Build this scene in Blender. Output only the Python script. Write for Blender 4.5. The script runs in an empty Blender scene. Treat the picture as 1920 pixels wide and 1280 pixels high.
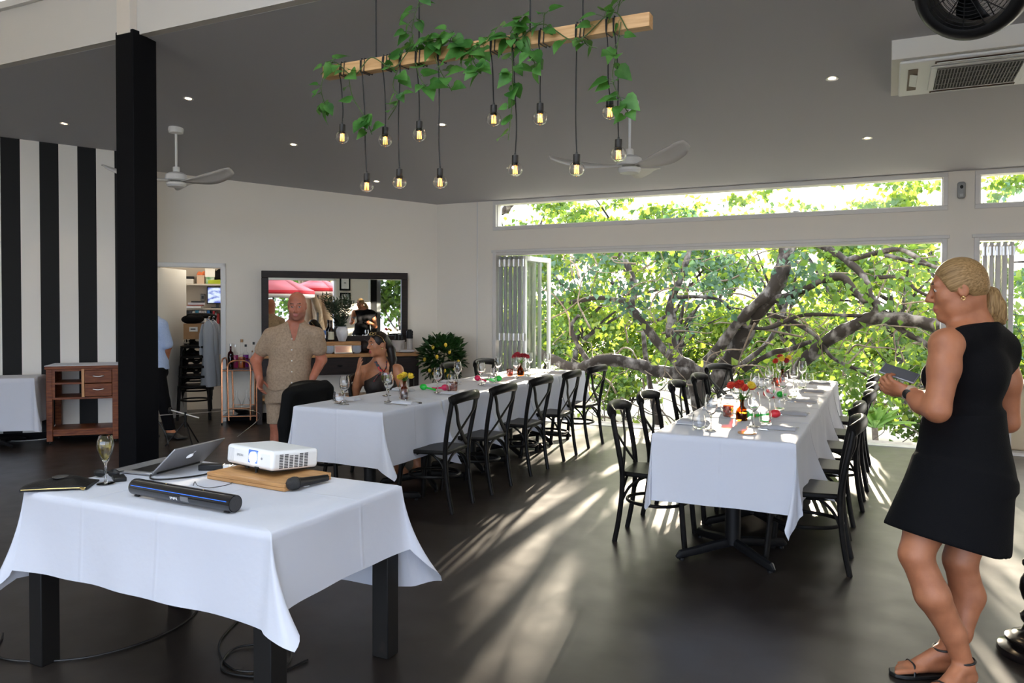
import bpy, bmesh, math, random
import numpy as np
from mathutils import Vector, Matrix, Euler
R_ = math.radians
scn = bpy.context.scene
COL = scn.collection

# ------------------------------------------------------------------ camera
cam_d = bpy.data.cameras.new('camera'); cam = bpy.data.objects.new('camera', cam_d); COL.objects.link(cam)
yaw, pit, rol = .451, .021, .003
fw = Vector((-math.sin(yaw)*math.cos(pit), math.cos(yaw)*math.cos(pit), -math.sin(pit)))
rt = Vector((math.cos(yaw), math.sin(yaw), 0)); up = rt.cross(fw)
rt, up = rt*math.cos(rol)+up*math.sin(rol), -rt*math.sin(rol)+up*math.cos(rol)
cam.matrix_world = Matrix(((rt.x, up.x, -fw.x, 0), (rt.y, up.y, -fw.y, 0), (rt.z, up.z, -fw.z, 1.475), (0, 0, 0, 1)))
cam_d.lens = 36*1449.5/1920; cam_d.sensor_width = 36; cam_d.shift_y = -34/1920
cam_d.clip_start = .05; cam_d.clip_end = 400
scn.camera = cam

# ------------------------------------------------------------------ world, sun, exposure
SUN = Vector((-.154, .976, .156)).normalized()     # towards the low afternoon sun
world = bpy.data.worlds.new('sky'); scn.world = world; world.use_nodes = True
wn = world.node_tree; wn.nodes.clear()
wo = wn.nodes.new('ShaderNodeOutputWorld'); bg = wn.nodes.new('ShaderNodeBackground')
geo = wn.nodes.new('ShaderNodeTexCoord')
nrm = wn.nodes.new('ShaderNodeVectorMath'); nrm.operation = 'NORMALIZE'
dot = wn.nodes.new('ShaderNodeVectorMath'); dot.operation = 'DOT_PRODUCT'; dot.inputs[1].default_value = SUN
rmp = wn.nodes.new('ShaderNodeValToRGB')
rmp.color_ramp.elements[0].position = 0.0; rmp.color_ramp.elements[0].color = (.68, .80, 1.0, 1)
rmp.color_ramp.elements[1].position = 1.0; rmp.color_ramp.elements[1].color = (1.0, .93, .80, 1)
e = rmp.color_ramp.elements.new(.55); e.color = (.80, .87, .98, 1)
mp = wn.nodes.new('ShaderNodeMapRange'); mp.inputs[1].default_value = -1; mp.inputs[2].default_value = 1
st = wn.nodes.new('ShaderNodeMapRange'); st.inputs[1].default_value = -.4; st.inputs[2].default_value = 1
st.inputs[3].default_value = 3.0; st.inputs[4].default_value = 2.6
wn.links.new(geo.outputs['Generated'], nrm.inputs[0]); wn.links.new(nrm.outputs[0], dot.inputs[0])
wn.links.new(dot.outputs['Value'], mp.inputs[0]); wn.links.new(mp.outputs[0], rmp.inputs[0])
wn.links.new(dot.outputs['Value'], st.inputs[0])
wn.links.new(rmp.outputs[0], bg.inputs[0]); wn.links.new(st.outputs[0], bg.inputs[1]); wn.links.new(bg.outputs[0], wo.inputs[0])
sd = bpy.data.lights.new('sun', 'SUN'); sd.energy = 30.0; sd.angle = R_(.65); sd.color = (1, .86, .66)
so = bpy.data.objects.new('sun', sd); COL.objects.link(so); so.rotation_euler = SUN.to_track_quat('Z', 'Y').to_euler(); so.location = (-3, 20, 8)
vs = scn.view_settings; vs.view_transform = 'Standard'; vs.look = 'None'; vs.exposure = 1.06; vs.gamma = 1; vs.use_curve_mapping = False
cy = scn.cycles
cy.max_bounces = 12; cy.diffuse_bounces = 5; cy.glossy_bounces = 4; cy.transmission_bounces = 10; cy.transparent_max_bounces = 16
cy.sample_clamp_indirect = 6; cy.caustics_reflective = False; cy.caustics_refractive = False; cy.blur_glossy = .5
try:
    cy.use_denoising = True
except Exception: pass

# ------------------------------------------------------------------ materials
def _pos(nt, space, scale=(1, 1, 1)):
    t = nt.nodes.new('ShaderNodeTexCoord'); m = nt.nodes.new('ShaderNodeMapping'); m.inputs['Scale'].default_value = scale
    nt.links.new(t.outputs[space], m.inputs[0]); return m.outputs[0]
def mat(name, col, rough=.5, metal=0, spec=.5, noise=0, nscale=8, col2=None, stretch=(1, 1, 1), bump=0, bscale=40, trans=0, emit=None, estr=0, coat=0, space='Object', sheen=0, detail=3, lo=.35, hi=.65):
    m = bpy.data.materials.new(name); m.use_nodes = True; nt = m.node_tree
    b = nt.nodes['Principled BSDF']
    b.inputs['Base Color'].default_value = (*col, 1); b.inputs['Roughness'].default_value = rough
    b.inputs['Metallic'].default_value = metal; b.inputs['Specular IOR Level'].default_value = spec
    if coat: b.inputs['Coat Weight'].default_value = coat; b.inputs['Coat Roughness'].default_value = .12
    if sheen: b.inputs['Sheen Weight'].default_value = sheen
    if trans: b.inputs['Transmission Weight'].default_value = trans
    if emit: b.inputs['Emission Color'].default_value = (*emit, 1); b.inputs['Emission Strength'].default_value = estr
    if col2 is not None:
        n = nt.nodes.new('ShaderNodeTexNoise'); n.inputs['Scale'].default_value = nscale; n.inputs['Detail'].default_value = detail
        nt.links.new(_pos(nt, space, stretch), n.inputs['Vector'])
        r = nt.nodes.new('ShaderNodeValToRGB'); r.color_ramp.elements[0].position = lo; r.color_ramp.elements[1].position = hi
        r.color_ramp.elements[0].color = (*col, 1); r.color_ramp.elements[1].color = (*col2, 1)
        nt.links.new(n.outputs['Fac'], r.inputs[0]); nt.links.new(r.outputs[0], b.inputs['Base Color'])
    if bump:
        n2 = nt.nodes.new('ShaderNodeTexNoise'); n2.inputs['Scale'].default_value = bscale; n2.inputs['Detail'].default_value = 4
        nt.links.new(_pos(nt, space, stretch), n2.inputs['Vector'])
        bp = nt.nodes.new('ShaderNodeBump'); bp.inputs['Strength'].default_value = bump; bp.inputs['Distance'].default_value = .01
        nt.links.new(n2.outputs['Fac'], bp.inputs['Height']); nt.links.new(bp.outputs[0], b.inputs['Normal'])
    return m
def glass(name, tint=(1, 1, 1), refl=.9, base=.03, edge=.62, top=.38):
    m = bpy.data.materials.new(name); m.use_nodes = True; nt = m.node_tree; nt.nodes.clear()
    o = nt.nodes.new('ShaderNodeOutputMaterial'); mix = nt.nodes.new('ShaderNodeMixShader')
    t = nt.nodes.new('ShaderNodeBsdfTransparent'); g = nt.nodes.new('ShaderNodeBsdfGlossy'); g.inputs['Roughness'].default_value = .04; g.inputs[0].default_value = (refl, refl, refl, 1)
    lw = nt.nodes.new('ShaderNodeLayerWeight'); lw.inputs['Blend'].default_value = .5
    mr = nt.nodes.new('ShaderNodeMapRange'); mr.inputs[3].default_value = base; mr.inputs[4].default_value = top
    pw = nt.nodes.new('ShaderNodeMath'); pw.operation = 'POWER'; pw.inputs[1].default_value = 3.0
    cm = nt.nodes.new('ShaderNodeMixRGB'); cm.inputs[1].default_value = (*tint, 1); cm.inputs[2].default_value = (*[c*edge for c in tint], 1)
    nt.links.new(lw.outputs['Facing'], pw.inputs[0]); nt.links.new(pw.outputs[0], mr.inputs[0]); nt.links.new(pw.outputs[0], cm.inputs[0]); nt.links.new(cm.outputs[0], t.inputs[0])
    nt.links.new(mr.outputs[0], mix.inputs[0]); nt.links.new(t.outputs[0], mix.inputs[1]); nt.links.new(g.outputs[0], mix.inputs[2])
    nt.links.new(mix.outputs[0], o.inputs[0]); return m
def leafmat(name, c1, c2, tr=(.35, .55, .08), k=.45, nscale=3.0, rough=.45):
    m = bpy.data.materials.new(name); m.use_nodes = True; nt = m.node_tree
    b = nt.nodes['Principled BSDF']; o = nt.nodes['Material Output']
    b.inputs['Roughness'].default_value = rough; b.inputs['Specular IOR Level'].default_value = .4
    n = nt.nodes.new('ShaderNodeTexNoise'); n.inputs['Scale'].default_value = nscale; n.inputs['Detail'].default_value = 5
    nt.links.new(_pos(nt, 'Object'), n.inputs['Vector'])
    r = nt.nodes.new('ShaderNodeValToRGB'); r.color_ramp.elements[0].position = .38; r.color_ramp.elements[1].position = .62
    r.color_ramp.elements[0].color = (*c1, 1); r.color_ramp.elements[1].color = (*c2, 1)
    nt.links.new(n.outputs['Fac'], r.inputs[0]); nt.links.new(r.outputs[0], b.inputs['Base Color'])
    t = nt.nodes.new('ShaderNodeBsdfTranslucent'); t.inputs[0].default_value = (*tr, 1)
    mx = nt.nodes.new('ShaderNodeMixShader'); mx.inputs[0].default_value = k
    nt.links.new(b.outputs[0], mx.inputs[1]); nt.links.new(t.outputs[0], mx.inputs[2]); nt.links.new(mx.outputs[0], o.inputs[0]); return m
M = {}
M['white_wall'] = mat('white_wall', (.84, .79, .705), .7, bump=.05, bscale=60)
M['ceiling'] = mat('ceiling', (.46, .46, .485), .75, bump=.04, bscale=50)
M['white_gloss'] = mat('white_gloss', (.78, .78, .77), .35)
M['grey_frame'] = mat('grey_frame', (.70, .68, .65), .4)
M['frame_trim'] = mat('frame_trim', (.34, .345, .35), .4, metal=.2)
M['black_paint'] = mat('black_paint', (.004, .004, .005), .65, spec=.08)
M['black_gloss'] = mat('black_gloss', (.006, .006, .0065), .3, spec=.4)
M['chair_black'] = mat('chair_black', (.006, .0055, .0055), .36, col2=(.011, .010, .0095), nscale=30, spec=.12)
M['iron'] = mat('iron', (.007, .007, .008), .45, spec=.2)
M['plastic_black'] = mat('plastic_black', (.006, .006, .0065), .4, spec=.4)
M['plastic_white'] = mat('plastic_white', (.82, .83, .84), .35)
M['dark_wood'] = mat('dark_wood', (.010, .006, .0055), .42, spec=.3, col2=(.020, .011, .009), nscale=6, stretch=(1, 12, 12))
M['red_wood'] = mat('red_wood', (.10, .022, .006), .45, spec=.25, col2=(.21, .060, .016), nscale=4, stretch=(2, 14, 14))
M['counter_wood'] = mat('counter_wood', (.34, .155, .05), .4, col2=(.48, .25, .09), nscale=4, stretch=(2, 16, 16))
M['pine'] = mat('pine', (.62, .34, .14), .5, col2=(.76, .47, .22), nscale=3, stretch=(1.5, 20, 20))
M['board_wood'] = mat('board_wood', (.42, .21, .075), .5, col2=(.55, .30, .12), nscale=4, stretch=(2, 18, 18))
M['copper'] = mat('copper', (.78, .36, .20), .25, metal=1)
M['steel'] = mat('steel', (.68, .67, .66), .28, metal=1)
M['alu'] = mat('alu', (.46, .46, .48), .42, metal=.85)
M['mirror'] = mat('mirror', (.93, .94, .94), .01, metal=1)
M['paper'] = mat('paper', (.80, .79, .76), .7)
M['china'] = mat('china', (.78, .79, .82), .25, coat=.2)
M['greyware'] = mat('greyware', (.55, .55, .56), .4)
M['cardboard'] = mat('cardboard', (.42, .24, .11), .7, col2=(.36, .2, .09), nscale=12)
M['fabric_black'] = mat('fabric_black', (.006, .006, .0065), .9, bump=.15, bscale=250, spec=.15)
M['glass'] = mat('clear_glass', (1, 1, 1), .0, trans=1); M['glass'].node_tree.nodes['Principled BSDF'].inputs['IOR'].default_value = 1.45
M['thin_glass'] = glass('thin_clear_glass')
M['pane'] = glass('window_glass', (.97, .99, .98), .6, .02, .8, .5)
M['amber'] = glass('amber_glass', (.66, .34, .08), .6, .03, .3, .25)
M['bulb'] = mat('bulb_glass', (1, .985, .96), .0, trans=1); M['bulb'].node_tree.nodes['Principled BSDF'].inputs['IOR'].default_value = 1.45
M['pinkglass'] = glass('rose_glass', (.95, .62, .52), .7, .12)
M['filament'] = mat('filament', (1, .5, .1), .5, emit=(1, .36, .05), estr=7)
M['downlight'] = mat('downlight', (1, .9, .7), .5, emit=(1, .72, .42), estr=7)
M['vine_leaf'] = leafmat('vine_leaf', (.025, .12, .018), (.13, .34, .08), (.18, .45, .06), .3, 9)
M['bark'] = mat('bark', (.030, .025, .022), .85, spec=.2, col2=(.19, .178, .17), nscale=7, bump=.6, bscale=25, detail=6, stretch=(1, 1, .7), lo=.50, hi=.70)
M['twig'] = mat('twig', (.10, .075, .05), .8, col2=(.2, .16, .12), nscale=14)
def wood_floor():
    m = bpy.data.materials.new('floor_boards'); m.use_nodes = True; nt = m.node_tree; b = nt.nodes['Principled BSDF']
    br = nt.nodes.new('ShaderNodeTexBrick'); br.inputs['Scale'].default_value = 1
    for k, v in (('Mortar Size', .0012), ('Brick Width', 2.4), ('Row Height', .18)): br.inputs[k].default_value = v
    br.inputs['Color1'].default_value = (.013, .009, .0075, 1); br.inputs['Color2'].default_value = (.018, .013, .0105, 1); br.inputs['Mortar'].default_value = (.012, .01, .009, 1)
    t = nt.nodes.new('ShaderNodeTexCoord'); mp = nt.nodes.new('ShaderNodeMapping'); mp.inputs['Rotation'].default_value = (0, 0, R_(90))
    nt.links.new(t.outputs['Object'], mp.inputs[0]); nt.links.new(mp.outputs[0], br.inputs['Vector'])
    n = nt.nodes.new('ShaderNodeTexNoise'); n.inputs['Scale'].default_value = 2.2; n.inputs['Detail'].default_value = 8; n.inputs['Roughness'].default_value = .65
    nt.links.new(t.outputs['Object'], n.inputs['Vector'])
    mx = nt.nodes.new('ShaderNodeMixRGB'); mx.blend_type = 'MIX'; mx.inputs[2].default_value = (.050, .043, .037, 1)
    mr = nt.nodes.new('ShaderNodeMapRange'); mr.inputs[1].default_value = .48; mr.inputs[2].default_value = .74; mr.inputs[4].default_value = .55
    nt.links.new(n.outputs['Fac'], mr.inputs[0]); nt.links.new(mr.outputs[0], mx.inputs[0]); nt.links.new(br.outputs['Color'], mx.inputs[1])
    nt.links.new(mx.outputs[0], b.inputs['Base Color'])
    n2 = nt.nodes.new('ShaderNodeTexNoise'); n2.inputs['Scale'].default_value = 5; n2.inputs['Detail'].default_value = 6
    nt.links.new(t.outputs['Object'], n2.inputs['Vector'])
    mr2 = nt.nodes.new('ShaderNodeMapRange'); mr2.inputs[3].default_value = .26; mr2.inputs[4].default_value = .44
    nt.links.new(n2.outputs['Fac'], mr2.inputs[0]); nt.links.new(mr2.outputs[0], b.inputs['Roughness'])
    b.inputs['Specular IOR Level'].default_value = .75
    bp = nt.nodes.new('ShaderNodeBump'); bp.inputs['Strength'].default_value = .12; bp.inputs['Distance'].default_value = .004
    nt.links.new(n2.outputs['Fac'], bp.inputs['Height']); nt.links.new(bp.outputs[0], b.inputs['Normal'])
    return m
M['floor'] = wood_floor()
def linen(name, col=(.62, .645, .735), creases=()):
    m = bpy.data.materials.new(name); m.use_nodes = True; nt = m.node_tree; b = nt.nodes['Principled BSDF']
    b.inputs['Base Color'].default_value = (*col, 1); b.inputs['Roughness'].default_value = .7; b.inputs['Specular IOR Level'].default_value = .4; b.inputs['Sheen Weight'].default_value = .25
    t = nt.nodes.new('ShaderNodeTexCoord'); n = nt.nodes.new('ShaderNodeTexNoise'); n.inputs['Scale'].default_value = 6; n.inputs['Detail'].default_value = 5
    nt.links.new(t.outputs['Object'], n.inputs['Vector']); h = n.outputs['Fac']
    sx = nt.nodes.new('ShaderNodeSeparateXYZ'); nt.links.new(t.outputs['Object'], sx.inputs[0])
    for ax, p in creases:      # ironed fold lines
        s = nt.nodes.new('ShaderNodeMath'); s.operation = 'SUBTRACT'; s.inputs[1].default_value = p; nt.links.new(sx.outputs[ax], s.inputs[0])
        a = nt.nodes.new('ShaderNodeMath'); a.operation = 'ABSOLUTE'; nt.links.new(s.outputs[0], a.inputs[0])
        r = nt.nodes.new('ShaderNodeMapRange'); r.inputs[1].default_value = 0; r.inputs[2].default_value = .012; r.inputs[3].default_value = .35; r.inputs[4].default_value = 0
        nt.links.new(a.outputs[0], r.inputs[0])
        d = nt.nodes.new('ShaderNodeMath'); d.operation = 'ADD'; nt.links.new(h, d.inputs[0]); nt.links.new(r.outputs[0], d.inputs[1]); h = d.outputs[0]
    bp = nt.nodes.new('ShaderNodeBump'); bp.inputs['Strength'].default_value = .45; bp.inputs['Distance'].default_value = .012
    nt.links.new(h, bp.inputs['Height']); nt.links.new(bp.outputs[0], b.inputs['Normal'])
    tr = nt.nodes.new('ShaderNodeBsdfTranslucent'); tr.inputs[0].default_value = (.75, .73, .70, 1)
    mx = nt.nodes.new('ShaderNodeMixShader'); mx.inputs[0].default_value = .12
    nt.links.new(b.outputs[0], mx.inputs[1]); nt.links.new(tr.outputs[0], mx.inputs[2]); nt.links.new(mx.outputs[0], nt.nodes['Material Output'].inputs[0])
    return m
M['linen'] = linen('white_linen', creases=((0, 0.0), (1, 0.0)))
M['linen3'] = linen('white_linen_folds', creases=((0, -.3), (0, 0.12), (1, .1)))
M['napkin'] = linen('napkin_linen', (.60, .61, .66))

M['napkin_grey'] = linen('grey_napkin_linen', (.40, .41, .45))  # white napkin linen, shade on the right table put into its colour
# ------------------------------------------------------------------ mesh builder
class MB:
    def __init__(s): s.v = []; s.f = []; s.mi = []; s.cur = 0
    def add(s, vs, fs):
        o = len(s.v); s.v += [tuple(p) for p in vs]; s.f += [tuple(i+o for i in f) for f in fs]; s.mi += [s.cur]*len(fs); return s
    def box(s, c, d, rot=None):
        x, y, z = d[0]/2, d[1]/2, d[2]/2
        vs = [Vector(p) for p in ((-x,-y,-z),(x,-y,-z),(x,y,-z),(-x,y,-z),(-x,-y,z),(x,-y,z),(x,y,z),(-x,y,z))]
        if rot is not None:
            m = rot if isinstance(rot, Matrix) else Euler(rot).to_matrix()
            vs = [m @ v for v in vs]
        c = Vector(c); return s.add([v+c for v in vs], [(3,2,1,0),(4,5,6,7),(0,1,5,4),(1,2,6,5),(2,3,7,6),(3,0,4,7)])
    def bx(s, x0, x1, y0, y1, z0, z1): return s.box(((x0+x1)/2,(y0+y1)/2,(z0+z1)/2), (x1-x0,y1-y0,z1-z0))
    def prism(s, poly, z0, z1):
        n = len(poly); vs = [(p[0],p[1],z0) for p in poly]+[(p[0],p[1],z1) for p in poly]
        return s.add(vs, [tuple(range(n-1,-1,-1)), tuple(range(n,2*n))]+[(i,(i+1)%n,n+(i+1)%n,n+i) for i in range(n)])
    def tube(s, pts, r, n=8, cap=True, closed=False, flat=1.0, upv=None):
        pts = [Vector(p) for p in pts]; m = len(pts)
        rs = r if isinstance(r, (list, tuple)) else [r]*m
        vs = []; prev = None
        for i, p in enumerate(pts):
            if closed: t = pts[(i+1) % m]-pts[i-1]
            else: t = pts[min(i+1, m-1)]-pts[max(i-1, 0)]
            if t.length < 1e-9: t = Vector((0,0,1))
            t.normalize()
            if upv is not None: a = Vector(upv)-t*t.dot(Vector(upv))
            elif prev is None: a = t.orthogonal()
            else: a = prev-t*t.dot(prev)
            if a.length < 1e-6: a = t.orthogonal()
            a.normalize(); prev = a; b = t.cross(a)
            for k in range(n):
                an = 2*math.pi*k/n; vs.append(p+a*(math.cos(an)*rs[i])+b*(math.sin(an)*rs[i]*flat))
        fs = []
        for i in range(m if closed else m-1):
            j = (i+1) % m
            for k in range(n): fs.append((i*n+k, i*n+(k+1) % n, j*n+(k+1) % n, j*n+k))
        if cap and not closed: fs += [tuple(range(n-1,-1,-1)), tuple((m-1)*n+k for k in range(n))]
        return s.add(vs, fs)
    def cyl(s, a, b, r0, r1=None, n=16): return s.tube([a, b], [r0, r0 if r1 is None else r1], n)
    def lathe(s, prof, c=(0,0,0), n=20, axis=None, cap0=False, cap1=False):
        vs = []; c = Vector(c); q = None if axis is None else Vector(axis).to_track_quat('Z', 'Y')
        for r, z in prof:
            for k in range(n):
                a = 2*math.pi*k/n; v = Vector((r*math.cos(a), r*math.sin(a), z)); vs.append(c+(q @ v if q else v))
        fs = [(i*n+k, i*n+(k+1) % n, (i+1)*n+(k+1) % n, (i+1)*n+k) for i in range(len(prof)-1) for k in range(n)]
        if cap0: fs.append(tuple(range(n-1,-1,-1)))
        if cap1: fs.append(tuple((len(prof)-1)*n+k for k in range(n)))
        return s.add(vs, fs)
    def ball(s, c, r, n=12, m=8, rot=None):
        r = (r, r, r) if isinstance(r, (int, float)) else r; vs = []; fs = []
        for i in range(m+1):
            th = math.pi*i/m
            for k in range(n):
                a = 2*math.pi*k/n; v = Vector((math.sin(th)*math.cos(a)*r[0], math.sin(th)*math.sin(a)*r[1], math.cos(th)*r[2]))
                if rot is not None: v = rot @ v
                vs.append(Vector(c)+v)
        for i in range(m):
            for k in range(n): fs.append((i*n+k, (i+1)*n+k, (i+1)*n+(k+1) % n, i*n+(k+1) % n))
        return s.add(vs, fs)
    def leaf(s, p, d, nrm_, L, W, fold=.15, droop=.25, heart=False):
        d = Vector(d).normalized(); nn = Vector(nrm_); nn = nn-d*nn.dot(d)
        if nn.length < 1e-4: nn = d.orthogonal()
        nn.normalize(); sd_ = d.cross(nn); p = Vector(p)
        if heart: row = ((0,.0),(-.06,.30),(.12,.50),(.40,.46),(.70,.24),(1.0,0))
        else: row = ((0,.0),(.25,.40),(.55,.46),(.8,.25),(1.0,0))
        vs = []
        for t, w in row:
            c = p+d*(L*t)-nn*(droop*L*t*t)
            vs += [c-sd_*(w*W)+nn*(fold*w*W), p+d*(L*max(t,0))-nn*(droop*L*t*t), c+sd_*(w*W)+nn*(fold*w*W)]
        fs = []
        for i in range(len(row)-1):
            fs += [(i*3, i*3+1, i*3+4, i*3+3), (i*3+1, i*3+2, i*3+5, i*3+4)]
        return s.add(vs, fs)
    def build(s, name, m, parent=None, smooth=35, bevel=0, loc=None, rotz=None, seg=2):
        me = bpy.data.meshes.new(name); me.from_pydata(s.v, [], s.f)
        ms = m if isinstance(m, (list, tuple)) else [m]
        for x in ms: me.materials.append(x)
        if len(ms) > 1: me.polygons.foreach_set('material_index', s.mi)
        me.update(); return link(name, me, parent, smooth, bevel, loc, rotz, seg)
WORLD = set()        # things whose parts are given in room coordinates
def link(name, me, parent=None, smooth=35, bevel=0, loc=None, rotz=None, seg=2):
    if smooth:
        me.polygons.foreach_set('use_smooth', [True]*len(me.polygons))
        if smooth < 180:
            try: me.set_sharp_from_angle(angle=R_(smooth))
            except Exception: pass
    o = bpy.data.objects.new(name, me); COL.objects.link(o)
    if parent is not None:
        o.parent = parent
        if parent.name in WORLD: o.matrix_parent_inverse = Matrix.Translation(-Vector(parent.location))
    if loc is not None: o.location = loc
    if rotz is not None: o.rotation_euler = (0, 0, rotz)
    if bevel:
        b = o.modifiers.new('bevel', 'BEVEL'); b.width = bevel; b.segments = seg; b.limit_method = 'ANGLE'; b.angle_limit = R_(40)
    return o
def tag(o, label, cat, group=None):
    o['label'] = label; o['category'] = cat
    if group: o['group'] = group
    return o
def thing(name, label, cat, loc=(0,0,0), rotz=0, group=None):
    o = bpy.data.objects.new(name, None); COL.objects.link(o); o.empty_display_size = .1
    o.location = loc; o.rotation_euler = (0, 0, rotz); return tag(o, label, cat, group)
def struct(name, mb, m, **k):
    o = mb.build(name, m, **k); o['kind'] = 'structure'; return o
KIDS = {}
def kids(o): return [c for c in bpy.data.objects if c.parent == o]
def dup(root, loc, rotz, label, group=None):
    def cp(o, par):
        c = o.copy(); COL.objects.link(c)
        if par is not None: c.parent = par
        if o.name not in KIDS: KIDS[o.name] = kids(o)
        for ch in KIDS[o.name]: cp(ch, c)
        return c
    r = cp(root, None); r.location = loc; r.rotation_euler = (0, 0, rotz); r['label'] = label
    if group: r['group'] = group
    return r
def bez(pts, n=8):
    pts = [Vector(p) for p in pts]; out = []
    P = [pts[0]*2-pts[1]]+pts+[pts[-1]*2-pts[-2]]
    for i in range(1, len(P)-2):
        for k in range(n):
            t = k/n; a, b, c, d = P[i-1], P[i], P[i+1], P[i+2]
            out.append(.5*((2*b)+(c-a)*t+(2*a-5*b+4*c-d)*t*t+(3*b-a-3*c+d)*t**3))
    out.append(pts[-1]); return out
ORD = ('nearest the camera', 'second from near end', 'third from near end', 'fourth from near end', 'at the far end')
# ------------------------------------------------------------------ the room
TH = R_(43.5); D = Vector((math.cos(TH), math.sin(TH), 0)); N = Vector((math.sin(TH), -math.cos(TH), 0))
PM = Vector((-5.615, 9.206, 0)); PS = Vector((-8.305, 5.566, 0)); W = 9.206; UZ = Vector((0, 0, 1))
def mw(u, o=0, z=0): return PM+D*u+N*o+UZ*z           # along the mirror wall, out from it, up
def sw(u, o=0, z=0): return PS+D*u+N*o+UZ*z           # the same from the striped wall
def ceilz(y): return 2.89+.105*(W-y)
def wbox(mb, f, u0, u1, o0, o1, z0, z1):
    a, b = f((u0+u1)/2, (o0+o1)/2, (z0+z1)/2), (abs(u1-u0), abs(o1-o0), abs(z1-z0))
    return mb.box(a, b, (0, 0, TH))
R0 = Vector((.9, -.75, 0)); RD = Vector((2.3, 2.0, 0)).normalized(); RN = Vector((-RD.y, RD.x, 0)); RTH = math.atan2(RD.y, RD.x)
def rw(s, o=0, z=0): return R0+RD*s+RN*o+UZ*z         # the terrace wall behind the camera
def rbox(mb, s0, s1, o0, o1, z0, z1): return mb.box(rw((s0+s1)/2, (o0+o1)/2, (z0+z1)/2), (s1-s0, o1-o0, z1-z0), (0, 0, RTH))

# floor
mb = MB(); mb.bx(-12, 6, -8, W+.02, -.12, 0); struct('floor', mb, M['floor'])
mb = MB(); mb.bx(-4.74, 4.6, W-.06, W+.10, -.02, .006); struct('trim_1', mb, M['alu'], bevel=.002)
mb = MB(); mb.bx(-5.6, 5.5, W+.10, W+.45, -.15, -.02); struct('trim_2', mb, mat('deck_edge', (.30, .28, .26), .7, col2=(.4, .37, .34), nscale=20))
# sloping ceiling, the upper wall and the higher ceiling in front of it
mb = MB(); ys = (W+.17, 3.97); z0, z1 = ceilz(ys[0]), ceilz(ys[1])
mb.add([(-12, ys[0], z0), (6, ys[0], z0), (6, ys[1], z1), (-12, ys[1], z1), (-12, ys[0], z0+.12), (6, ys[0], z0+.12), (6, ys[1], z1+.12), (-12, ys[1], z1+.12)],
       [(0, 1, 2, 3), (7, 6, 5, 4), (0, 4, 5, 1), (1, 5, 6, 2), (2, 6, 7, 3), (3, 7, 4, 0)])
struct('ceiling', mb, M['ceiling'])
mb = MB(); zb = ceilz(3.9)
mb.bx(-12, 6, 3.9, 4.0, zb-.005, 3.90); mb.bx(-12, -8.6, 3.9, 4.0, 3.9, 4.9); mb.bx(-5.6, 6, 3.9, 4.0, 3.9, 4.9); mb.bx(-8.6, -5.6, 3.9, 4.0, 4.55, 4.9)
struct('wall_upper', mb, mat('upper_wall', (.60, .575, .54), .7, bump=.05, bscale=60))  # the white wall paint, darkened to offset the strong skylight
mb = MB(); mb.bx(-8.6, -5.6, 3.86, 3.99, 3.87, 3.93); mb.bx(-8.6, -5.6, 3.86, 3.99, 4.5, 4.56); mb.bx(-5.66, -5.6, 3.86, 3.99, 3.93, 4.5); mb.bx(-8.6, -8.54, 3.86, 3.99, 3.93, 4.5)
w3 = struct('window_3', mb, M['grey_frame'], bevel=.004)
mb = MB(); mb.bx(-8.54, -5.66, 3.92, 3.93, 3.93, 4.5); mb.build('pane', M['pane'], w3)
sx0, sx1, sy0, sy1 = -3.9, .3, -1.8, 1.8
mb = MB(); mb.bx(-12, sx0, -8, 4.0, 4.9, 5.0); mb.bx(sx1, 6, -8, 4.0, 4.9, 5.0); mb.bx(sx0, sx1, sy1, 4.0, 4.9, 5.0); mb.bx(sx0, sx1, -8, sy0, 4.9, 5.0); struct('ceiling_front', mb, M['white_wall'])
mb = MB()          # unseen skylight, added to light the table tops and hall from above
for k in range(5): x = sx0+k*(sx1-sx0)/4; mb.bx(x-.03, x+.03, sy0, sy1, 4.86, 5.04)
for y in (sy0, 0, sy1): mb.bx(sx0-.03, sx1+.03, y-.03, y+.03, 4.86, 5.04)
w4 = struct('window_4', mb, M['grey_frame']); mb = MB(); mb.bx(sx0, sx1, sy0, sy1, 5.0, 5.006); mb.build('pane', M['pane'], w4)  # window_4 is the added unseen skylight, frame and pane
mb = MB(); mb.bx(-5.06, -4.92, 3.84, 3.9, zb-.005, 4.9); struct('trim_3', mb, mat('pilaster_cream', (.66, .60, .53), .6), bevel=.003)
mb = MB(); mb.bx(-5.082, -4.895, 3.845, 4.045, 0, zb+.02); struct('column', mb, M['black_paint'], bevel=.006)

# mirror wall with the storeroom doorway, and the small return beside the striped wall
mb = MB(); wbox(mb, mw, -2.79, .0, -.12, 0, 0, 3.45); wbox(mb, mw, -3.62, -2.79, -.12, 0, 1.985, 3.45); wbox(mb, mw, -3.74, -3.62, -.12, 0, 0, 3.45)
struct('wall_back', mb, M['white_wall'])
mb = MB(); wbox(mb, sw, .73, .79, -.90, 0, 0, 3.45); struct('wall_return', mb, M['white_wall'])
mb = MB(); wbox(mb, mw, -2.79, .0, 0, .014, 0, .09); struct('baseboard_back', mb, M['black_paint'], bevel=.003)
mb = MB()
wbox(mb, mw, -3.62, -2.752, 0, .022, 1.972, 2.022); wbox(mb, mw, -2.80, -2.752, 0, .022, 0, 2.022); wbox(mb, mw, -2.815, -2.79, -.13, .012, 0, 1.985); wbox(mb, mw, -3.62, -2.79, -.13, .012, 1.965, 1.985)
struct('trim_4', mb, M['white_gloss'], bevel=.003)
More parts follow.
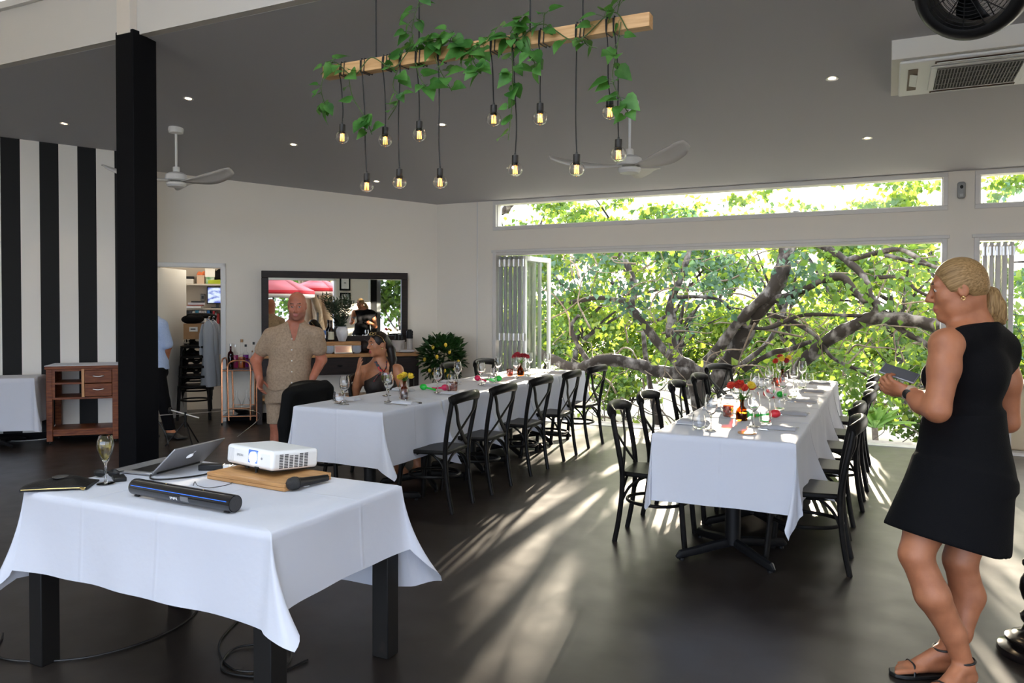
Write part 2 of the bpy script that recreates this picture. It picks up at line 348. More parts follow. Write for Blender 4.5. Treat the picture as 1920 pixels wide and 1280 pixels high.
# the white door leaf, swung into the storeroom
hx = mw(-3.585, -.02); fx = mw(-3.30, -.72); dl = fx-hx
mb = MB(); mb.box((dl.length/2, 0, .985), (dl.length, .036, 1.95))
dr = mb.build('door_1', mat('door_paint', (.80, .79, .74), .4), bevel=.003, loc=hx, rotz=math.atan2(dl.y, dl.x)); dr['kind'] = 'structure'
mb = MB(); L_ = dl.length
for s in (-1, 1):
    mb.lathe([(0, .0), (.025, .0), (.025, .008), (.010, .010), (.010, .035), (.022, .042), (.024, .055), (.014, .066), (0, .068)], (L_-.06, s*.018, .98), 14, (0, s, 0))
mb.build('door_handle', M['steel'], dr)
mb = MB()
for z in (.25, 1.0, 1.72): mb.box((.005, -.024, z), (.05, .012, .09))
mb.build('hinge', M['steel'], dr)

# striped wall
def stripes():
    m = bpy.data.materials.new('black_white_stripes'); m.use_nodes = True; nt = m.node_tree; b = nt.nodes['Principled BSDF']; b.inputs['Roughness'].default_value = .65; b.inputs['Specular IOR Level'].default_value = .25
    t = nt.nodes.new('ShaderNodeTexCoord'); s = nt.nodes.new('ShaderNodeSeparateXYZ'); nt.links.new(t.outputs['Object'], s.inputs[0])
    a = nt.nodes.new('ShaderNodeMath'); a.operation = 'ADD'; a.inputs[1].default_value = 37.96; nt.links.new(s.outputs[0], a.inputs[0])
    mo = nt.nodes.new('ShaderNodeMath'); mo.operation = 'MODULO'; mo.inputs[1].default_value = .374; nt.links.new(a.outputs[0], mo.inputs[0])
    g = nt.nodes.new('ShaderNodeMath'); g.operation = 'GREATER_THAN'; g.inputs[1].default_value = .187; nt.links.new(mo.outputs[0], g.inputs[0])
    mx = nt.nodes.new('ShaderNodeMixRGB'); mx.inputs[1].default_value = (.0045, .0045, .005, 1); mx.inputs[2].default_value = (.74, .72, .68, 1)
    nt.links.new(g.outputs[0], mx.inputs[0]); nt.links.new(mx.outputs[0], b.inputs['Base Color']); return m
# the phase puts a black stripe on u = -.56 .. -.373
mb = MB(); mb.bx(-2.9, .79, -.0, .1, 0, 3.62)
o = struct('wall_stripes', mb, stripes()); o.location = PS+N*0; o.rotation_euler = (0, 0, TH)
mb = MB(); wbox(mb, sw, -2.9, .79, 0, .014, 0, .07); struct('baseboard_stripes', mb, M['black_paint'], bevel=.003)
# storeroom behind the door
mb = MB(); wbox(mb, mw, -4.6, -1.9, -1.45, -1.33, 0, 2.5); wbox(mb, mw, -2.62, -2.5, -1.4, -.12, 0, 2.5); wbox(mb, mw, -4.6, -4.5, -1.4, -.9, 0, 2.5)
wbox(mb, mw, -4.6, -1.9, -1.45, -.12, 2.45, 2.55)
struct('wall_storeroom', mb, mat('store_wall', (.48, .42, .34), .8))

# window wall
mb = MB(); T0, T1 = W, W+.15
mb.bx(-5.72, -4.74, T0, T1, 0, 3.0); mb.bx(-4.74, .545, T0, T1, 2.225, 2.50); mb.bx(-4.74, .545, T0, T1, 2.875, 3.0); mb.bx(.545, .80, T0, T1, 0, 3.0)
mb.bx(.80, 3.6, T0, T1, 2.225, 2.50); mb.bx(.80, 3.6, T0, T1, 2.875, 3.0); mb.bx(3.6, 4.8, T0, T1, 0, 3.0)
struct('wall_window', mb, M['white_wall'])
mb = MB(); mb.bx(-4.99, -4.975, T0-.004, T0+.01, 0, 2.89); struct('trim_5', mb, M['grey_frame'])
mb = MB(); mb.bx(-5.6, -4.74, T0-.012, T0, 0, .09); struct('baseboard_window', mb, M['black_paint'], bevel=.003)
def hframe(mb, x0, x1, z0, z1, w, y0, y1):
    mb.bx(x0, x1, y0, y1, z1-w, z1); mb.bx(x0, x1, y0, y1, z0, z0+w); mb.bx(x0, x0+w, y0, y1, z0+w, z1-w); mb.bx(x1-w, x1, y0, y1, z0+w, z1-w)
for k, (x0, x1) in enumerate(((-4.74, .56), (.80, 3.6))):
    mb = MB(); hframe(mb, x0, x1, 2.495, 2.882, .045, T0-.02, T1); hframe(mb, x0+.035, x1-.035, 2.53, 2.867, .022, T0+.02, T1-.02)
    wf = struct('window_%d' % (k+1), mb, M['grey_frame'], bevel=.004)
    mb = MB(); mb.bx(x0+.05, x1-.05, T0+.08, T0+.086, 2.545, 2.85); mb.build('pane', M['pane'], wf)
    mb = MB(); w = .05
    mb.bx(x0-.02, x1+.02, T0-.022, T1, 2.20, 2.235); mb.bx(x0, x1, T0-.014, T1+.02, 2.165, 2.20)
    mb.bx(x0, x0+w, T0-.022, T1, 0, 2.2); mb.bx(x1-w, x1, T0-.022, T1, 0, 2.2)
    struct('trim_%d' % (6+k), mb, M['grey_frame'], bevel=.004)
# folding glass door panels pushed together at both openings
def fold_panel(name, x, ang, w=.66, h=2.13, met=None):
    mb = MB(); fw_ = .052
    mb.bx(0, fw_, -.02, .02, 0, h); mb.bx(w-fw_, w, -.02, .02, 0, h); mb.bx(fw_, w-fw_, -.02, .02, h-.06, h); mb.bx(fw_, w-fw_, -.02, .02, 0, .10)
    o = mb.build(name, met or M['frame_trim'], bevel=.004, loc=(x, W+.02, .02), rotz=ang); o['kind'] = 'structure'
    g = MB(); g.bx(fw_, w-fw_, -.003, .003, .10, h-.06); g.build('pane', M['pane'], o)
    g = MB()
    for z in (.25, 1.06, h-.09): g.bx(-.018, .012, -.026, .026, z-.045, z+.045); g.cyl((-.02, 0, z-.05), (-.02, 0, z+.05), .008, n=8)
    g.build('hinge', M['steel'], o); return o
for k, (x, a) in enumerate(((-4.645, 90), (-4.575, 90), (-4.505, 89), (-4.435, 90), (-4.365, 88.5), (-4.295, 85))): fold_panel('door_%d' % (2+k), x, R_(a), .66 if k < 5 else .72, met=None if k < 5 else M['white_gloss'])
wht = M['grey_frame']
for k, (x, a) in enumerate(((.90, 90), (.958, 90), (1.016, 91), (1.074, 90), (1.132, 91))): fold_panel('door_%d' % (8+k), x, R_(a), .66, met=wht)

# walls out of the picture: left, terrace side (with wide openings) and right
mb = MB(); q = sw(-2.9); mb.bx(q.x-.15, q.x, -8, q.y+.1, 0, 4.9); struct('wall_left', mb, M['white_wall'])
mb = MB(); mb.bx(q.x, -8.2, -6.1, -6, 0, 4.9); mb.bx(-8.2, -4.7, -6.1, -6, 2.3, 4.9); struct('wall_rear', mb, M['white_wall'])
mb = MB()
rbox(mb, -7.6, 5.6, -.15, 0, 2.25, 3.2); rbox(mb, -7.6, 5.6, -.15, 0, 4.6, 4.9)
for s0, s1 in ((-7.6, -7.2), (-2.9, -2.6), (2.42, 3.36), (5.2, 5.6)): rbox(mb, s0, s1, -.15, 0, 0, 4.9)
struct('wall_terrace', mb, M['white_wall'])
mb = MB(); rbox(mb, 2.35, 2.42, -.16, .02, 0, 2.25); rbox(mb, -2.6, 2.42, -.16, .02, 2.2, 2.26); rbox(mb, 3.33, 3.39, -.16, .02, 0, 2.25); struct('trim_8', mb, M['white_gloss'], bevel=.003)
mb = MB(); rbox(mb, 3.40, 3.58, -.2, 0, 0, 2.3); struct('trim_9', mb, M['black_paint'], bevel=.004)
mb = MB(); rbox(mb, 3.62, 3.75, -.4, -.25, 0, 2.3); struct('trim_10', mb, mat('post_grey', (.12, .13, .14), .5), bevel=.004)
mb = MB(); p = rw(5.6); mb.bx(p.x, p.x+.15, p.y-.2, W+.15, 0, 4.9); struct('wall_right', mb, M['white_wall'])

# ------------------------------------------------------------------ ceiling things
for k, (x, y, w) in enumerate(((-7.527, 5.113, 'above the striped wall, left of the black column'), (-5.651, 5.002, 'just right of the black column, above the left ceiling fan'),
        (-5.669, 6.385, 'between the left ceiling fan and the hanging bulbs'), (-3.798, 6.316, 'behind the left half of the hanging bulbs'),
        (-5.703, 7.915, 'small and far, over the wall mirror'), (-.388, 6.294, 'left of the air conditioner, high on the right'),
        (-.178, 7.835, 'over the clerestory window on the right'), (-3.818, 7.831, 'far back over the left end of the clerestory window'))):
    z = ceilz(y); t = thing('downlight', 'small round recessed downlight '+w, 'downlight', (x, y, z), 0, 'recessed ceiling downlights'); t.rotation_euler = (math.atan(-.105), 0, 0)
    MB().lathe([(.028, .0), (.045, -.004), (.046, -.001), (.046, .0)], n=20).build('trim_ring', M['steel'], t)
    MB().lathe([(0, .0), (.028, .0)], n=16).build('lamp', M['downlight'], t)
    ld = bpy.data.lights.new('downlight_beam', 'SPOT'); ld.energy = 7; ld.color = (1, .72, .42); ld.spot_size = R_(100); ld.spot_blend = .6; ld.shadow_soft_size = .03
    lo = bpy.data.objects.new('downlight_beam', ld); COL.objects.link(lo); lo.parent = t; lo.location = (0, 0, -.03)

def ceiling_fan(label, x, y, zb, a0):
    z = ceilz(y); t = thing('ceiling_fan', label, 'ceiling fan', (x, y, z), 0, 'white ceiling fans'); w = M['white_gloss']; d = zb-z
    MB().lathe([(0, .01), (.07, .01), (.075, -.02), (.068, -.05), (.02, -.06), (0, -.06)], n=24).build('canopy', w, t)
    MB().cyl((0, 0, -.05), (0, 0, d+.13), .0125, n=12).build('downrod', w, t)
    MB().lathe([(0, d+.16), (.03, d+.16), (.034, d+.15), (.034, d+.11), (.07, d+.10), (.10, d+.08), (.11, d+.03), (.10, d+.02), (0, d+.02)], n=28).build('motor', w, t)
    MB().lathe([(0, d-.04), (.08, d-.04), (.095, d-.02), (.095, d+.0), (0, d+.0)], n=28).build('hub_cap', w, t)
    for k in range(3):
        a = a0+k*2*math.pi/3; mb = MB(); rows = 14; vs = []; fs = []
        for i in range(rows+1):
            s = i/rows; r = .07+.60*s
            wd = .05+.105*math.sin(min(s*1.25, 1)*math.pi*.62)*(1 if s < .9 else 1-(s-.9)*5.5)
            tw = .42*math.sin(s*2.4)+.1; lift = .075*s*s*s; sweep = .06*s*s
            for j in range(5):
                q = (j/4-.5); xx = q*wd*1.0-sweep; zz = lift-q*wd*math.sin(tw)+.012*(1-4*q*q)
                vs.append((r, xx*math.cos(tw*.4), zz))
        for i in range(rows):
            for j in range(4): fs.append((i*5+j, (i+1)*5+j, (i+1)*5+j+1, i*5+j+1))
        ca, sa = math.cos(a), math.sin(a)
        mb.add([(v[0]*ca-v[1]*sa, v[0]*sa+v[1]*ca, v[2]+d+.01) for v in vs], fs)
        b = mb.build('blade', mat('fan_blade', (.62, .60, .57), .4) if k == 0 and 'fan_blade' not in bpy.data.materials else bpy.data.materials['fan_blade'], t, smooth=60)
        so_ = b.modifiers.new('thick', 'SOLIDIFY'); so_.thickness = .012; so_.offset = 0
    return t
ceiling_fan('white three-blade ceiling fan on a short rod beside the black column', -6.476, 5.578, 2.72, R_(12))
ceiling_fan('white three-blade ceiling fan behind the hanging bulbs in front of the clerestory', -1.952, 6.28, 2.64, R_(-28))

# air conditioner cassette in its white bulkhead
t = thing('air_conditioner', 'white ceiling cassette air conditioner in a white bulkhead at the upper right', 'air conditioner', (.01, 5.754, 3.122))
zt = ceilz(5.754)-3.122+.02; zt2 = ceilz(6.723)-3.122+.02
mb = MB(); mb.add([(0, 0, 0), (1.06, 0, 0), (1.06, .97, 0), (0, .97, 0), (0, 0, zt), (1.06, 0, zt), (1.06, .97, zt2), (0, .97, zt2)], [(3, 2, 1, 0), (4, 5, 6, 7), (0, 1, 5, 4), (1, 2, 6, 5), (2, 3, 7, 6), (3, 0, 4, 7)])
mb.build('bulkhead', mat('bulkhead_white', (.78, .75, .68), .5), t, bevel=.004)
mb = MB(); mb.bx(.05, 1.01, .04, .93, -.022, 0); mb.build('cassette_panel', M['plastic_white'], t, bevel=.012, seg=3)
mb = MB(); mb.bx(.24, .82, .18, .78, -.034, -.022); mb.build('grille_frame', M['plastic_white'], t, bevel=.008)
mb = MB(); mb.bx(.28, .78, .22, .74, -.036, -.033); mb.build('intake', mat('dark_void', (.015, .014, .013), .8), t)
mb = MB()
for k in range(26): x = .285+k*.0195; mb.bx(x, x+.006, .22, .74, -.041, -.036)
for k in range(5): y = .22+k*.13; mb.bx(.28, .78, y-.003, y+.003, -.042, -.036)
mb.build('grille', mat('grille_grey', (.16, .155, .15), .5), t)
for x0, x1, y0, y1 in ((.26, .80, .075, .125), (.26, .80, .845, .895), (.105, .165, .20, .76), (.895, .955, .20, .76)):
    mb = MB(); mb.bx(x0, x1, y0, y1, -.0245, -.0215); f = mb.build('air_vent', mat('vent_brown', (.10, .055, .03), .6), t)
    mb = MB(); mb.box(((x0+x1)/2, (y0+y1)/2, -.027), ((x1-x0)*.96, (y1-y0)*.55, .004), (.25, 0, 0) if x1-x0 > .3 else (0, .25, 0)); mb.build('flap', M['plastic_white'], f)

# black drum fan hanging at the upper right
cz = ceilz(4.35); fc = Vector((.36, 4.36, 3.04)); ax = Vector((-.30, -.80, -.52)).normalized()
t = thing('drum_fan', 'round black caged fan hanging from the ceiling at the top right corner', 'fan', fc)
q = ax.to_track_quat('Z', 'Y')
def rot_all(mb): mb.v = [tuple(q @ Vector(v)) for v in mb.v]; return mb
bp_ = M['black_gloss']
rot_all(MB().lathe([(.19, .085), (.215, .09), (.25, .06), (.262, .0), (.25, -.06), (.215, -.09), (.19, -.085), (.182, 0), (.19, .085)], n=48)).build('shroud', bp_, t, smooth=60)
for s, nm in ((.075, 'front_cage'), (-.08, 'rear_cage')):
    mb = MB()
    for k in range(9): r = .05+k*.018; mb.tube([(r*math.cos(a), r*math.sin(a), s*(1.12-.12*(r/.2)**2)) for a in [2*math.pi*i/36 for i in range(36)]], .0016, 4, closed=True)
    for k in range(12):
        a = math.pi*2*k/12; mb.tube([(.045*math.cos(a), .045*math.sin(a), s*1.12), (.2*math.cos(a+.25), .2*math.sin(a+.25), s)], .0028, 5)
    mb.lathe([(0, s*1.15), (.05, s*1.15), (.05, s*1.05), (0, s*1.05)], n=20)
    rot_all(mb).build(nm, M['iron'], t)
mb = MB(); mb.lathe([(0, .05), (.04, .045), (.045, -.05), (0, -.06)], n=18)
rot_all(mb).build('motor', M['iron'], t)
for k in range(3):
    mb = MB(); vs = []
    for i in range(7):
        r = .035+.135*i/6
        for j in range(5): a = k*2.094+(j/4-.5)*(1.3-.3*i/6)+i*.06; vs.append((r*math.cos(a), r*math.sin(a), (j/4-.5)*.06))
    mb.add(vs, [(i*5+j, (i+1)*5+j, (i+1)*5+j+1, i*5+j+1) for i in range(6) for j in range(4)])
    b = rot_all(mb).build('blade', bp_, t, smooth=60); s_ = b.modifiers.new('thick', 'SOLIDIFY'); s_.thickness = .004
mb = MB(); h = cz-fc.z
side = ax.cross(UZ).normalized(); mb.tube([side*.27, side*.27+Vector((0, 0, .20)), Vector((0, 0, .30)), -side*.27+Vector((0, 0, .20)), -side*.27], .010, 8)
mb.cyl((0, 0, .29), (0, 0, h-.01), .014, n=10); mb.lathe([(0, h-.03), (.05, h-.03), (.055, h+.005), (0, h+.005)], n=18)
mb.build('bracket', M['iron'], t)
# motion sensor on the post
t = thing('motion_sensor', 'small grey rounded motion sensor on the post between the clerestory windows', 'sensor', (.678, W-.001, 2.69))
mb = MB(); mb.bx(-.038, .038, -.05, 0, -.085, .085); mb.build('housing', mat('sensor_grey', (.30, .31, .31), .45), t, bevel=.024, seg=4)
mb = MB(); mb.ball((0, -.047, .03), (.016, .012, .02)); mb.build('lens', M['plastic_black'], t)
mb = MB(); mb.bx(-.016, .016, -.053, -.05, -.07, -.04); mb.build('label_plate', mat('sensor_light', (.45, .46, .46), .4), t, bevel=.002)
# ------------------------------------------------------------------ tablecloths
def tablecloth(hx, hy, drop, tips, joints=(), seed=0, flare=.05, tipf=.26, ztop=0.0, lean=None):
    """cloth over a 2hx x 2hy top: drop per side (+x,+y,-x,-y), tip length factor per corner (++,-+,--,+-); joints = sides pressed against the next table"""
    rnd = random.Random(seed); P = []       # (x, y, nx, ny, L, F)
    sides = (('+x', Vector((hx, -hy)), Vector((hx, hy)), (1, 0)), ('+y', Vector((hx, hy)), Vector((-hx, hy)), (0, 1)),
             ('-x', Vector((-hx, hy)), Vector((-hx, -hy)), (-1, 0)), ('-y', Vector((-hx, -hy)), Vector((hx, -hy)), (0, -1)))
    for k, (nm, a, b, n) in enumerate(sides):
        L0 = drop[k]; L1 = drop[(k+1) % 4]; ln = (b-a).length; ns = max(10, int(ln/.035)); ph = rnd.random()*6
        nxt = sides[(k+1) % 4][0]; prv = sides[k-1][0]; j = nm in joints; jn = nxt in joints; jp = prv in joints
        for i in range(ns+1):
            s = i/ns; p = a.lerp(b, s); da = s*ln; db = (1-s)*ln
            if j: P.append((p.x, p.y, *n, L0*.96, .0, 0, 0)); continue
            F = flare+.018*math.sin(da*9+ph)+.012*math.sin(da*21+ph*2); L = L0
            for dd, jj, ti in ((da, jp, tips[k-1]), (db, jn, tips[k])):
                if dd < .2:
                    w = (1-dd/.2)
                    if jj: F += .30*w**1.4; L += L0*(ti-1)*w**1.3
                    else: F += (tipf*.42-flare)*w*w; L += 0
            P.append((p.x, p.y, *n, L, F, 0, 0))
        if not j and not jn:
            m = 14; b2 = sides[(k+1) % 4][3]
            for i in range(1, m):
                f = i/m; a_ = f*math.pi/2; nx = n[0]*math.cos(a_)+b2[0]*math.sin(a_); ny = n[1]*math.cos(a_)+b2[1]*math.sin(a_)
                cs = min(1/max(math.cos(a_), .01), 1/max(math.sin(a_), .01)); w = (cs-1)/.4142
                sn = math.sin(2*a_); L = (L0*(1-f)+L1*f)*(1+(tips[k]-1)*(.45*w+.55*sn)); F = tipf*(.42+.58*sn)+.008*math.sin(f*19)
                le = lean[k] if lean else (0, 0); P.append((b.x, b.y, nx, ny, L, F, le[0]*sn, le[1]*sn))
    n = len(P); rows = 12; vs = []; fs = []
    prof = ((0.0, 0), (.5, 0), (.9, 0), (.982, -.0008), (1.0, -.007))
    for t, z in prof[1:]:
        for p in P:
            q = 1.0 if t == 1 else t
            vs.append((p[0]*q+(.004*p[2] if t == 1 else 0), p[1]*q+(.004*p[3] if t == 1 else 0), ztop+z+(.0008*math.sin(p[0]*17+seed)*math.cos(p[1]*13) if t < .95 else 0)))
    for r in range(1, rows+1):
        t = r/rows
        for i, p in enumerate(P):
            F = p[5]*(.35+.65*t)+ (0 if p[5] == 0 else .012*t*math.sin(i*.9+seed)*math.sin(t*3)); L = p[4]*t
            dz = math.sqrt(max(L*L-(F*L)**2, 0)); o = .004+F*L
            vs.append((p[0]+p[2]*o+p[6]*t*t, p[1]+p[3]*o+p[7]*t*t, ztop-.007-dz))
    R = len(prof)-1+rows
    for r in range(R-1):
        for i in range(n): fs.append((r*n+i, (r+1)*n+i, (r+1)*n+(i+1) % n, r*n+(i+1) % n))
    c = len(vs); vs.append((0, 0, ztop)); fs += [(c, i, (i+1) % n) for i in range(n)]
    mb = MB(); mb.add(vs, fs); return mb

# ------------------------------------------------------------------ cross-back chairs
CH = .85
def make_chair(label, loc, rotz, group):
    t = thing('cross_back_chair', label, 'chair', loc, rotz, group); m = M['chair_black']
    sz = .445
    pts = []                                    # seat outline, rounded front, slightly narrower back
    for x, y in ((-.165, -.19), (-.19, -.05), (-.205, .10), (-.185, .195), (-.11, .222), (.0, .228)): pts.append((x, y))
    pts += [(-x, y) for x, y in pts[-2::-1]]
    MB().prism(pts[::-1], sz-.03, sz).build('seat', m, t, bevel=.010, seg=3)
    for s in (-1, 1):
        MB().tube(bez([(s*.178, .178, sz-.02), (s*.182, .186, .28), (s*.19, .20, .12), (s*.196, .212, 0)], 4), .0175, 10).build('front_leg', m, t)
        MB().tube(bez([(s*.172, -.232, 0), (s*.176, -.205, .14), (s*.18, -.185, .30), (s*.185, -.182, sz), (s*.198, -.205, .60), (s*.200, -.232, .74), (s*.196, -.244, CH-.03)], 5), [.0165]*11+[.017]*20, 10).build('rear_leg', m, t)
    mb = MB()
    ar = [(-.210, -.236, CH-.045), (-.17, -.262, CH-.028), (-.09, -.285, CH-.018), (0, -.292, CH-.015), (.09, -.285, CH-.018), (.17, -.262, CH-.028), (.210, -.236, CH-.045)]
    c = bez(ar, 5); mb.tube(c, .037, 12, flat=.62, upv=(0, 0, 1)); mb.build('top_rail', m, t, smooth=60)
    for s in (-1, 1):
        MB().tube(bez([(s*.172, -.254, CH-.05), (s*.135, -.252, .72), (s*.065, -.226, .635), (-s*.055, -.200, .53), (-s*.166, -.180, sz+.005)], 6), .0215, 10, flat=.32, upv=(1, 0, .35)).build('cross_brace', m, t, smooth=60)
    ring = [(.182*math.cos(a)*(1 if math.sin(a) > 0 else .95), .185*math.sin(a)*(1.02), .245) for a in [2*math.pi*i/32 for i in range(32)]]
    MB().tube(ring, .011, 8, closed=True).build('stretcher_ring', m, t)
    for s in (-1, 1):
        MB().tube(bez([(s*.183, .19, .25), (s*.165, .15, .35), (s*.155, .06, .41), (s*.155, 0, .418), (s*.155, -.06, .41), (s*.165, -.14, .35), (s*.176, -.19, .25)], 4), .009, 8).build('side_brace', m, t)
    MB().tube(bez([(-.17, -.19, .26), (-.13, -.18, .36), (0, -.175, .415), (.13, -.18, .36), (.17, -.19, .26)], 4), .009, 8).build('rear_brace', m, t)
    return t
CY = (4.90, 5.54, 6.30, 7.03, 7.80)
G_L, G_R = 'cross-back chairs at the left long table', 'cross-back chairs at the right long table'
ch0 = make_chair('black cross-back chair, aisle side of left long table, '+ORD[0], (-3.005, CY[0], 0), R_(93), G_L)
for k, rz in ((1, 90), (2, 88), (3, 91), (4, 84)): dup(ch0, (-3.0, CY[k], 0), R_(rz), 'black cross-back chair, aisle side of left long table, '+ORD[k], G_L)
LX = (-3.985, -4.05, -4.20, -4.06, -4.0); LZ = (-90, -88, -62, -84, -100)
LN = ('under the black jacket', 'under the seated woman', 'askew before the lemon tree', 'right of the lemon tree', 'beside the folded doors')
for k in range(5): dup(ch0, (LX[k], (4.92, 5.74, 6.62, 7.35, 8.0)[k], 0), R_(LZ[k]), 'black cross-back chair, wall side of left long table, '+LN[k], G_L)
for k, rz in enumerate((-86, -91, -89, -92, -118)): dup(ch0, ((-1.31, -1.31, -1.32, -1.31, -1.42)[k], (4.84, 5.50, 6.42, 7.20, 8.42)[k], 0), R_(rz), 'black cross-back chair, left side of right long table, '+ORD[k], G_R)
for k, rz in enumerate((91, 88, 90, 92, 89)): dup(ch0, ((-.40, -.42, -.37, -.36, -.36)[k], (4.78, 5.50, 6.30, 6.98, 7.82)[k], 0), R_(rz), 'black cross-back chair, right side of right long table, '+ORD[k], G_R)

# ------------------------------------------------------------------ the two rows of small square tables
def make_table(label, loc, group):
    t = thing('dining_table', label, 'table', loc, 0, group)
    mb = MB(); mb.bx(-.385, .385, -.388, .388, .715, .748); mb.build('tabletop', M['black_paint'], t, bevel=.004)
    mb = MB(); mb.cyl((0, 0, .06), (0, 0, .70), .045, n=20); mb.build('pedestal', M['iron'], t)
    mb = MB(); mb.bx(-.2, .2, -.025, .025, .70, .716); mb.bx(-.025, .025, -.2, .2, .70, .716); mb.build('top_bracket', M['iron'], t)
    for k in range(4):
        a = R_(45+90*k); c, s = math.cos(a), math.sin(a)
        mb = MB(); pr = [(.0, .085), (.12, .075), (.26, .055), (.36, .046), (.385, .03)]
        mb.tube([(c*r, s*r, z-.012) for r, z in pr], [.030, .030, .027, .026, .012], 8, flat=.75, upv=(0, 0, 1)); f = mb.build('foot', M['iron'], t)
        mb = MB(); mb.cyl((c*.35, s*.35, .0), (c*.35, s*.35, .012), .016, n=10); mb.cyl((c*.35, s*.35, .01), (c*.35, s*.35, .04), .006, n=8); mb.build('glide', M['iron'], f)
    return t
TYS = [4.34+.785*(k+.5) for k in range(5)]
tb0 = None
for side, x, nm in (('left', -3.471, G_L), ('right', -.815, G_R)):
    for k in range(5):
        lab = 'black pedestal table under the cloths, %s long row, %s' % (side, ORD[k])
        if tb0 is None: tb0 = make_table(lab, (x, TYS[k], 0), 'pedestal tables under the white cloths')
        else: dup(tb0, (x, TYS[k], 0), 0, lab, 'pedestal tables under the white cloths')
        jo = tuple(j for j, on in (('-y', k > 0), ('+y', k < 4)) if on)
        hyp = .3905 if jo else .39
        c = tablecloth(.388, .3875, (.375, .37, .375, .375), (1.34, 1.34, 1.16, 1.34 if side == 'right' else 1.20), jo, tipf=.22 if side == 'right' else .27, lean=((0, 0), (0, 0), (.05, 0), (-.10, -.02) if side == 'right' else (.07, .0)), seed=k+(7 if side == 'right' else 0))
        o = c.build('tablecloth', M['linen'], loc=(x, TYS[k], .7555), smooth=70)
        tag(o, 'white tablecloth on the %s long row, %s' % (side, ORD[k]), 'tablecloth', 'white cloths on the long rows')

# ------------------------------------------------------------------ table settings
def lathe_thing(name, label, cat, prof, m, loc, group=None, n=20, c0=False, c1=False):
    return tag(MB().lathe(prof, n=n, cap0=c0, cap1=c1).build(name, m, loc=loc, smooth=50), label, cat, group)
WINE = [(0, .002), (.034, .002), (.035, .004), (.012, .008), (.0045, .016), (.004, .085), (.006, .092), (.022, .105), (.036, .130), (.0385, .155), (.036, .185), (.030, .212), (.0292, .212), (.035, .185), (.0372, .155), (.0345, .131), (.021, .108), (.0, .097)]
TUMB = [(0, .003), (.026, .003), (.034, .012), (.0385, .035), (.0375, .065), (.033, .09), (.032, .09), (.0365, .065), (.0375, .036), (.033, .014), (.0, .008)]
proto = {}
def glassware(kind, label, loc, group, cat):
    if kind not in proto:
        proto[kind] = tag(MB().lathe(WINE if kind == 'wine_glass' else TUMB, n=22).build(kind, M['glass'], loc=loc, smooth=60), label, cat, group); return
    dup(proto[kind], loc, 0, label, group)
def napkin_mesh(seed):
    mb = MB(); r = random.Random(seed); vs = []; fs = []; nx, ny = 14, 8
    for lay in (0, 1):
        for i in range(nx+1):
            for j in range(ny+1):
                x = (i/nx-.5)*.185; y = (j/ny-.5)*.085; e = min(1, min(j, ny-j)/1.5)*min(1, min(i, nx-i)/.7+.35)
                vs.append((x, y, (.0 if lay == 0 else .006+.016*math.sqrt(max(e, 0.02))+.003*math.sin(x*50+seed)+.002*math.sin(y*90+seed))))
    q = (nx+1)*(ny+1); I = lambda i, j, l: l*q+i*(ny+1)+j
    for i in range(nx):
        for j in range(ny): fs.append((I(i, j, 1), I(i+1, j, 1), I(i+1, j+1, 1), I(i, j+1, 1))); fs.append((I(i, j+1, 0), I(i+1, j+1, 0), I(i+1, j, 0), I(i, j, 0)))
    for i in range(nx): fs.append((I(i, 0, 0), I(i+1, 0, 0), I(i+1, 0, 1), I(i, 0, 1))); fs.append((I(i+1, ny, 0), I(i, ny, 0), I(i, ny, 1), I(i+1, ny, 1)))
    for j in range(ny): fs.append((I(0, j+1, 0), I(0, j, 0), I(0, j, 1), I(0, j+1, 1))); fs.append((I(nx, j, 0), I(nx, j+1, 0), I(nx, j+1, 1), I(nx, j, 1)))
    mb.add(vs, fs); return mb
def knife(): 
    mb = MB(); mb.tube([(0, -.10, .004), (0, -.06, .0045), (0, .0, .0045)], [.004, .0055, .004], 8, flat=.55)
    mb.add([(-.003, 0, .004), (.006, .0, .004), (.010, .05, .004), (.007, .09, .004), (-.001, .107, .004), (-.004, .06, .004)], [(0, 1, 2, 3, 4, 5)]); mb.add([(-.003, 0, .0055), (.006, .0, .0055), (.010, .05, .0055), (.007, .09, .0055), (-.001, .107, .0055), (-.004, .06, .0055)], [(0, 1, 2, 3, 4, 5)]); return mb
def fork():
    mb = MB(); mb.tube([(0, -.10, .004), (0, -.05, .004), (0, .03, .006), (0, .05, .005)], [.005, .004, .003, .009], 8, flat=.45)
    for k in range(4): x = (k-1.5)*.0052; mb.tube([(x, .048, .005), (x*1.1, .075, .004), (x*1.05, .10, .007)], .0014, 5)
    return mb
ZT = .7565
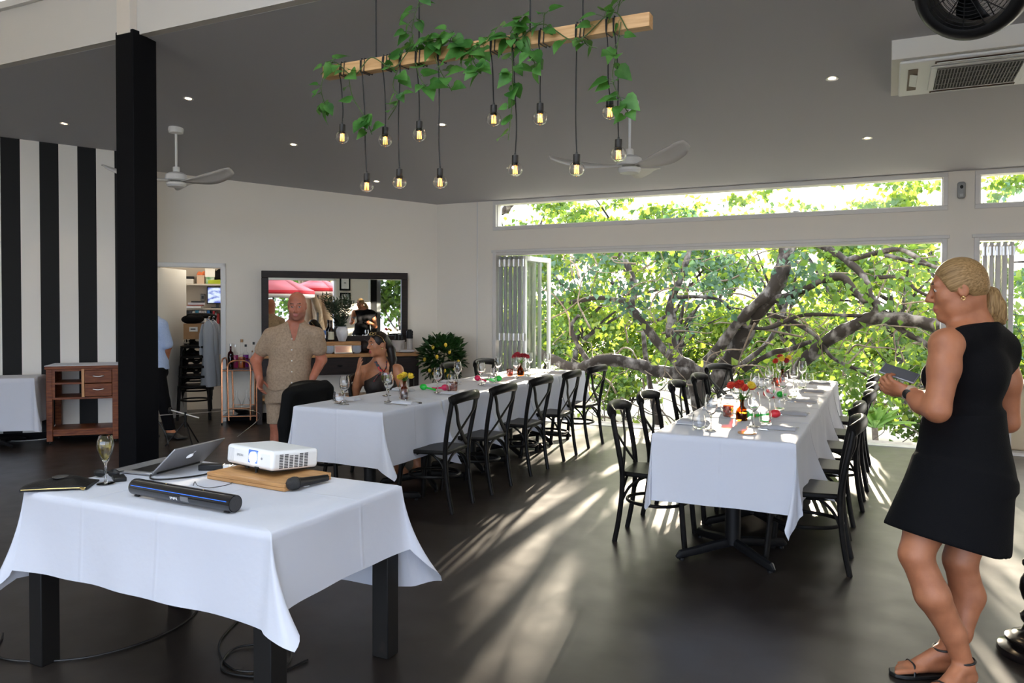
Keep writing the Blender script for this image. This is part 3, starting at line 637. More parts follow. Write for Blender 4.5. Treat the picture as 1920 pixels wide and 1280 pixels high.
for side, x0 in (('left', -3.471), ('right', -.815)):
    for k in range(5):
        for sg, sn in ((1, 'aisle' if side == 'left' else 'right'), (-1, 'wall' if side == 'left' else 'left')):
            c = (TYS[k]+CY[k])/2-.02 if sg > 0 else TYS[k]+(.0, .04, .06, .1, .1)[k]; c = max(c, 4.80); rz = -90*sg
            w = 'on %s side of %s long table, %s' % (sn, side, ORD[k]); G = ' on the %s long table' % side
            nx = x0+sg*.255
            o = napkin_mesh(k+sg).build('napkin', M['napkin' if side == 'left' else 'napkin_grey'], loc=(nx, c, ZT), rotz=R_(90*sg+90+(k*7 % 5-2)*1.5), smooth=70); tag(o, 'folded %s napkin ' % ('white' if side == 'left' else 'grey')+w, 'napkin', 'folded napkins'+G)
            o = fork().build('fork', M['steel'], loc=(nx-.01*sg, c-.085, ZT), rotz=R_(90*sg)); tag(o, 'steel fork beside the napkin '+w, 'fork', 'forks'+G)
            o = knife().build('knife', M['steel'], loc=(nx, c+.080, ZT), rotz=R_(90*sg+4)); tag(o, 'steel knife beside the napkin '+w, 'knife', 'knives'+G)
            gx, gy = x0+sg*.10, c+(.03 if sg > 0 else -.14 if k else -.24); tx, ty = x0+sg*.15, gy+.13*(1 if sg > 0 else -.2)
            if sg < 0: tx = gx-.075; ty = gy+.02
            if k == 4: gy -= .0; 
            if not (side == 'left' and k == 1 and sg < 0): glassware('wine_glass', 'clear stemmed wine glass '+w, (gx, gy, ZT), 'wine glasses'+G, 'wine glass')
            glassware('tumbler', 'clear stemless tumbler '+w, (tx, ty+(.03 if k > 2 else 0), ZT), 'tumblers'+G, 'tumbler')
# flowers in amber bottles, tea lights, maracas
AMB = [(0, .003), (.034, .003), (.036, .008), (.036, .055), (.029, .078), (.013, .094), (.012, .125), (.0145, .127), (.0145, .135), (.011, .135), (.0105, .095), (.024, .076), (.030, .055), (.030, .01), (0, .008)]
red = mat('petal_red', (.55, .012, .02), .5, col2=(.75, .08, .03), nscale=60); yel = mat('petal_yellow', (.80, .55, .02), .5, col2=(.9, .72, .1), nscale=60); drk = mat('petal_crimson', (.28, .008, .02), .5, col2=(.45, .02, .04), nscale=60)
stem_m = mat('stem_green', (.07, .17, .03), .5)
def bouquet(label, loc, heads, hgt, seed, size=.026):
    t = thing('flower_bottle', label, 'flowers in bottle', loc); r = random.Random(seed)
    MB().lathe(AMB, n=20).build('bottle', M['amber'], t, smooth=60)
    MB().lathe([(0, .01), (.029, .01), (.029, .05), (0, .05)], n=16).build('water', mat('bottle_water', (.10, .035, .006), .1) if 'bottle_water' not in bpy.data.materials else bpy.data.materials['bottle_water'], t)
    for k, mm in enumerate(heads):
        a = 2*math.pi*k/len(heads)+r.random(); rr = .012+.032*r.random()+(.02 if len(heads) > 3 else 0); h = hgt*(.86+.2*r.random())
        p = Vector((math.cos(a)*rr, math.sin(a)*rr, h)); ax_ = (p-Vector((0, 0, .11))).normalized()
        MB().tube(bez([(0, 0, .02), (p.x*.2, p.y*.2, .12), p], 5), .0018, 6).build('stem', stem_m, t)
        mb = MB(); q = ax_.to_track_quat('Z', 'Y'); s = size
        for ring_, (n_, tilt) in enumerate(((5, .25), (6, .6), (6, .95))):
            for i in range(n_):
                b = 2*math.pi*i/n_+ring_*.5; d = q @ Vector((math.cos(b)*math.sin(tilt), math.sin(b)*math.sin(tilt), math.cos(tilt)))
                mb.leaf(p-ax_*.006, d, q @ Vector((-math.cos(b), -math.sin(b), .4)), s*1.15, s*1.25, .35, -.3)
        mb.build('bloom', mm, t, smooth=80)
    mb = MB()
    for k in range(6):
        a = r.random()*6.3; mb.leaf((0, 0, .125), (math.cos(a)*.6, math.sin(a)*.6, 1), (0, 0, 1), .075, .028, .1, .5)
    mb.build('leaf', M['vine_leaf'], t); return t
bouquet('amber bottle of red flowers at the near end of the right table', (-.822, 5.06, ZT), (red, red, yel, red, red, red, yel), .215, 3, .042)
bouquet('amber bottle of red and yellow flowers toward the far end of the right table', (-.89, 7.78, ZT), (yel, yel, drk, red, yel, drk), .22, 5, .044)
bouquet('amber bottle with two yellow blooms in front of the seated woman', (-3.41, 5.10, ZT), (yel, yel, yel), .165, 6, .042)
bouquet('amber bottle of dark red flowers at the far end of the left table', (-3.43, 7.29, ZT), (drk, drk, drk, drk, drk, drk, drk), .215, 8, .040)
def tealight(label, loc, m):
    t = thing('tealight_holder', label, 'candle holder', loc)
    MB().lathe([(0, .003), (.030, .003), (.034, .01), (.035, .075), (.0335, .075), (.032, .012), (0, .01)], n=20).build('cup', m, t, smooth=50)
    MB().lathe([(0, .011), (.02, .011), (.02, .026), (0, .026)], n=14).build('candle', M['paper'], t)
copp = glass('copper_glass', (.75, .35, .2), .7, .25)
tealight('rose copper tealight glass beside the pink maraca on the left table', (-3.325, 5.72, ZT), copp)
tealight('rose copper tealight glass beside the dark red flowers on the left table', (-3.52, 7.22, ZT), copp)
tealight('amber tealight glass left of the near flower bottle on the right table', (-.93, 5.2, ZT), copp)
tealight('rose tealight glass among the far wine glasses of the right table', (-.90, 7.45, ZT), copp)
mgreen = mat('maraca_green', (.01, .55, .05), .35, coat=.3); mpink = mat('maraca_pink', (.85, .02, .14), .35, coat=.3); mred = mat('maraca_red', (.75, .03, .05), .35, coat=.3)
def maraca(label, loc, rz, m1, m2):
    t = thing('maraca', label, 'maraca', loc, rz)
    MB().ball((0, .055, .027), (.027, .036, .027), 18, 12).build('head', m1, t, smooth=180)
    MB().tube([(0, .03, .024), (0, -.05, .014), (0, -.075, .012)], [.009, .0075, .010], 12).build('handle', m2, t)
    MB().lathe([(0, 0), (.011, .0), (.011, .008), (0, .01)], (0, -.072, .012), 12, (0, -1, 0)).build('end_cap', m1, t)
maraca('pink-headed maraca lying crossed with a green one on the left table', (-3.46, 5.72, ZT), R_(-95), mpink, mpink)
maraca('green-headed maraca lying under the pink one on the left table', (-3.54, 5.66, ZT), R_(80), mgreen, mgreen)
maraca('green maraca with upright head farther along the left table', (-3.43, 6.66, ZT), R_(-60), mgreen, mgreen)
maraca('pink maraca beside the farther green one on the left table', (-3.53, 6.60, ZT), R_(65), mpink, mpink)
maraca('green maraca behind the near flower bottle on the right table', (-.79, 5.22, ZT), R_(150), mgreen, mgreen)
maraca('red maraca lying beside the near green one on the right table', (-.70, 5.28, ZT), R_(-70), mred, mgreen)
maraca('green maraca between wine glasses halfway along the right table', (-.75, 6.56, ZT), R_(170), mgreen, mgreen)
maraca('red maraca halfway along the right table beside a green one', (-.84, 6.48, ZT), R_(30), mred, mred)
# cocktail in front of the seated woman, a wooden coaster and a loose bottle cap
t = thing('cocktail_glass', 'stemmed balloon cocktail glass with pale green drink by the seated woman', 'cocktail', (-3.62, 5.16, ZT))
MB().lathe([(0, .002), (.036, .002), (.036, .004), (.010, .008), (.0045, .016), (.004, .085), (.01, .095), (.038, .112), (.047, .14), (.047, .175), (.044, .195), (.043, .195), (.0458, .175), (.0455, .14), (.036, .114), (0, .098)], n=22).build('glass', M['glass'], t, smooth=60)
MB().lathe([(0, .10), (.033, .116), (.044, .14), (.0445, .165), (0, .165)], n=20).build('drink', glass('gin_drink', (.80, .88, .55), .3, .08), t, smooth=60)
MB().lathe([(0, 0), (.022, 0), (.022, .004), (0, .004)], (.01, 0, .15), 16, (1, .4, .2)).build('lime_slice', mat('lime', (.35, .5, .06), .5), t)
MB().tube([(-.01, 0, .11), (-.05, .01, .215)], .0028, 8).build('straw', M['plastic_black'], t)
lathe_thing('coaster', 'round wooden coaster near the front edge of the right table', 'coaster', [(0, 0), (.052, 0), (.052, .007), (0, .007)], M['board_wood'], (-.71, 4.56, ZT), None, 28)
lathe_thing('coin', 'small dark coin-sized disc on the near corner of the left table', 'coin', [(0, 0), (.014, 0), (.012, .007), (0, .007)], M['iron'], (-3.115, 4.87, ZT), None, 14)
# ------------------------------------------------------------------ projector table in front
FX, FY, FZ = -2.51, 2.355, .717
t = thing('side_table', 'square-legged black table under the projector, laptop and speaker, in the foreground', 'table', (FX, FY, 0))
mb = MB(); mb.bx(-.655, .655, -.38, .38, .675, .713); mb.build('tabletop', M['black_paint'], t, bevel=.004)
mb = MB(); mb.bx(-.6, .6, -.35, .35, .60, .675); mb.build('apron', M['black_paint'], t)
worn = mat('worn_black', (.005, .0045, .0045), .5, spec=.3, col2=(.02, .014, .011), nscale=10, lo=.62, hi=.78)
for sx in (-1, 1):
    for sy in (-1, 1): mb = MB(); mb.bx(sx*.612-.04, sx*.612+.04, sy*.34-.04, sy*.34+.04, 0, .675); mb.build('leg', worn, t, bevel=.004)
o = tablecloth(.66, .385, (.265, .46, .37, .310), (1.22, 1.30, 1.46, 1.22), seed=4, flare=.05, tipf=.34, lean=((.03, 0), (0, 0), (0, 0), (.09, .0))).build('tablecloth', M['linen3'], loc=(FX, FY, FZ+.001), smooth=70)
tag(o, 'white tablecloth with long corner drapes on the foreground projector table', 'tablecloth')
Z = FZ+.0025
# champagne glass
t = thing('wine_glass', 'slender stemmed glass of pale white wine on the near table', 'wine glass', (-2.975, 2.19, Z))
MB().lathe([(0, .002), (.036, .002), (.036, .004), (.008, .008), (.004, .02), (.0038, .075), (.0065, .09), (.014, .10), (.031, .145), (.034, .165), (.031, .185), (.0255, .205), (.0245, .205), (.030, .185), (.033, .165), (.030, .146), (.013, .103), (0, .095)], n=24).build('glass', M['glass'], t, smooth=60)
MB().lathe([(0, .097), (.0125, .104), (.029, .146), (.0318, .163), (.0305, .176), (0, .176)], n=22).build('wine', glass('white_wine', (.93, .87, .52), .5, .05, .75, .3), t, smooth=60)
# clutch bag
t = thing('clutch_bag', 'black leather clutch bag with gold zip lying on the table corner', 'bag', (-3.10, 2.075, Z), R_(38))
mb = MB(); vs = []; fs = []; nx, ny = 16, 10
for l in (0, 1):
    for i in range(nx+1):
        for j in range(ny+1):
            x = (i/nx-.5)*.25; y = (j/ny-.5)*.165; e = math.sin(math.pi*min(max(i/nx, .02), .98))**.5*math.sin(math.pi*min(max(j/ny, .05), .95))**.5
            vs.append((x, y, -.0 if l == 0 else .006+.034*e+.004*math.sin(x*30+y*20)))
q_ = (nx+1)*(ny+1); I = lambda i, j, l: l*q_+i*(ny+1)+j
for i in range(nx):
    for j in range(ny): fs += [(I(i, j, 1), I(i+1, j, 1), I(i+1, j+1, 1), I(i, j+1, 1)), (I(i, j+1, 0), I(i+1, j+1, 0), I(i+1, j, 0), I(i, j, 0))]
for i in range(nx): fs += [(I(i, 0, 0), I(i+1, 0, 0), I(i+1, 0, 1), I(i, 0, 1)), (I(i+1, ny, 0), I(i, ny, 0), I(i, ny, 1), I(i+1, ny, 1))]
for j in range(ny): fs += [(I(0, j+1, 0), I(0, j, 0), I(0, j, 1), I(0, j+1, 1)), (I(nx, j, 0), I(nx, j+1, 0), I(nx, j+1, 1), I(nx, j, 1))]
mb.add(vs, fs); mb.build('bag_body', mat('bag_leather', (.006, .005, .005), .42, spec=.25, bump=.2, bscale=120), t, smooth=60)
gold = mat('gold', (.75, .55, .22), .3, metal=1)
MB().tube([(-.12, -.082, .008), (0, -.0835, .010), (.12, -.082, .008)], .0022, 6).build('zip', gold, t)
MB().tube([(.10, -.085, .010), (.118, -.095, .006)], [.004, .007], 8, flat=.5).build('zip_pull', gold, t)
MB().lathe([(0, .0), (.03, .0), (.03, .003), (0, .003)], (.0, .0, .040), 20).build('leather_badge', mat('badge_grey', (.06, .055, .05), .4), t)
t = thing('sunglasses', 'dark folded sunglasses lying behind the wine glass', 'sunglasses', (-3.09, 2.28, Z), R_(20))
for s in (-1, 1): MB().ball((s*.033, 0, .018), (.028, .012, .018), 14, 8).build('lens', M['plastic_black'], t)
MB().tube([(-.012, 0, .022), (.012, 0, .022)], .003, 6).build('bridge', M['plastic_black'], t)
for s in (-1, 1): MB().tube([(s*.06, .0, .024), (s*.06, .03, .022), (-s*.02, .045, .010)], .0025, 6).build('temple', M['plastic_black'], t)
t = thing('cigarette_case', 'small black rectangular case beside the wine glass foot', 'case', (-2.99, 2.265, Z), R_(-30))
mb = MB(); mb.bx(-.042, .042, -.025, .025, 0, .018); mb.build('case_body', M['plastic_black'], t, bevel=.004); mb = MB(); mb.bx(-.043, .043, -.001, .001, .0185, .0195); mb.build('seam', M['iron'], t)

# laptop, turned away, lid leaning back
hn, hf = Vector((-2.927, 2.381, Z)), Vector((-2.961, 2.70, Z)); ang = math.atan2(hf.y-hn.y, hf.x-hn.x)
t = thing('laptop', 'silver laptop seen from behind with its lid leaning far back', 'laptop', hn, ang)     # local x along the hinge, y towards the keyboard front
w_ = (hf-hn).length
mb = MB(); mb.bx(0, w_, .004, .235, .001, .013); mb.build('base', M['alu'], t, bevel=.004)
mb = MB(); mb.bx(.02, w_-.02, .03, .14, .0131, .0138); mb.build('keyboard', M['plastic_black'], t)
mb = MB(); mb.bx(w_*.33, w_*.67, .15, .225, .0131, .0136); mb.build('trackpad', mat('pad_grey', (.4, .4, .41), .35, metal=.6), t, bevel=.0004)
la = R_(46); R3 = Matrix.Rotation(la, 3, 'X')     # lid leans away from the keyboard
def lidv(x, h, d): return (x, -h*math.cos(R_(42))-d*math.sin(R_(42))*1, .012+h*math.sin(R_(42))-d*math.cos(R_(42)))
mb = MB(); hh = .172
P8 = [lidv(x, h, d) for d in (-.004, .003) for x, h in ((0, 0), (w_, 0), (w_, hh), (0, hh))]
mb.add(P8, [(3, 2, 1, 0), (4, 5, 6, 7), (0, 1, 5, 4), (1, 2, 6, 5), (2, 3, 7, 6), (3, 0, 4, 7)]); lid = mb.build('lid', M['alu'], t, bevel=.002)
mb = MB(); mb.add([lidv(x, h, -.0045) for x, h in ((.012, .012), (w_-.012, .012), (w_-.012, hh-.012), (.012, hh-.012))], [(0, 1, 2, 3)]); mb.build('screen', mat('laptop_screen', (.02, .02, .02), .2, emit=(.55, .65, .9), estr=.8), lid)
mb = MB(); out = []          # small glowing fruit emblem on the lid
for i in range(28):
    a = 2*math.pi*i/28; r = .020*(1+.10*math.cos(2*a)-.10*max(0, math.cos(a-math.pi/2))**8-.07*max(0, math.cos(a+math.pi/2))**8)
    if abs(a-.35) < .45: r -= .008*(1-(abs(a-.35)/.45)**2)
    out.append((w_/2+math.cos(a)*r*.95, hh/2+math.sin(a)*r))
lm = [(w_/2+.001, hh/2+.021), (w_/2+.010, hh/2+.026), (w_/2+.012, hh/2+.035), (w_/2+.003, hh/2+.030)]
mb.add([lidv(x, h, .0036) for x, h in out], [tuple(range(27, -1, -1))]); mb.add([lidv(x, h, .0036) for x, h in lm], [(3, 2, 1, 0)])
mb.build('emblem', mat('emblem_glow', (.9, .92, .95), .3, emit=(.6, .65, .75), estr=.35), lid)
MB().cyl((.03, 0, .010), (w_-.03, 0, .010), .006, n=10).build('hinge', M['iron'], t)
# adapter, cables on the table
t = thing('charger_adapter', 'small black adapter block with white plug behind the laptop', 'adapter', (-2.80, 2.60, Z), R_(28))
mb = MB(); mb.bx(-.055, .055, -.022, .022, 0, .026); mb.build('adapter_body', M['plastic_black'], t, bevel=.004)
mb = MB(); mb.bx(.055, .082, -.016, .016, .004, .022); mb.build('plug', M['plastic_white'], t, bevel=.003)
cab = M['plastic_black']
o = MB().tube(bez([(-2.955, 2.40, Z+.006), (-2.87, 2.33, Z+.005), (-2.80, 2.36, Z+.004), (-2.74, 2.47, Z+.004), (-2.74, 2.58, Z+.004), (-2.78, 2.70, Z+.004), (-2.82, 2.738, Z+.004)], 8), .0036, 8).build('power_cable', cab)
tag(o, 'thick black cable looping from the laptop toward the table back', 'cable')
o = MB().tube(bez([(-2.42, 2.155, Z+.058), (-2.46, 2.20, Z+.06), (-2.50, 2.25, Z+.03), (-2.52, 2.33, Z+.002), (-2.50, 2.42, Z+.002), (-2.57, 2.50, Z+.002), (-2.66, 2.52, Z+.002), (-2.72, 2.575, Z+.002)], 8), .0014, 6).build('speaker_cable', cab)
tag(o, 'thin dark wire running from the tube speaker to the adapter', 'cable')
t = thing('earphones', 'tiny black earphone pieces on the cloth behind the tube speaker', 'earphones', (-2.60, 2.21, Z))
for x, y in ((0, 0), (.035, .012)): MB().ball((x, y, .006), (.009, .006, .006), 10, 6).build('earbud', cab, t)

# tube speaker
b0, b1 = Vector((-2.700, 2.118, Z+.0335)), Vector((-2.135, 2.092, Z+.0335)); ax_ = (b1-b0).normalized(); LB = (b1-b0).length
t = thing('tube_speaker', 'long glossy black cylindrical speaker bar on the foreground table', 'speaker', (b0.x, b0.y, Z), math.atan2(ax_.y, ax_.x))
MB().lathe([(0, .003), (.029, .003), (.0315, .0), (.0325, .012), (.0325, LB-.012), (.0315, LB), (.029, LB-.003), (0, LB-.003)], (0, 0, .0335), 36, (1, 0, 0)).build('tube_body', mat('speaker_gloss', (.010, .010, .012), .16, coat=.6), t, smooth=40)
for x0 in (-.001, LB-.002): MB().lathe([(0, 0), (.0285, 0), (.0285, .003), (0, .003)], (x0, 0, .0335), 28, (1, 0, 0)).build('end_grille', mat('grille_fabric', (.03, .03, .033), .7, bump=.4, bscale=400) if 'grille_fabric' not in bpy.data.materials else bpy.data.materials['grille_fabric'], t)
def arc_patch(x0, x1, a0, a1, r): 
    vs = []; fs = []; n = 6
    for i in range(n+1):
        a = a0+(a1-a0)*i/n
        for x in (x0, x1): vs.append((x, -r*math.sin(a), .0335+r*math.cos(a)))
    for i in range(n): fs.append((2*i, 2*i+1, 2*i+3, 2*i+2))
    return MB().add(vs, fs)
arc_patch(.0, .0, 0, 0, 0)
MB().tube([(.014, -.0300, .0455), (LB-.014, -.0300, .0455)], .0014, 6).build('blue_strip', mat('blue_strip', (.02, .10, .5), .2, emit=(.03, .14, .8), estr=.5), t)
for k in range(5): arc_patch(.247+k*.0085, .2525+k*.0085, R_(97), R_(97+(14 if k % 2 else 20)), .0328).build('logo_mark', M['plastic_white'], t)
arc_patch(.305, .350, R_(84), R_(118), .0328).build('sticker', mat('sticker_grey', (.16, .16, .17), .5), t)
for x in (.19, .40): MB().ball((x, -.004, .0665), .0022, 8, 6).build('indicator_lamp', gold, t)
for x in (.03, LB-.03): mb = MB(); mb.bx(x-.012, x+.012, -.018, .018, 0, .004); mb.build('foot', M['plastic_black'], t)

# wooden board with the projector
u_ = Vector((.473, -.037, 0)).normalized(); bang = math.atan2(u_.y, u_.x)
t = thing('wooden_board', 'thick timber board under the white projector', 'board', (-2.673, 2.455, Z), bang)
mb = MB(); mb.bx(0, .475, 0, .27, 0, .014); mb.build('lower_board', M['board_wood'], t, bevel=.002)
mb = MB(); mb.bx(0, .475, 0, .27, .0148, .030); mb.build('upper_board', M['board_wood'], t, bevel=.002)
pa = math.atan2(-.065, .33)
PZ = Z+.030
t = thing('projector', 'white video projector with glowing lens, propped on the timber board', 'projector', (-2.655, 2.545, PZ), pa)
tilt = Matrix.Rotation(R_(-4.5), 3, 'X')
def tl(mb): mb.v = [tuple((tilt @ Vector((v[0], v[1]-.23, v[2])))+Vector((0, .23, .006))) for v in mb.v]; return mb
mb = MB(); mb.bx(0, .335, 0, .245, .004, .088); tl(mb).build('case', M['plastic_white'], t, bevel=.016, seg=4)
mb = MB(); mb.bx(.012, .323, .012, .235, .0, .006); tl(mb).build('case_bottom', M['plastic_black'], t)
mb = MB(); mb.bx(.165, .232, -.0012, .004, .024, .080); lr = tl(mb).build('lens_recess', mat('lens_blue', (.02, .05, .16), .25, emit=(.08, .16, .5), estr=.6), t, bevel=.004)
tl(MB().lathe([(0, .008), (.016, .007), (.021, .004), (.024, .006), (.024, .0), (0, .0)], (.205, -.002, .050), 24, (0, -1, 0))).build('lens', mat('lens_glow', (1, 1, 1), .2, emit=(.82, .9, 1), estr=3.0), lr)
tl(MB().lathe([(0, .002), (.005, .002), (.005, 0), (0, 0)], (.262, -.0005, .05), 14, (0, -1, 0))).build('sensor', mat('sensor_dot', (.3, .3, .32), .3), t)
for c in range(6):
    mb = MB()
    for r in range(9):
        if r > 6 and c in (2, 3) and r == 8: continue
        mb.bx(.3348, .3358, .036+c*.026, .036+c*.026+.019, .014+r*.0068, .014+r*.0068+.0042)
    tl(mb).build('vent', mat('vent_slot', (.05, .05, .055), .6) if c == 0 else bpy.data.materials['vent_slot'], t)
for k in range(8): mb = MB(); mb.bx(.012+k*.006, .0145+k*.006, -.0006, .001, .018, .074); tl(mb).build('front_rib', mat('rib_grey', (.6, .61, .63), .4) if k == 0 else bpy.data.materials['rib_grey'], t)
mb = MB(); mb.bx(.150, .162, .0, .012, -.003, .006); mb.bx(.215, .24, -.0015, .006, .004, .012); tl(mb).build('latch', M['plastic_black'], t)
MB().cyl((.185, .03, 0), (.185, .03, .026), .006, n=12).build('front_foot', M['plastic_black'], t)
mb = MB(); mb.bx(.04, .29, .215, .235, .0, .012); mb.build('rear_foot', M['plastic_black'], t)
tc = bpy.data.curves.new('logo_text', 'FONT'); tc.body = 'EPSON'; tc.size = .0155; tc.extrude = .0002; tc.align_x = 'CENTER'
to = bpy.data.objects.new('logo_text', tc); COL.objects.link(to); me_ = bpy.data.meshes.new_from_object(to.evaluated_get(bpy.context.evaluated_depsgraph_get())); bpy.data.objects.remove(to)
for v in me_.vertices:
    x, y, z = v.co; q = tilt @ Vector((x*.95+.105, -.0012-.23, y+.044)); v.co = q+Vector((0, .23, .006))
me_.materials.clear(); me_.materials.append(mat('logo_grey', (.22, .23, .25), .4)); link('logo_text', me_, t, smooth=0)
# microphone
m0, m1 = Vector((-2.185, 2.455, Z+.0285)), Vector((-2.158, 2.655, Z+.0175)); ax_ = (m1-m0).normalized()
t = thing('microphone', 'black handheld microphone leaning on the right end of the timber board', 'microphone', m0)
q = ax_.to_track_quat('Z', 'Y')
def mq(mb): mb.v = [tuple(q @ Vector(v)) for v in mb.v]; return mb
mq(MB().lathe([(0, -.032), (.014, -.029), (.024, -.018), (.0275, -.002), (.0275, .008), (.024, .016), (0, .018)], n=24)).build('mesh_head', mat('mic_mesh', (.016, .016, .017), .5, bump=.5, bscale=500), t, smooth=60)
mq(MB().lathe([(.0245, .012), (.026, .016), (.024, .022)], n=24)).build('collar', M['iron'], t)
mq(MB().lathe([(0, .02), (.0225, .022), (.019, .05), (.015, .16), (.0135, .185), (0, .187)], n=20)).build('handle', M['plastic_black'], t, smooth=50)
mb = MB(); mb.bx(-.003, .003, -.0215, -.0185, .055, .085); mq(mb).build('switch_plate', M['plastic_white'], t)
# cables on the floor beneath
for k, (pts, lab) in enumerate((
    ([(-2.75, 2.75, .006), (-2.6, 2.45, .006), (-2.35, 2.30, .006), (-2.2, 2.42, .008), (-2.32, 2.55, .012), (-2.5, 2.45, .008), (-2.4, 2.28, .006), (-2.2, 2.32, .006), (-2.15, 2.5, .006)], 'coiled black cable on the floor under the projector table'),
    ([(-3.3, 2.9, .006), (-3.0, 2.7, .006), (-2.9, 2.4, .006), (-3.0, 2.1, .006), (-3.3, 1.95, .006), (-3.55, 2.1, .006)], 'black cable on the floor around the left table leg'))):
    tag(MB().tube(bez(pts, 10), .0045, 8).build('floor_cable', cab), lab, 'cable')

# ------------------------------------------------------------------ by the striped wall
rw_ = M['red_wood']
def stag(name, label, cat, u, o, z=0, group=None): return thing(name, label, cat, sw(u, o, z), TH, group)   # local x along wall, y into wall
t = stag('serving_cabinet', 'open reddish wooden serving cabinet with two drawers by the striped wall', 'cabinet', -.03, .47)
Wc, Dc = .69, .42; Lg = .058
for x in (0, Wc-Lg):
    for y in (0, Dc-Lg): mb = MB(); mb.bx(x, x+Lg, y, y+Lg, .03, .80); mb.build('leg', rw_, t, bevel=.003)
mb = MB(); mb.bx(-.012, Wc+.012, -.012, Dc+.012, .80, .832); mb.build('top_board', rw_, t, bevel=.004)
mb = MB(); mb.bx(Lg, Wc-Lg, .006, Dc-.006, .475, .497); mb.build('bottom_panel', rw_, t)
mb = MB(); mb.bx(.335, .362, .004, Dc-.004, .497, .80); mb.build('divider', mat('pale_edge', (.55, .28, .10), .45, col2=(.42, .18, .06), nscale=9), t)
mb = MB(); mb.bx(Lg, .335, .004, Dc-.004, .636, .655); mb.build('shelf', rw_, t)
mb = MB(); mb.bx(Lg, .335, .003, .02, .776, .80); mb.bx(.362, Wc-Lg, .003, .02, .785, .80); mb.build('front_rail', rw_, t)
mb = MB(); mb.bx(Lg, Lg+.025, .003, .02, .497, .776); mb.build('stile', rw_, t)
for x_ in (.01, Wc-.022): MB().bx(x_, x_+.012, Lg, Dc-Lg, .475, .80).build('side_panel', rw_, t)
for z0 in (.503, .646):
    mb = MB(); mb.bx(.366, Wc-Lg-.003, -.004, .36, z0, z0+.136); d = mb.build('drawer', rw_, t, bevel=.003)
    MB().tube(bez([(.45, -.004, z0+.075), (.455, -.026, z0+.076), (.50, -.030, z0+.070), (.545, -.026, z0+.076), (.55, -.004, z0+.075)], 5), .0052, 8).build('handle', M['steel'], d)
mb = MB(); mb.bx(.01, Wc-.01, .012, Dc-.012, .135, .155); mb.bx(Lg, Wc-Lg, .012, .03, .085, .135); mb.bx(Lg, Wc-Lg, Dc-.03, Dc-.012, .085, .135); mb.build('low_shelf', rw_, t, bevel=.002)
for x in (Lg/2, Wc-Lg/2):
    for y in (Lg/2, Dc-Lg/2): MB().cyl((x-.008, y, .016), (x+.008, y, .016), .016, n=14).build('caster', M['iron'], t)
mb = MB(); mb.bx(-.014, Wc+.014, -.014, Dc+.014, 0, .006)
o = mb.build('folded_cloth', M['linen'], loc=sw(-.03, .47, .8325), rotz=TH, bevel=.002); tag(o, 'white cloth laid over the top of the wooden serving cabinet', 'cloth')
t = stag('dining_table', 'black pedestal table under the cloth at the far left edge', 'table', -.56, .34)
mb = MB(); mb.bx(-.44, .44, -.22, .22, .69, .72); mb.build('tabletop', M['black_paint'], t)
MB().cyl((0, 0, .03), (0, 0, .69), .04, n=16).build('pedestal', M['iron'], t)
for k in range(4):
    a = R_(45+90*k); MB().tube([(0, 0, .05), (.2*math.cos(a), .2*math.sin(a), .045), (.34*math.cos(a), .34*math.sin(a), .018)], [.03, .026, .018], 8, flat=.7, upv=(0, 0, 1)).build('foot', M['iron'], t)
o = tablecloth(.445, .225, (.48, .18, .5, .54), (1.12, 1.2, 1.2, 1.1), seed=9, flare=.04, tipf=.16).build('tablecloth', M['linen'], loc=sw(-.56, .34, .722), rotz=TH, smooth=70)
tag(o, 'white tablecloth on the small table at the far left edge', 'tablecloth')
o = MB().tube(bez([sw(-.9, .16, .006), sw(-.6, .10, .006), sw(-.35, .16, .006), sw(-.15, .10, .006), sw(-.06, .12, .03), sw(-.04, .10, .14), sw(-.02, .02, .20)], 6), .0035, 6).build('white_cable', M['plastic_white'])
tag(o, 'white cable along the skirting by the wooden serving cabinet', 'cable')

# microphone stand behind the column and its cable
t = thing('microphone_stand', 'low black stand with a short chrome bar between the column and the bar cart', 'stand', (-6.62, 5.80, 0))
for k in range(3):
    a = R_(100+120*k); MB().tube([(0, 0, .27), (.20*math.cos(a), .20*math.sin(a), .012)], .007, 8).build('leg', M['iron'], t)
MB().cyl((0, 0, .20), (0, 0, .36), .012, n=10).build('post', M['iron'], t)
hb = Vector((.80, .42, 0)).normalized()
MB().tube([hb*-.16+Vector((0, 0, .385)), hb*.14+Vector((0, 0, .30))], .009, 8).build('boom_bar', M['steel'], t)
MB().lathe([(0, 0), (.03, 0), (.034, .012), (.03, .024), (0, .024)], hb*-.17+Vector((0, 0, .38)), 14, hb).build('clutch_knob', M['plastic_black'], t)
o = MB().tube(bez([(-6.86, 5.54, .33), (-6.75, 5.62, .345), (-6.62, 5.80, .345), (-6.45, 6.02, .35), (-6.30, 6.25, .36), (-6.2, 6.42, .30), (-6.3, 6.5, .2), (-6.5, 6.4, .02)], 8), .0035, 6).build('hanging_cable', M['steel']); tag(o, 'thin pale cable strung from the column over the low stand', 'cable')
o = MB().tube(bez([(-6.93, 5.5, .36), (-6.80, 5.56, .33), (-6.70, 5.60, .18), (-6.66, 5.62, .04), (-6.5, 5.5, .008), (-6.2, 5.3, .008)], 8), .008, 8).build('floor_cable', cab); tag(o, 'thick black cable arching to the floor right of the column', 'cable')
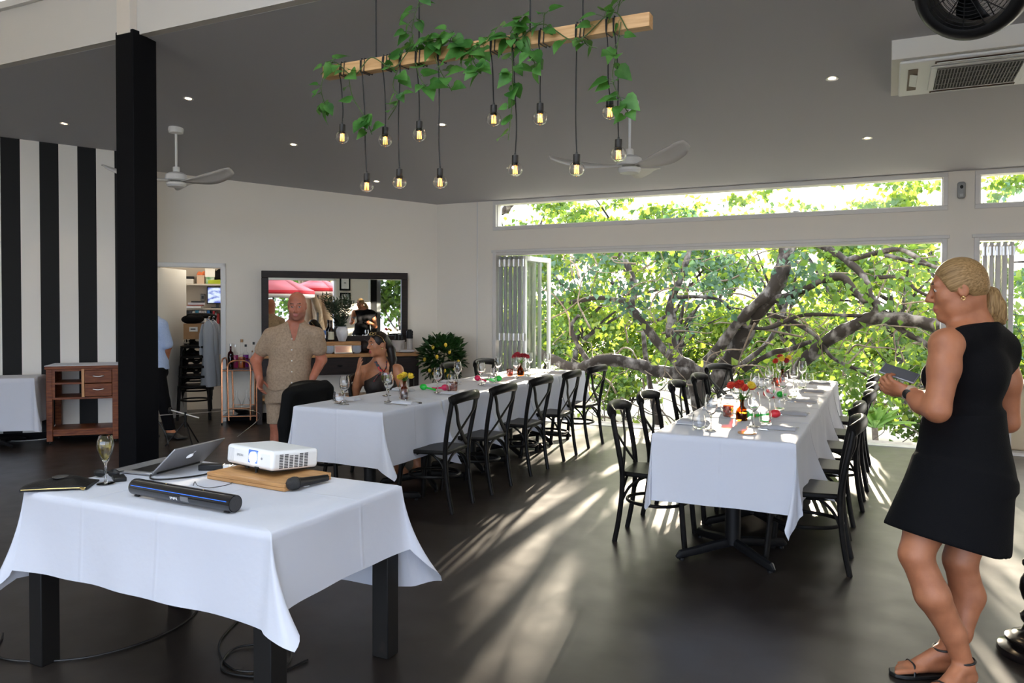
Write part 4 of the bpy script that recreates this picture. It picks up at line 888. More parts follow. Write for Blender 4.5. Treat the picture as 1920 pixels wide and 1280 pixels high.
# ------------------------------------------------------------------ storeroom contents (behind the doorway)
def mtag(name, label, cat, u, o, z=0, rz=0, group=None): return thing(name, label, cat, mw(u, o, z), TH+rz, group)   # local x along the wall, local -y out of it
def mobj(mb, name, m, u, o, z, label, cat, group=None, rz=0, **k): return tag(mb.build(name, m, loc=mw(u, o, z), rotz=TH+rz, **k), label, cat, group)
def bxm(*a): return MB().bx(*a)
shm = mat('shelf_board', (.55, .49, .40), .6)
for k, (z, w) in enumerate(((1.765, 'uppermost, under the boxes'), (1.425, 'middle, under the monitor'), (1.13, 'lowest, under the binders'))):
    mobj(bxm(-.38, .72, -.30, 0, 0, .022), 'wall_shelf', shm, -3.34, -1.32, z, 'pale shelf in the storeroom, '+w, 'shelf', 'storeroom shelves', bevel=.002)
z = 1.788
bw_ = mat('box_cream', (.75, .72, .65), .7)
def carton(u0, u1, z0, z1, m, lab, o=-1.30, dep=.2, m2=None):
    t = mtag('storage_box', lab, 'box', (u0+u1)/2, o, z0)
    h = z1-z0; w = (u1-u0)/2
    bxm(-w, w, -dep, 0, 0, h-.018).build('box_body', m, t, bevel=.002); bxm(-w-.002, w+.002, -dep-.002, .0, h-.018, h).build('lid', m2 or m, t, bevel=.002); return t
carton(-3.065, -2.955, z, z+.095, mat('box_green', (.05, .25, .06), .6, col2=(.55, .62, .5), nscale=14), 'green and white box on the top storeroom shelf')
carton(-3.075, -2.945, z+.096, z+.215, bw_, 'cream box stacked on the green box in the storeroom')
carton(-3.185, -3.085, z, z+.12, mat('box_tan', (.55, .40, .28), .7), 'tan box on the top storeroom shelf left of the green box')
t = mtag('paper_bag', 'orange topped bag behind the tan box in the storeroom', 'bag', -3.13, -1.29, z)
MB().prism([(-.06, -.09), (.06, -.09), (.06, 0), (-.06, 0)], 0, .12).build('bag_body', mat('bag_peach', (.62, .42, .3), .7), t, bevel=.008)
MB().tube(bez([(-.05, -.04, .11), (-.03, -.04, .16), (.0, -.05, .13), (.03, -.04, .165), (.05, -.04, .12)], 4), .022, 8).build('tissue', mat('tissue_orange', (.8, .2, .06), .6), t)
t = mtag('storage_tub', 'small dark lidded tub at the left of the top storeroom shelf', 'tub', -3.28, -1.29, z)
bxm(-.05, .05, -.12, 0, 0, .07).build('tub_body', bw_, t, bevel=.006); bxm(-.053, .053, -.125, .0, .07, .105).build('lid', M['plastic_black'], t, bevel=.004)
t = mtag('duffel_bag', 'black bag slumped on the top storeroom shelf', 'bag', -2.93, -1.22, z+.03)
MB().ball((0, 0, .075), (.10, .09, .085), 20, 12).ball((.05, 0, .10), (.07, .08, .09), 16, 10).build('bag_body', M['fabric_black'], t, smooth=180)
MB().tube(bez([(-.08, -.05, .11), (-.03, -.08, .19), (.05, -.07, .21), (.09, -.04, .14)], 5), .006, 8, flat=.5).build('strap', M['fabric_black'], t)
mb = MB()
for k in range(4): mb.tube(bez([(-.10, -.10+.012*k, .008+.012*k), (-.03, -.12, .012+.012*k), (.05, -.11, .010+.014*k), (.13, -.1, .022+.015*k)], 4), .012, 8)
mobj(mb, 'folded_vest', mat('vest_lime', (.35, .42, .02), .7), -2.93, -1.17, z-.003, 'lime high-visibility cloth under the black bag in the storeroom', 'cloth', smooth=60)
t = mtag('monitor', 'small black monitor with a pale blue picture in the storeroom', 'monitor', -2.92, -1.22, 1.448)
bxm(-.14, .14, -.03, 0, .06, .305).build('bezel', M['plastic_black'], t, bevel=.005)
def screen_m():
    m = mat('monitor_screen', (.02, .02, .03), .3); nt = m.node_tree; b = nt.nodes['Principled BSDF']
    n = nt.nodes.new('ShaderNodeTexNoise'); n.inputs['Scale'].default_value = 9; nt.links.new(_pos(nt, 'Object', (1, 1, 2)), n.inputs['Vector'])
    r = nt.nodes.new('ShaderNodeValToRGB'); r.color_ramp.elements[0].color = (.06, .10, .45, 1); r.color_ramp.elements[1].color = (.65, .75, .95, 1); r.color_ramp.elements[0].position = .42; r.color_ramp.elements[1].position = .58
    nt.links.new(n.outputs['Fac'], r.inputs[0]); nt.links.new(r.outputs[0], b.inputs['Emission Color']); b.inputs['Emission Strength'].default_value = .55; return m
bxm(-.125, .125, -.0315, -.0305, .075, .29).build('screen', screen_m(), t)
bxm(-.02, .02, -.02, .0, .01, .07).bx(-.08, .08, -.06, .04, 0, .012).build('stand', M['plastic_black'], t)
for k, (w, h, m, lab) in enumerate(((.2, .03, M['paper'], 'thick white ledger at the bottom of the paper pile in the storeroom'), (.19, .014, mat('ledger_red', (.45, .10, .08), .6), 'thin red folder in the storeroom paper pile'), (.21, .032, mat('ledger_lilac', (.62, .58, .62), .6), 'pale lilac book on the storeroom paper pile'), (.17, .018, M['plastic_black'], 'black tray on top of the storeroom paper pile'))):
    zz = 1.448+(0, .031, .046, .079)[k]
    mobj(bxm(-w/2, w/2, -.2, 0, 0, h), 'ledger', m, -3.2+.01*k, -1.10+.01*k, zz, lab, 'book', 'paper pile in the storeroom', rz=R_(3*k-4), bevel=.002)
t = mtag('wall_box', 'small grey box on the storeroom wall beside the monitor', 'wall box', -3.12, -1.325, 1.60)
bxm(-.03, .03, -.05, 0, -.05, .05).build('cover', mat('wallbox_grey', (.18, .17, .15), .5), t, bevel=.006); bxm(-.014, .014, -.053, -.05, -.02, .02).build('dial', M['plastic_black'], t)
cols = [(.62, .58, .5), (.02, .02, .025), (.05, .05, .06), (.72, .68, .6), (.05, .28, .42), (.75, .72, .68), (.70, .66, .62), (.72, .70, .66), (.02, .16, .42), (.45, .28, .15), (.48, .03, .04), (.30, .32, .3), (.38, .03, .03)]
bn = ['cream', 'black', 'charcoal', 'ivory', 'teal', 'white', 'pale grey', 'off-white', 'blue', 'tan', 'red', 'grey green', 'dark red']
u = -3.36
for k, c in enumerate(cols):
    w = (.034, .038, .04, .036, .045, .034, .03, .034, .042, .03, .028, .022, .03)[k]; h = (.25, .26, .26, .255, .265, .262, .26, .262, .265, .21, .255, .23, .22)[k]
    t = mtag('binder', '%s binder in the storeroom row, %s' % (bn[k], 'leftmost' if k == 0 else 'rightmost' if k == 12 else 'right of the %s one' % bn[k-1]), 'binder', u+w/2, -1.30, 1.153, 0, 'binders in the storeroom row')
    mb = bxm(-w/2+.001, w/2-.001, -.22, 0, 0, h); mb.build('cover', mat('binder_%s' % bn[k].replace(' ', '_').replace('-', '_'), c, .5), t, bevel=.003)
    if h > .25: bxm(-w/2+.007, w/2-.007, -.222, -.219, .14, .20).build('spine_label', M['paper'], t)
    u += w+.002
sl_ = bpy.data.lights.new('storeroom_lamp', 'POINT'); sl_.energy = 4; sl_.color = (1, .92, .80); sl_.shadow_soft_size = .12; slo = bpy.data.objects.new('storeroom_lamp', sl_); COL.objects.link(slo); slo.location = mw(-3.0, -.62, 2.2)
# stacked chairs with a carton and a bag on them, shirts on hangers
for k in range(5):
    dup(ch0, tuple(mw(-3.16+.008*k, -.42-.015*k, 0)+UZ*(.0+.135*k)) if k == 0 else tuple(mw(-3.16+.008*k, -.42-.015*k, .128*k)), TH+R_(180+2*(k % 2)), 'black cross-back chair stacked in the storeroom doorway, %s' % ('lowest of the stack', 'second from the floor', 'middle of the stack', 'second from the top', 'topmost, under the carton')[k], 'chairs stacked in the storeroom')
t = mtag('cardboard_box', 'brown cardboard box with a white label on the stacked chairs', 'box', -3.15, -.40, 1.045, R_(4))
bxm(-.14, .14, -.12, .12, 0, .20).build('box_body', M['cardboard'], t, bevel=.003)
bxm(-.07, .03, -.1215, -.1205, .10, .16).build('paper_label', M['paper'], t); bxm(-.055, .005, -.1225, -.1215, .125, .140).build('label_print', M['iron'], t)
mb = MB(); mb.add([(.142, -.12, .2), (.142, .12, .2), (.19, .11, .30), (.19, -.11, .30)], [(0, 1, 2, 3)]); f = mb.build('flap', M['cardboard'], t); s_ = f.modifiers.new('thick', 'SOLIDIFY'); s_.thickness = .004
mb = MB(); mb.bx(.10, .135, -.121, -.1205, .0, .20); mb.build('tape', M['paper'], t)
t = mtag('shoulder_bag', 'black soft bag lying on the cardboard box', 'bag', -3.17, -.40, 1.246)
MB().ball((-.02, 0, .055), (.13, .10, .062), 22, 12).ball((.06, -.02, .06), (.07, .07, .05), 16, 10).build('bag_body', M['fabric_black'], t, smooth=180)
MB().tube(bez([(-.1, -.06, .08), (-.04, -.10, .125), (.05, -.09, .11), (.11, -.04, .12)], 5), .008, 8, flat=.5).build('strap', M['fabric_black'], t)
t = mtag('paper_stack', 'white papers standing beside the cardboard box in the doorway', 'papers', -2.985, -.36, 1.045)
for k in range(5): mb = MB(); mb.box((0.006*k, 0, .13-.008*k), (.003, .18, .24-.02*k), (0, .09*k-.1, 0)); mb.build('sheet', M['paper'], t)
shirt = mat('shirt_greyblue', (.42, .46, .52), .8, bump=.2, bscale=30)
for k, (u_0, lab) in enumerate(((-2.98, 'grey blue shirt hanging on the storeroom door side, nearer'), (-2.93, 'grey blue shirt hanging on the storeroom door side, behind'))):
    t = mtag('hanging_shirt', lab, 'shirt', u_0, -.28-.09*k, 1.30, 0, 'hanging shirts')
    MB().tube(bez([(-.06, 0, -.06), (0, 0, .0), (.06, 0, -.06)], 5), .004, 6).build('hanger', M['steel'], t)
    MB().tube(bez([(0, 0, 0), (.0, 0, .03), (.012, 0, .04), (.02, 0, .03)], 4), .002, 6).build('hook', M['steel'], t)
    mb = MB(); vs = []; nn = 18; zz = [0, -.05, -.12, -.3, -.5, -.7, -.86]; ww = [.02, .06, .075, .07, .078, .085, .09]
    for z_, w_2 in zip(zz, ww):
        for i in range(nn): a = 2*math.pi*i/nn; r = 1+.18*math.sin(a*4+z_*6)*(-z_); vs.append((w_2*math.cos(a)*r, .05*math.sin(a)*r*(.5+min(1, -z_*4)), z_-.015))
    mb.add(vs, [(i*nn+j, i*nn+(j+1) % nn, (i+1)*nn+(j+1) % nn, (i+1)*nn+j) for i in range(6) for j in range(nn)]); mb.build('shirt_body', shirt, t, smooth=180)
    for s in (-1, 1): MB().tube(bez([(s*.06, 0, -.06), (s*.085, 0, -.16), (s*.09, 0, -.30), (s*.085, 0, -.46)], 4), [.025]*5+[.032]*8, 10, flat=.6).build('sleeve', shirt, t)

# ------------------------------------------------------------------ copper bar cart with bottles
CP = Vector((-7.395, 7.038, 0)); ca = math.atan2(.317, .43)
t = thing('bar_cart', 'copper framed bar cart with arched front and dark shelves by the storeroom door', 'cart', CP, ca); cu = M['copper']      # local y into the room depth, away from the camera
for y in (0, .36):
    MB().tube([(.075, y, .055), (.06, y, .65)]+bez([(.06, y, .65), (.07, y, .745), (.12, y, .79), (.20, y, .80), (.28, y, .79), (.33, y, .745), (.34, y, .65)], 5)[1:]+[(.335, y, .055)], .0105, 10).build('front_arch' if y == 0 else 'rear_arch', cu, t)
for x in (-.005, .41):
    MB().tube([(x, 0, .03), (x, 0, .70)]+bez([(x, 0, .70), (x, .03, .795), (x, .10, .82), (x, .26, .82), (x, .33, .795), (x, .36, .70)], 5)[1:]+[(x, .36, .03)], .0105, 10).build('end_hoop', cu, t)
    for y in (0, .36): MB().cyl((x-.006, y, .018), (x+.006, y, .018), .018, n=14).build('caster', M['iron'], t)
for z in (.675, .105):
    for y in (0, .36): MB().cyl((0, y, z), (.41, y, z), .007, n=8).build('rail', cu, t)
    bxm(.0, .405, .008, .352, z+.004, z+.014).build('dark_shelf', mat('smoked_shelf', (.02, .017, .016), .15) if z > .5 else bpy.data.materials['smoked_shelf'], t)
bxm(.075, .33, .01, .35, .20, .206).build('tray', M['mirror'], t); MB().cyl((.07, 0, .205), (.335, 0, .205), .007, n=8).cyl((.07, .36, .205), (.335, .36, .205), .007, n=8).build('tray_rail', cu, t)
def bottle(label, loc, h, r, gm, cm, liquid=None, neck=.30, clabel=None, grp='bottles on the bar cart', name='bottle', square=False):
    t = thing(name, label, 'bottle', loc, 0, grp); nr = r*.34; hb = h*(1-neck)
    MB().lathe([(0, .003), (r*.95, .003), (r, .01), (r, hb*.82), (r*.8, hb*.93), (nr, hb), (nr*.95, h*.93), (nr*1.12, h*.94), (nr*1.1, h*.97), (nr, h*.97)], n=20).build('glass', gm, t, smooth=50)
    MB().lathe([(0, h*.90), (nr*1.15, h*.90), (nr*1.15, h), (0, h)], n=14).build('stopper', cm, t)
    if liquid: MB().lathe([(0, .008), (r*.92, .008), (r*.92, hb*.80), (0, hb*.80)], n=18).build('liquid', liquid, t, smooth=40)
    if clabel: MB().lathe([(r*1.01, hb*.2), (r*1.01, hb*.62)], n=20).build('paper_label', clabel, t)
    return t
def cpt(x, y, z): return CP+Vector((math.cos(ca)*x-math.sin(ca)*y, math.sin(ca)*x+math.cos(ca)*y, z))
gl = M['thin_glass']; purp = glass('purple_drink', (.62, .22, .74), .3, .06); wine_r = glass('red_drink', (.55, .08, .16), .3, .06); pinkd = glass('magenta_drink', (.85, .25, .6), .3, .06); ambd = glass('whisky', (.9, .62, .25), .3, .06)
cork = mat('cork', (.35, .2, .1), .7); silv = M['steel']; blk = M['plastic_black']
zs = .690
bottle('dark red bottle with silver cap at the left of the bar cart', cpt(.06, .25, zs), .31, .036, glass('dark_red_glass', (.25, .03, .06), .5, .08), silv, wine_r)
bottle('magenta liqueur bottle with silver cap second from the left on the bar cart', cpt(.125, .20, zs), .30, .036, gl, silv, pinkd)
bottle('squat clear decanter with a tall cork on the bar cart', cpt(.215, .12, zs), .37, .045, gl, cork, ambd, .5)
bottle('purple liqueur bottle with black cap behind the decanter', cpt(.245, .24, zs), .30, .036, gl, blk, purp)
bottle('small clear bottle with cork between decanter and tall bottle', cpt(.325, .24, zs), .22, .024, gl, cork)
bottle('tall clear bottle with black label and black cap on the bar cart', cpt(.355, .15, zs), .335, .036, gl, blk, None, .36, mat('label_black', (.02, .02, .03), .5))
bottle('clear bottle with silver cap at the right of the bar cart', cpt(.39, .26, zs), .30, .032, gl, silv)
DEC = [(0, .003), (.055, .003), (.06, .012), (.045, .06), (.02, .11), (.014, .17), (.018, .20), (.017, .20), (.013, .17), (.018, .11), (.043, .06), (.056, .012), (0, .008)]
for k, (x, y, lab) in enumerate(((.14, .18, 'clear glass decanter on the mirrored tray of the bar cart, left'), (.26, .2, 'clear glass decanter on the mirrored tray of the bar cart, right'))):
    tag(MB().lathe(DEC, n=20).build('decanter', gl, loc=cpt(x, y, .2075), smooth=60), lab, 'decanter', 'decanters on the bar cart')
t = thing('cocktail_shaker', 'dark glossy bowl shape on the lowest bar cart shelf', 'bowl', cpt(.21, .17, .12))
MB().lathe([(0, .002), (.05, .002), (.09, .03), (.10, .055), (.096, .055), (.085, .032), (0, .01)], n=24).build('bowl', M['black_gloss'], t, smooth=60); MB().ball((0, 0, .045), (.06, .06, .03), 16, 8).build('ice_scoop', M['steel'], t)

# ------------------------------------------------------------------ wall mirror and console counter
t = mtag('wall_mirror', 'large wall mirror in a wide dark timber frame behind the counter', 'mirror', -1.37, .042, 1.466, R_(1.6))
hw, hh, fwid = .95, .468, .088
mb = MB(); mb.bx(-hw, hw, -.045, -.004, hh-fwid, hh); mb.bx(-hw, hw, -.045, -.004, -hh, -hh+fwid); mb.bx(-hw, -hw+fwid, -.045, -.004, -hh+fwid, hh-fwid); mb.bx(hw-fwid, hw, -.045, -.004, -hh+fwid, hh-fwid)
mb.build('frame', M['dark_wood'], t, bevel=.005); bxm(-hw+fwid-.01, hw-fwid+.01, -.018, -.012, -hh+fwid-.01, hh-fwid+.01).build('mirror_glass', M['mirror'], t); bxm(-hw+.01, hw-.01, -.012, -.002, -hh+.01, hh-.01).build('backing', M['dark_wood'], t)
t = mtag('console_counter', 'long console counter with timber top and dark drawers under the mirror', 'counter', -2.40, .02, 0)
Lc = 2.09
bxm(0, Lc, -.44, 0, .825, .868).build('counter_top', M['counter_wood'], t, bevel=.004)
dw = M['dark_wood']
bxm(.03, Lc-.03, -.415, -.01, .60, .825).build('carcass', dw, t)
for k in range(3):
    x0 = .05+k*(Lc-.10)/3; x1 = x0+(Lc-.10)/3-.015
    d = bxm(x0, x1, -.428, -.414, .625, .815).build('drawer', dw, t, bevel=.003); MB().ball(((x0+x1)/2, -.44, .72), (.035, .014, .012), 12, 8).build('cup_pull', M['iron'], d)
for x in (.03, Lc-.09):
    for y in (-.415, -.07): bxm(x, x+.06, y, y+.06, 0, .60).build('leg', dw, t, bevel=.003)
bxm(.03, Lc-.03, -.40, -.03, .29, .325).build('low_shelf', M['counter_wood'], t, bevel=.003)
zc = .8685
# riser with vase, bottle; crockery along the counter
t = mtag('riser_shelf', 'small honey timber riser in the middle of the counter', 'riser', -1.30, .235, zc)
bxm(-.22, .22, -.08, .08, .10, .152).build('riser_top', M['counter_wood'], t, bevel=.003)
for x in (-.20, .17): bxm(x, x+.03, -.07, .07, 0, .10).build('support', M['dark_wood'], t)
zr = zc+.1525
t = mtag('olive_vase', 'white glazed urn of olive branches on the timber riser', 'vase', -1.315, .235, zr)
MB().lathe([(0, .002), (.045, .002), (.052, .02), (.075, .08), (.082, .13), (.07, .165), (.055, .185), (.062, .195), (.056, .195), (.050, .185), (.065, .16), (0, .12)], n=28).build('urn', mat('urn_glaze', (.68, .68, .70), .25, coat=.4, col2=(.42, .41, .43), nscale=3, lo=.5, hi=.7), t, smooth=60)
olv = leafmat('olive_leaf', (.025, .055, .03), (.08, .13, .08), (.10, .18, .06), .15, 20)
r = random.Random(21); 
for k in range(16):
    a = r.random()*6.28; sp = .05+.24*r.random(); hgt = .12+.30*r.random()
    pts = bez([(0, 0, .10), (math.cos(a)*.02, math.sin(a)*.02, .20), (math.cos(a)*sp*.6, min(math.sin(a)*sp*.45, .04), .20+hgt*.6), (math.cos(a)*sp, min(math.sin(a)*sp*.6, .06), .20+hgt)], 6)
    br = MB().tube(pts, .0022, 5).build('branch', M['twig'], t); mb = MB()
    for i in range(5, len(pts)):
        for s in (0, 1, 2): b = r.random()*6.28; dv = Vector((math.cos(b), min(math.sin(b)*.8, .25), .45+r.random()*.5)); mb.leaf(pts[i], dv, (r.random()-.5, r.random()-.5, 1), .055+.03*r.random(), .016, .1, .2)
    mb.build('leaf_spray', olv, br)
t = mtag('oil_bottle', 'tall dark bottle with cream label left of the olive urn', 'bottle', -1.455, .225, zr)
MB().lathe([(0, .003), (.038, .003), (.04, .01), (.04, .135), (.03, .165), (.015, .185), (.014, .24), (.016, .245), (.016, .262), (0, .262)], n=20).build('glass', mat('bottle_brown', (.03, .015, .008), .12), t, smooth=50); MB().lathe([(.0408, .025), (.0408, .125)], n=20).build('paper_label', mat('label_cream', (.72, .66, .48), .6), t); MB().lathe([(0, .262), (.016, .262), (.016, .275), (0, .275)], n=14).build('cap', M['iron'], t)
def stack_bowls(label, u, o, z, n_, r_, h_, m, name='bowl', grp=None):
    for k in range(n_):
        tag(MB().lathe([(0, .002), (r_*.55, .002), (r_*.85, h_*.55), (r_, h_), (r_*.965, h_), (r_*.8, h_*.6), (0, .008)], n=24).build(name, m, loc=mw(u, o, z+k*h_*.42), smooth=60),
            label+(', topmost' if k == n_-1 else ', at the bottom' if k == 0 else ', %s from the bottom' % ('second', 'third', 'fourth', 'fifth')[k-1]), name, grp)
blu = mat('bowl_blue', (.52, .58, .66), .3, coat=.2)
stack_bowls('pale blue bowl in the stack left of the framed tablet', -1.485, .37, zc, 5, .058, .038, blu, 'bowl', 'pale blue bowls by the tablet')
stack_bowls('pale blue bowl in the stack right of the framed tablet', -1.14, .37, zc, 5, .058, .038, blu, 'bowl', 'pale blue bowls right of the tablet')
t = mtag('tablet', 'framed tablet propped between two stacks of pale blue bowls', 'tablet', -1.31, .40, zc); q = Matrix.Rotation(R_(-40), 3, 'X')
for nm, b_, m_ in (('frame', (-.115, .115, -.005, .004, 0, .125), mat('tablet_frame', (.66, .62, .58), .4)), ('screen', (-.102, .102, -.0062, -.0052, .012, .113), mat('tablet_screen', (.03, .02, .02), .15, emit=(.35, .18, .14), estr=.35, col2=(.12, .06, .05), nscale=8))):
    mb = bxm(*b_); mb.v = [tuple(q @ Vector(v)+Vector((0, 0, .004))) for v in mb.v]; mb.build(nm, m_, t)
t = mtag('dark_jar', 'round dark wooden jar right of the riser on the counter', 'jar', -1.03, .25, zc)
MB().lathe([(0, .002), (.05, .002), (.075, .04), (.08, .09), (.06, .135), (.045, .145), (0, .145)], n=24).build('jar_body', M['dark_wood'], t, smooth=60); MB().lathe([(0, .145), (.05, .145), (.045, .16), (.012, .165), (.012, .175), (0, .177)], n=20).build('lid', M['dark_wood'], t, smooth=60)
t = mtag('dark_jar', 'dark jar left of the riser under the blue tin', 'jar', -1.59, .24, zc)
MB().lathe([(0, .002), (.05, .002), (.062, .03), (.062, .15), (.055, .17), (0, .17)], n=24).build('jar_body', M['dark_wood'], t, smooth=60); MB().lathe([(0, .17), (.056, .17), (.05, .185), (0, .19)], n=20).build('lid', M['iron'], t, smooth=60)
t = mtag('tea_tin', 'blue and white tin standing on the dark jar', 'tin', -1.58, .24, zc+.192)
bxm(-.06, .06, -.03, .03, 0, .105).build('tin_body', mat('tin_blue', (.05, .13, .35), .35), t, bevel=.004); bxm(-.055, .055, -.0312, -.0302, .01, .05).build('front_label', M['paper'], t)
stack_bowls('off-white noodle bowl stacked at the right end of the counter', -.575, .22, zc, 5, .093, .060, mat('bowl_stone', (.66, .62, .58), .45), 'bowl', 'off-white bowls on the counter')
for k in range(3):
    t = mtag('canister', 'black canister standing in the top off-white bowl, %s' % ('left', 'middle', 'right')[k], 'canister', -.615+.045*k, .22, zc+.134, 0, 'black canisters')
    MB().lathe([(0, .0), (.02, .0), (.021, .09), (0, .09)], n=16).build('can_body', M['plastic_black'], t); MB().lathe([(0, .09), (.022, .09), (.022, .10), (0, .10)], n=16).build('lid', M['iron'], t)
for k in range(5): tag(MB().lathe([(0, .002), (.036, .002), (.045, .058), (.0475, .06), (.043, .06), (.034, .006), (0, .006)], n=20).build('paper_cup', mat('cup_stone', (.62, .58, .55), .5) if k == 0 else bpy.data.materials['cup_stone'], loc=mw(-.425, .24, zc+.030*k), smooth=50), 'off-white cup in the stack beside the noodle bowls, '+('at the bottom', 'second from the bottom', 'middle', 'second from the top', 'topmost')[k], 'cup', 'stacked cups on the counter')
t = mtag('dark_canister', 'black ridged canister on top of the stacked cups', 'canister', -.425, .24, zc+.182)
MB().lathe([(0, 0), (.042, 0), (.045, .02), (.040, .035), (.046, .05), (.041, .068), (.046, .085), (.04, .105), (0, .105)], n=20).build('can_body', M['iron'], t, smooth=50); MB().lathe([(0, .105), (.03, .105), (.025, .12), (0, .12)], n=16).build('lid', M['iron'], t)
lathe_thing('plate', 'white oval plate under a folded napkin at the right end of the counter', 'plate', [(0, .002), (.07, .002), (.115, .014), (.114, .017), (.07, .007), (0, .007)], M['china'], mw(-.49, .36, zc), None, 32)
tag(napkin_mesh(33).build('napkin', M['napkin'], loc=mw(-.49, .36, zc+.0165), rotz=TH, smooth=70), 'folded white napkin on the oval plate on the counter', 'napkin')
for k in range(4): lathe_thing('plate', 'white plate stacked at the left end of the counter, '+('lowest', 'second from the bottom', 'third from the bottom', 'topmost')[k], 'plate', [(0, .002), (.08, .002), (.13, .015), (.129, .018), (.08, .007), (0, .007)], M['china'], mw(-2.22, .24, zc+.008*k), 'plates at the left end of the counter', 32)
for k in range(3): mobj(bxm(-.13, .13, -.09, .09, 0, .008), 'menu', M['paper'] if k != 1 else M['china'], -2.24, .23, zc+.043+.009*k, 'pale menu card on the stacked plates, '+('lowest', 'middle', 'topmost')[k], 'menu', 'menus on the plates', rz=R_(8*k-6))

# lemon tree in a pot in the corner
t = mtag('lemon_tree', 'dense potted lemon tree with yellow fruit in the corner right of the counter', 'lemon tree', -.06, .62, 0)
MB().lathe([(0, .0), (.15, .0), (.19, .30), (.20, .33), (.185, .33), (.17, .29), (0, .28)], n=28).build('pot', mat('pot_grey', (.35, .34, .33), .6), t, smooth=50)
r = random.Random(5)
for k in range(3): MB().tube(bez([(.04*k-.04, 0, .27), (.06*k-.06, .02, .45), (.1*k-.1, 0, .66)], 5), .012, 8).build('stem', mat('stem_red', (.16, .07, .05), .7) if k == 0 else bpy.data.materials['stem_red'], t)
mb = MB()
for k in range(780):
    th, ph = r.random()*6.28, math.acos(1-2*r.random()); rad = (.55+.45*r.random())
    p = Vector((.30*math.sin(ph)*math.cos(th), .26*math.sin(ph)*math.sin(th), .23*math.cos(ph)))*rad+Vector((0, 0, .86 if r.random() < .8 else .72))
    d = (p-Vector((0, 0, .78))).normalized()+Vector((r.random()-.5, r.random()-.5, r.random()-.3))*.9
    mb.leaf(p, d, Vector((r.random()-.5, r.random()-.5, .8)), .075+.03*r.random(), .055, .15, .3)
mb.build('foliage', leafmat('lemon_leaf', (.008, .035, .010), (.025, .085, .02), (.08, .2, .03), .12, 12), t)
lem = mat('lemon_yellow', (.80, .50, .03), .4, col2=(.72, .58, .06), nscale=20)
for x, y, zz in ((-.26, -.12, .80), (-.17, -.2, .96), (-.02, -.27, .99), (.03, -.27, .90), (-.13, -.26, .84), (-.16, -.22, .62), (-.03, -.25, .66), (.02, -.25, .59), (.16, -.22, .77), (-.21, -.18, .66), (.10, -.25, .68)):
    mb = MB(); mb.ball((x, y, zz), (.021, .021, .027), 12, 9); mb.ball((x, y, zz-.025), .007, 8, 6); mb.build('lemon', lem, t, smooth=180)

# ------------------------------------------------------------------ hanging timber bar with filament bulbs and vine
BX0, BX1, BY, BZ = -3.28, -1.13, 4.0, 2.98
t = thing('pendant_light', 'timber bar pendant lamp with twelve filament bulbs on black cords', 'pendant lamp', (BX0, BY, BZ))
LB2 = BX1-BX0
bxm(0, LB2, -.035, .035, -.037, .037).build('timber_bar', M['pine'], t, bevel=.003)
crd = mat('cord_black', (.010, .010, .011), .6)
topz = ceilz(BY)-BZ
for x, y0 in ((.395, 0), (.712, .0), (1.451, 0), (1.768, 0)):
    MB().cyl((x, 0, .03), (x, 0, topz-.01), .0045, n=8).build('suspension_cord', crd, t); MB().lathe([(0, topz-.03), (.05, topz-.03), (.055, topz+.005), (0, topz+.005)], (x, 0, 0), 18).build('ceiling_rose', M['iron'], t)
BULBS = [(.132, -.462, -.34), (.323, -.786, -.663), (.464, -.512, -.384), (.583, -.783, -.655), (.714, -.501, -.373), (.861, -.797, -.68),
         (1.222, -.459, -.333), (1.36, -.759, -.629), (1.515, -.482, -.351), (1.743, -.789, -.664), (1.925, -.493, -.373), (1.975, -.725, -.603)]
sock = mat('socket_black', (.018, .017, .016), .45)
r = random.Random(2)
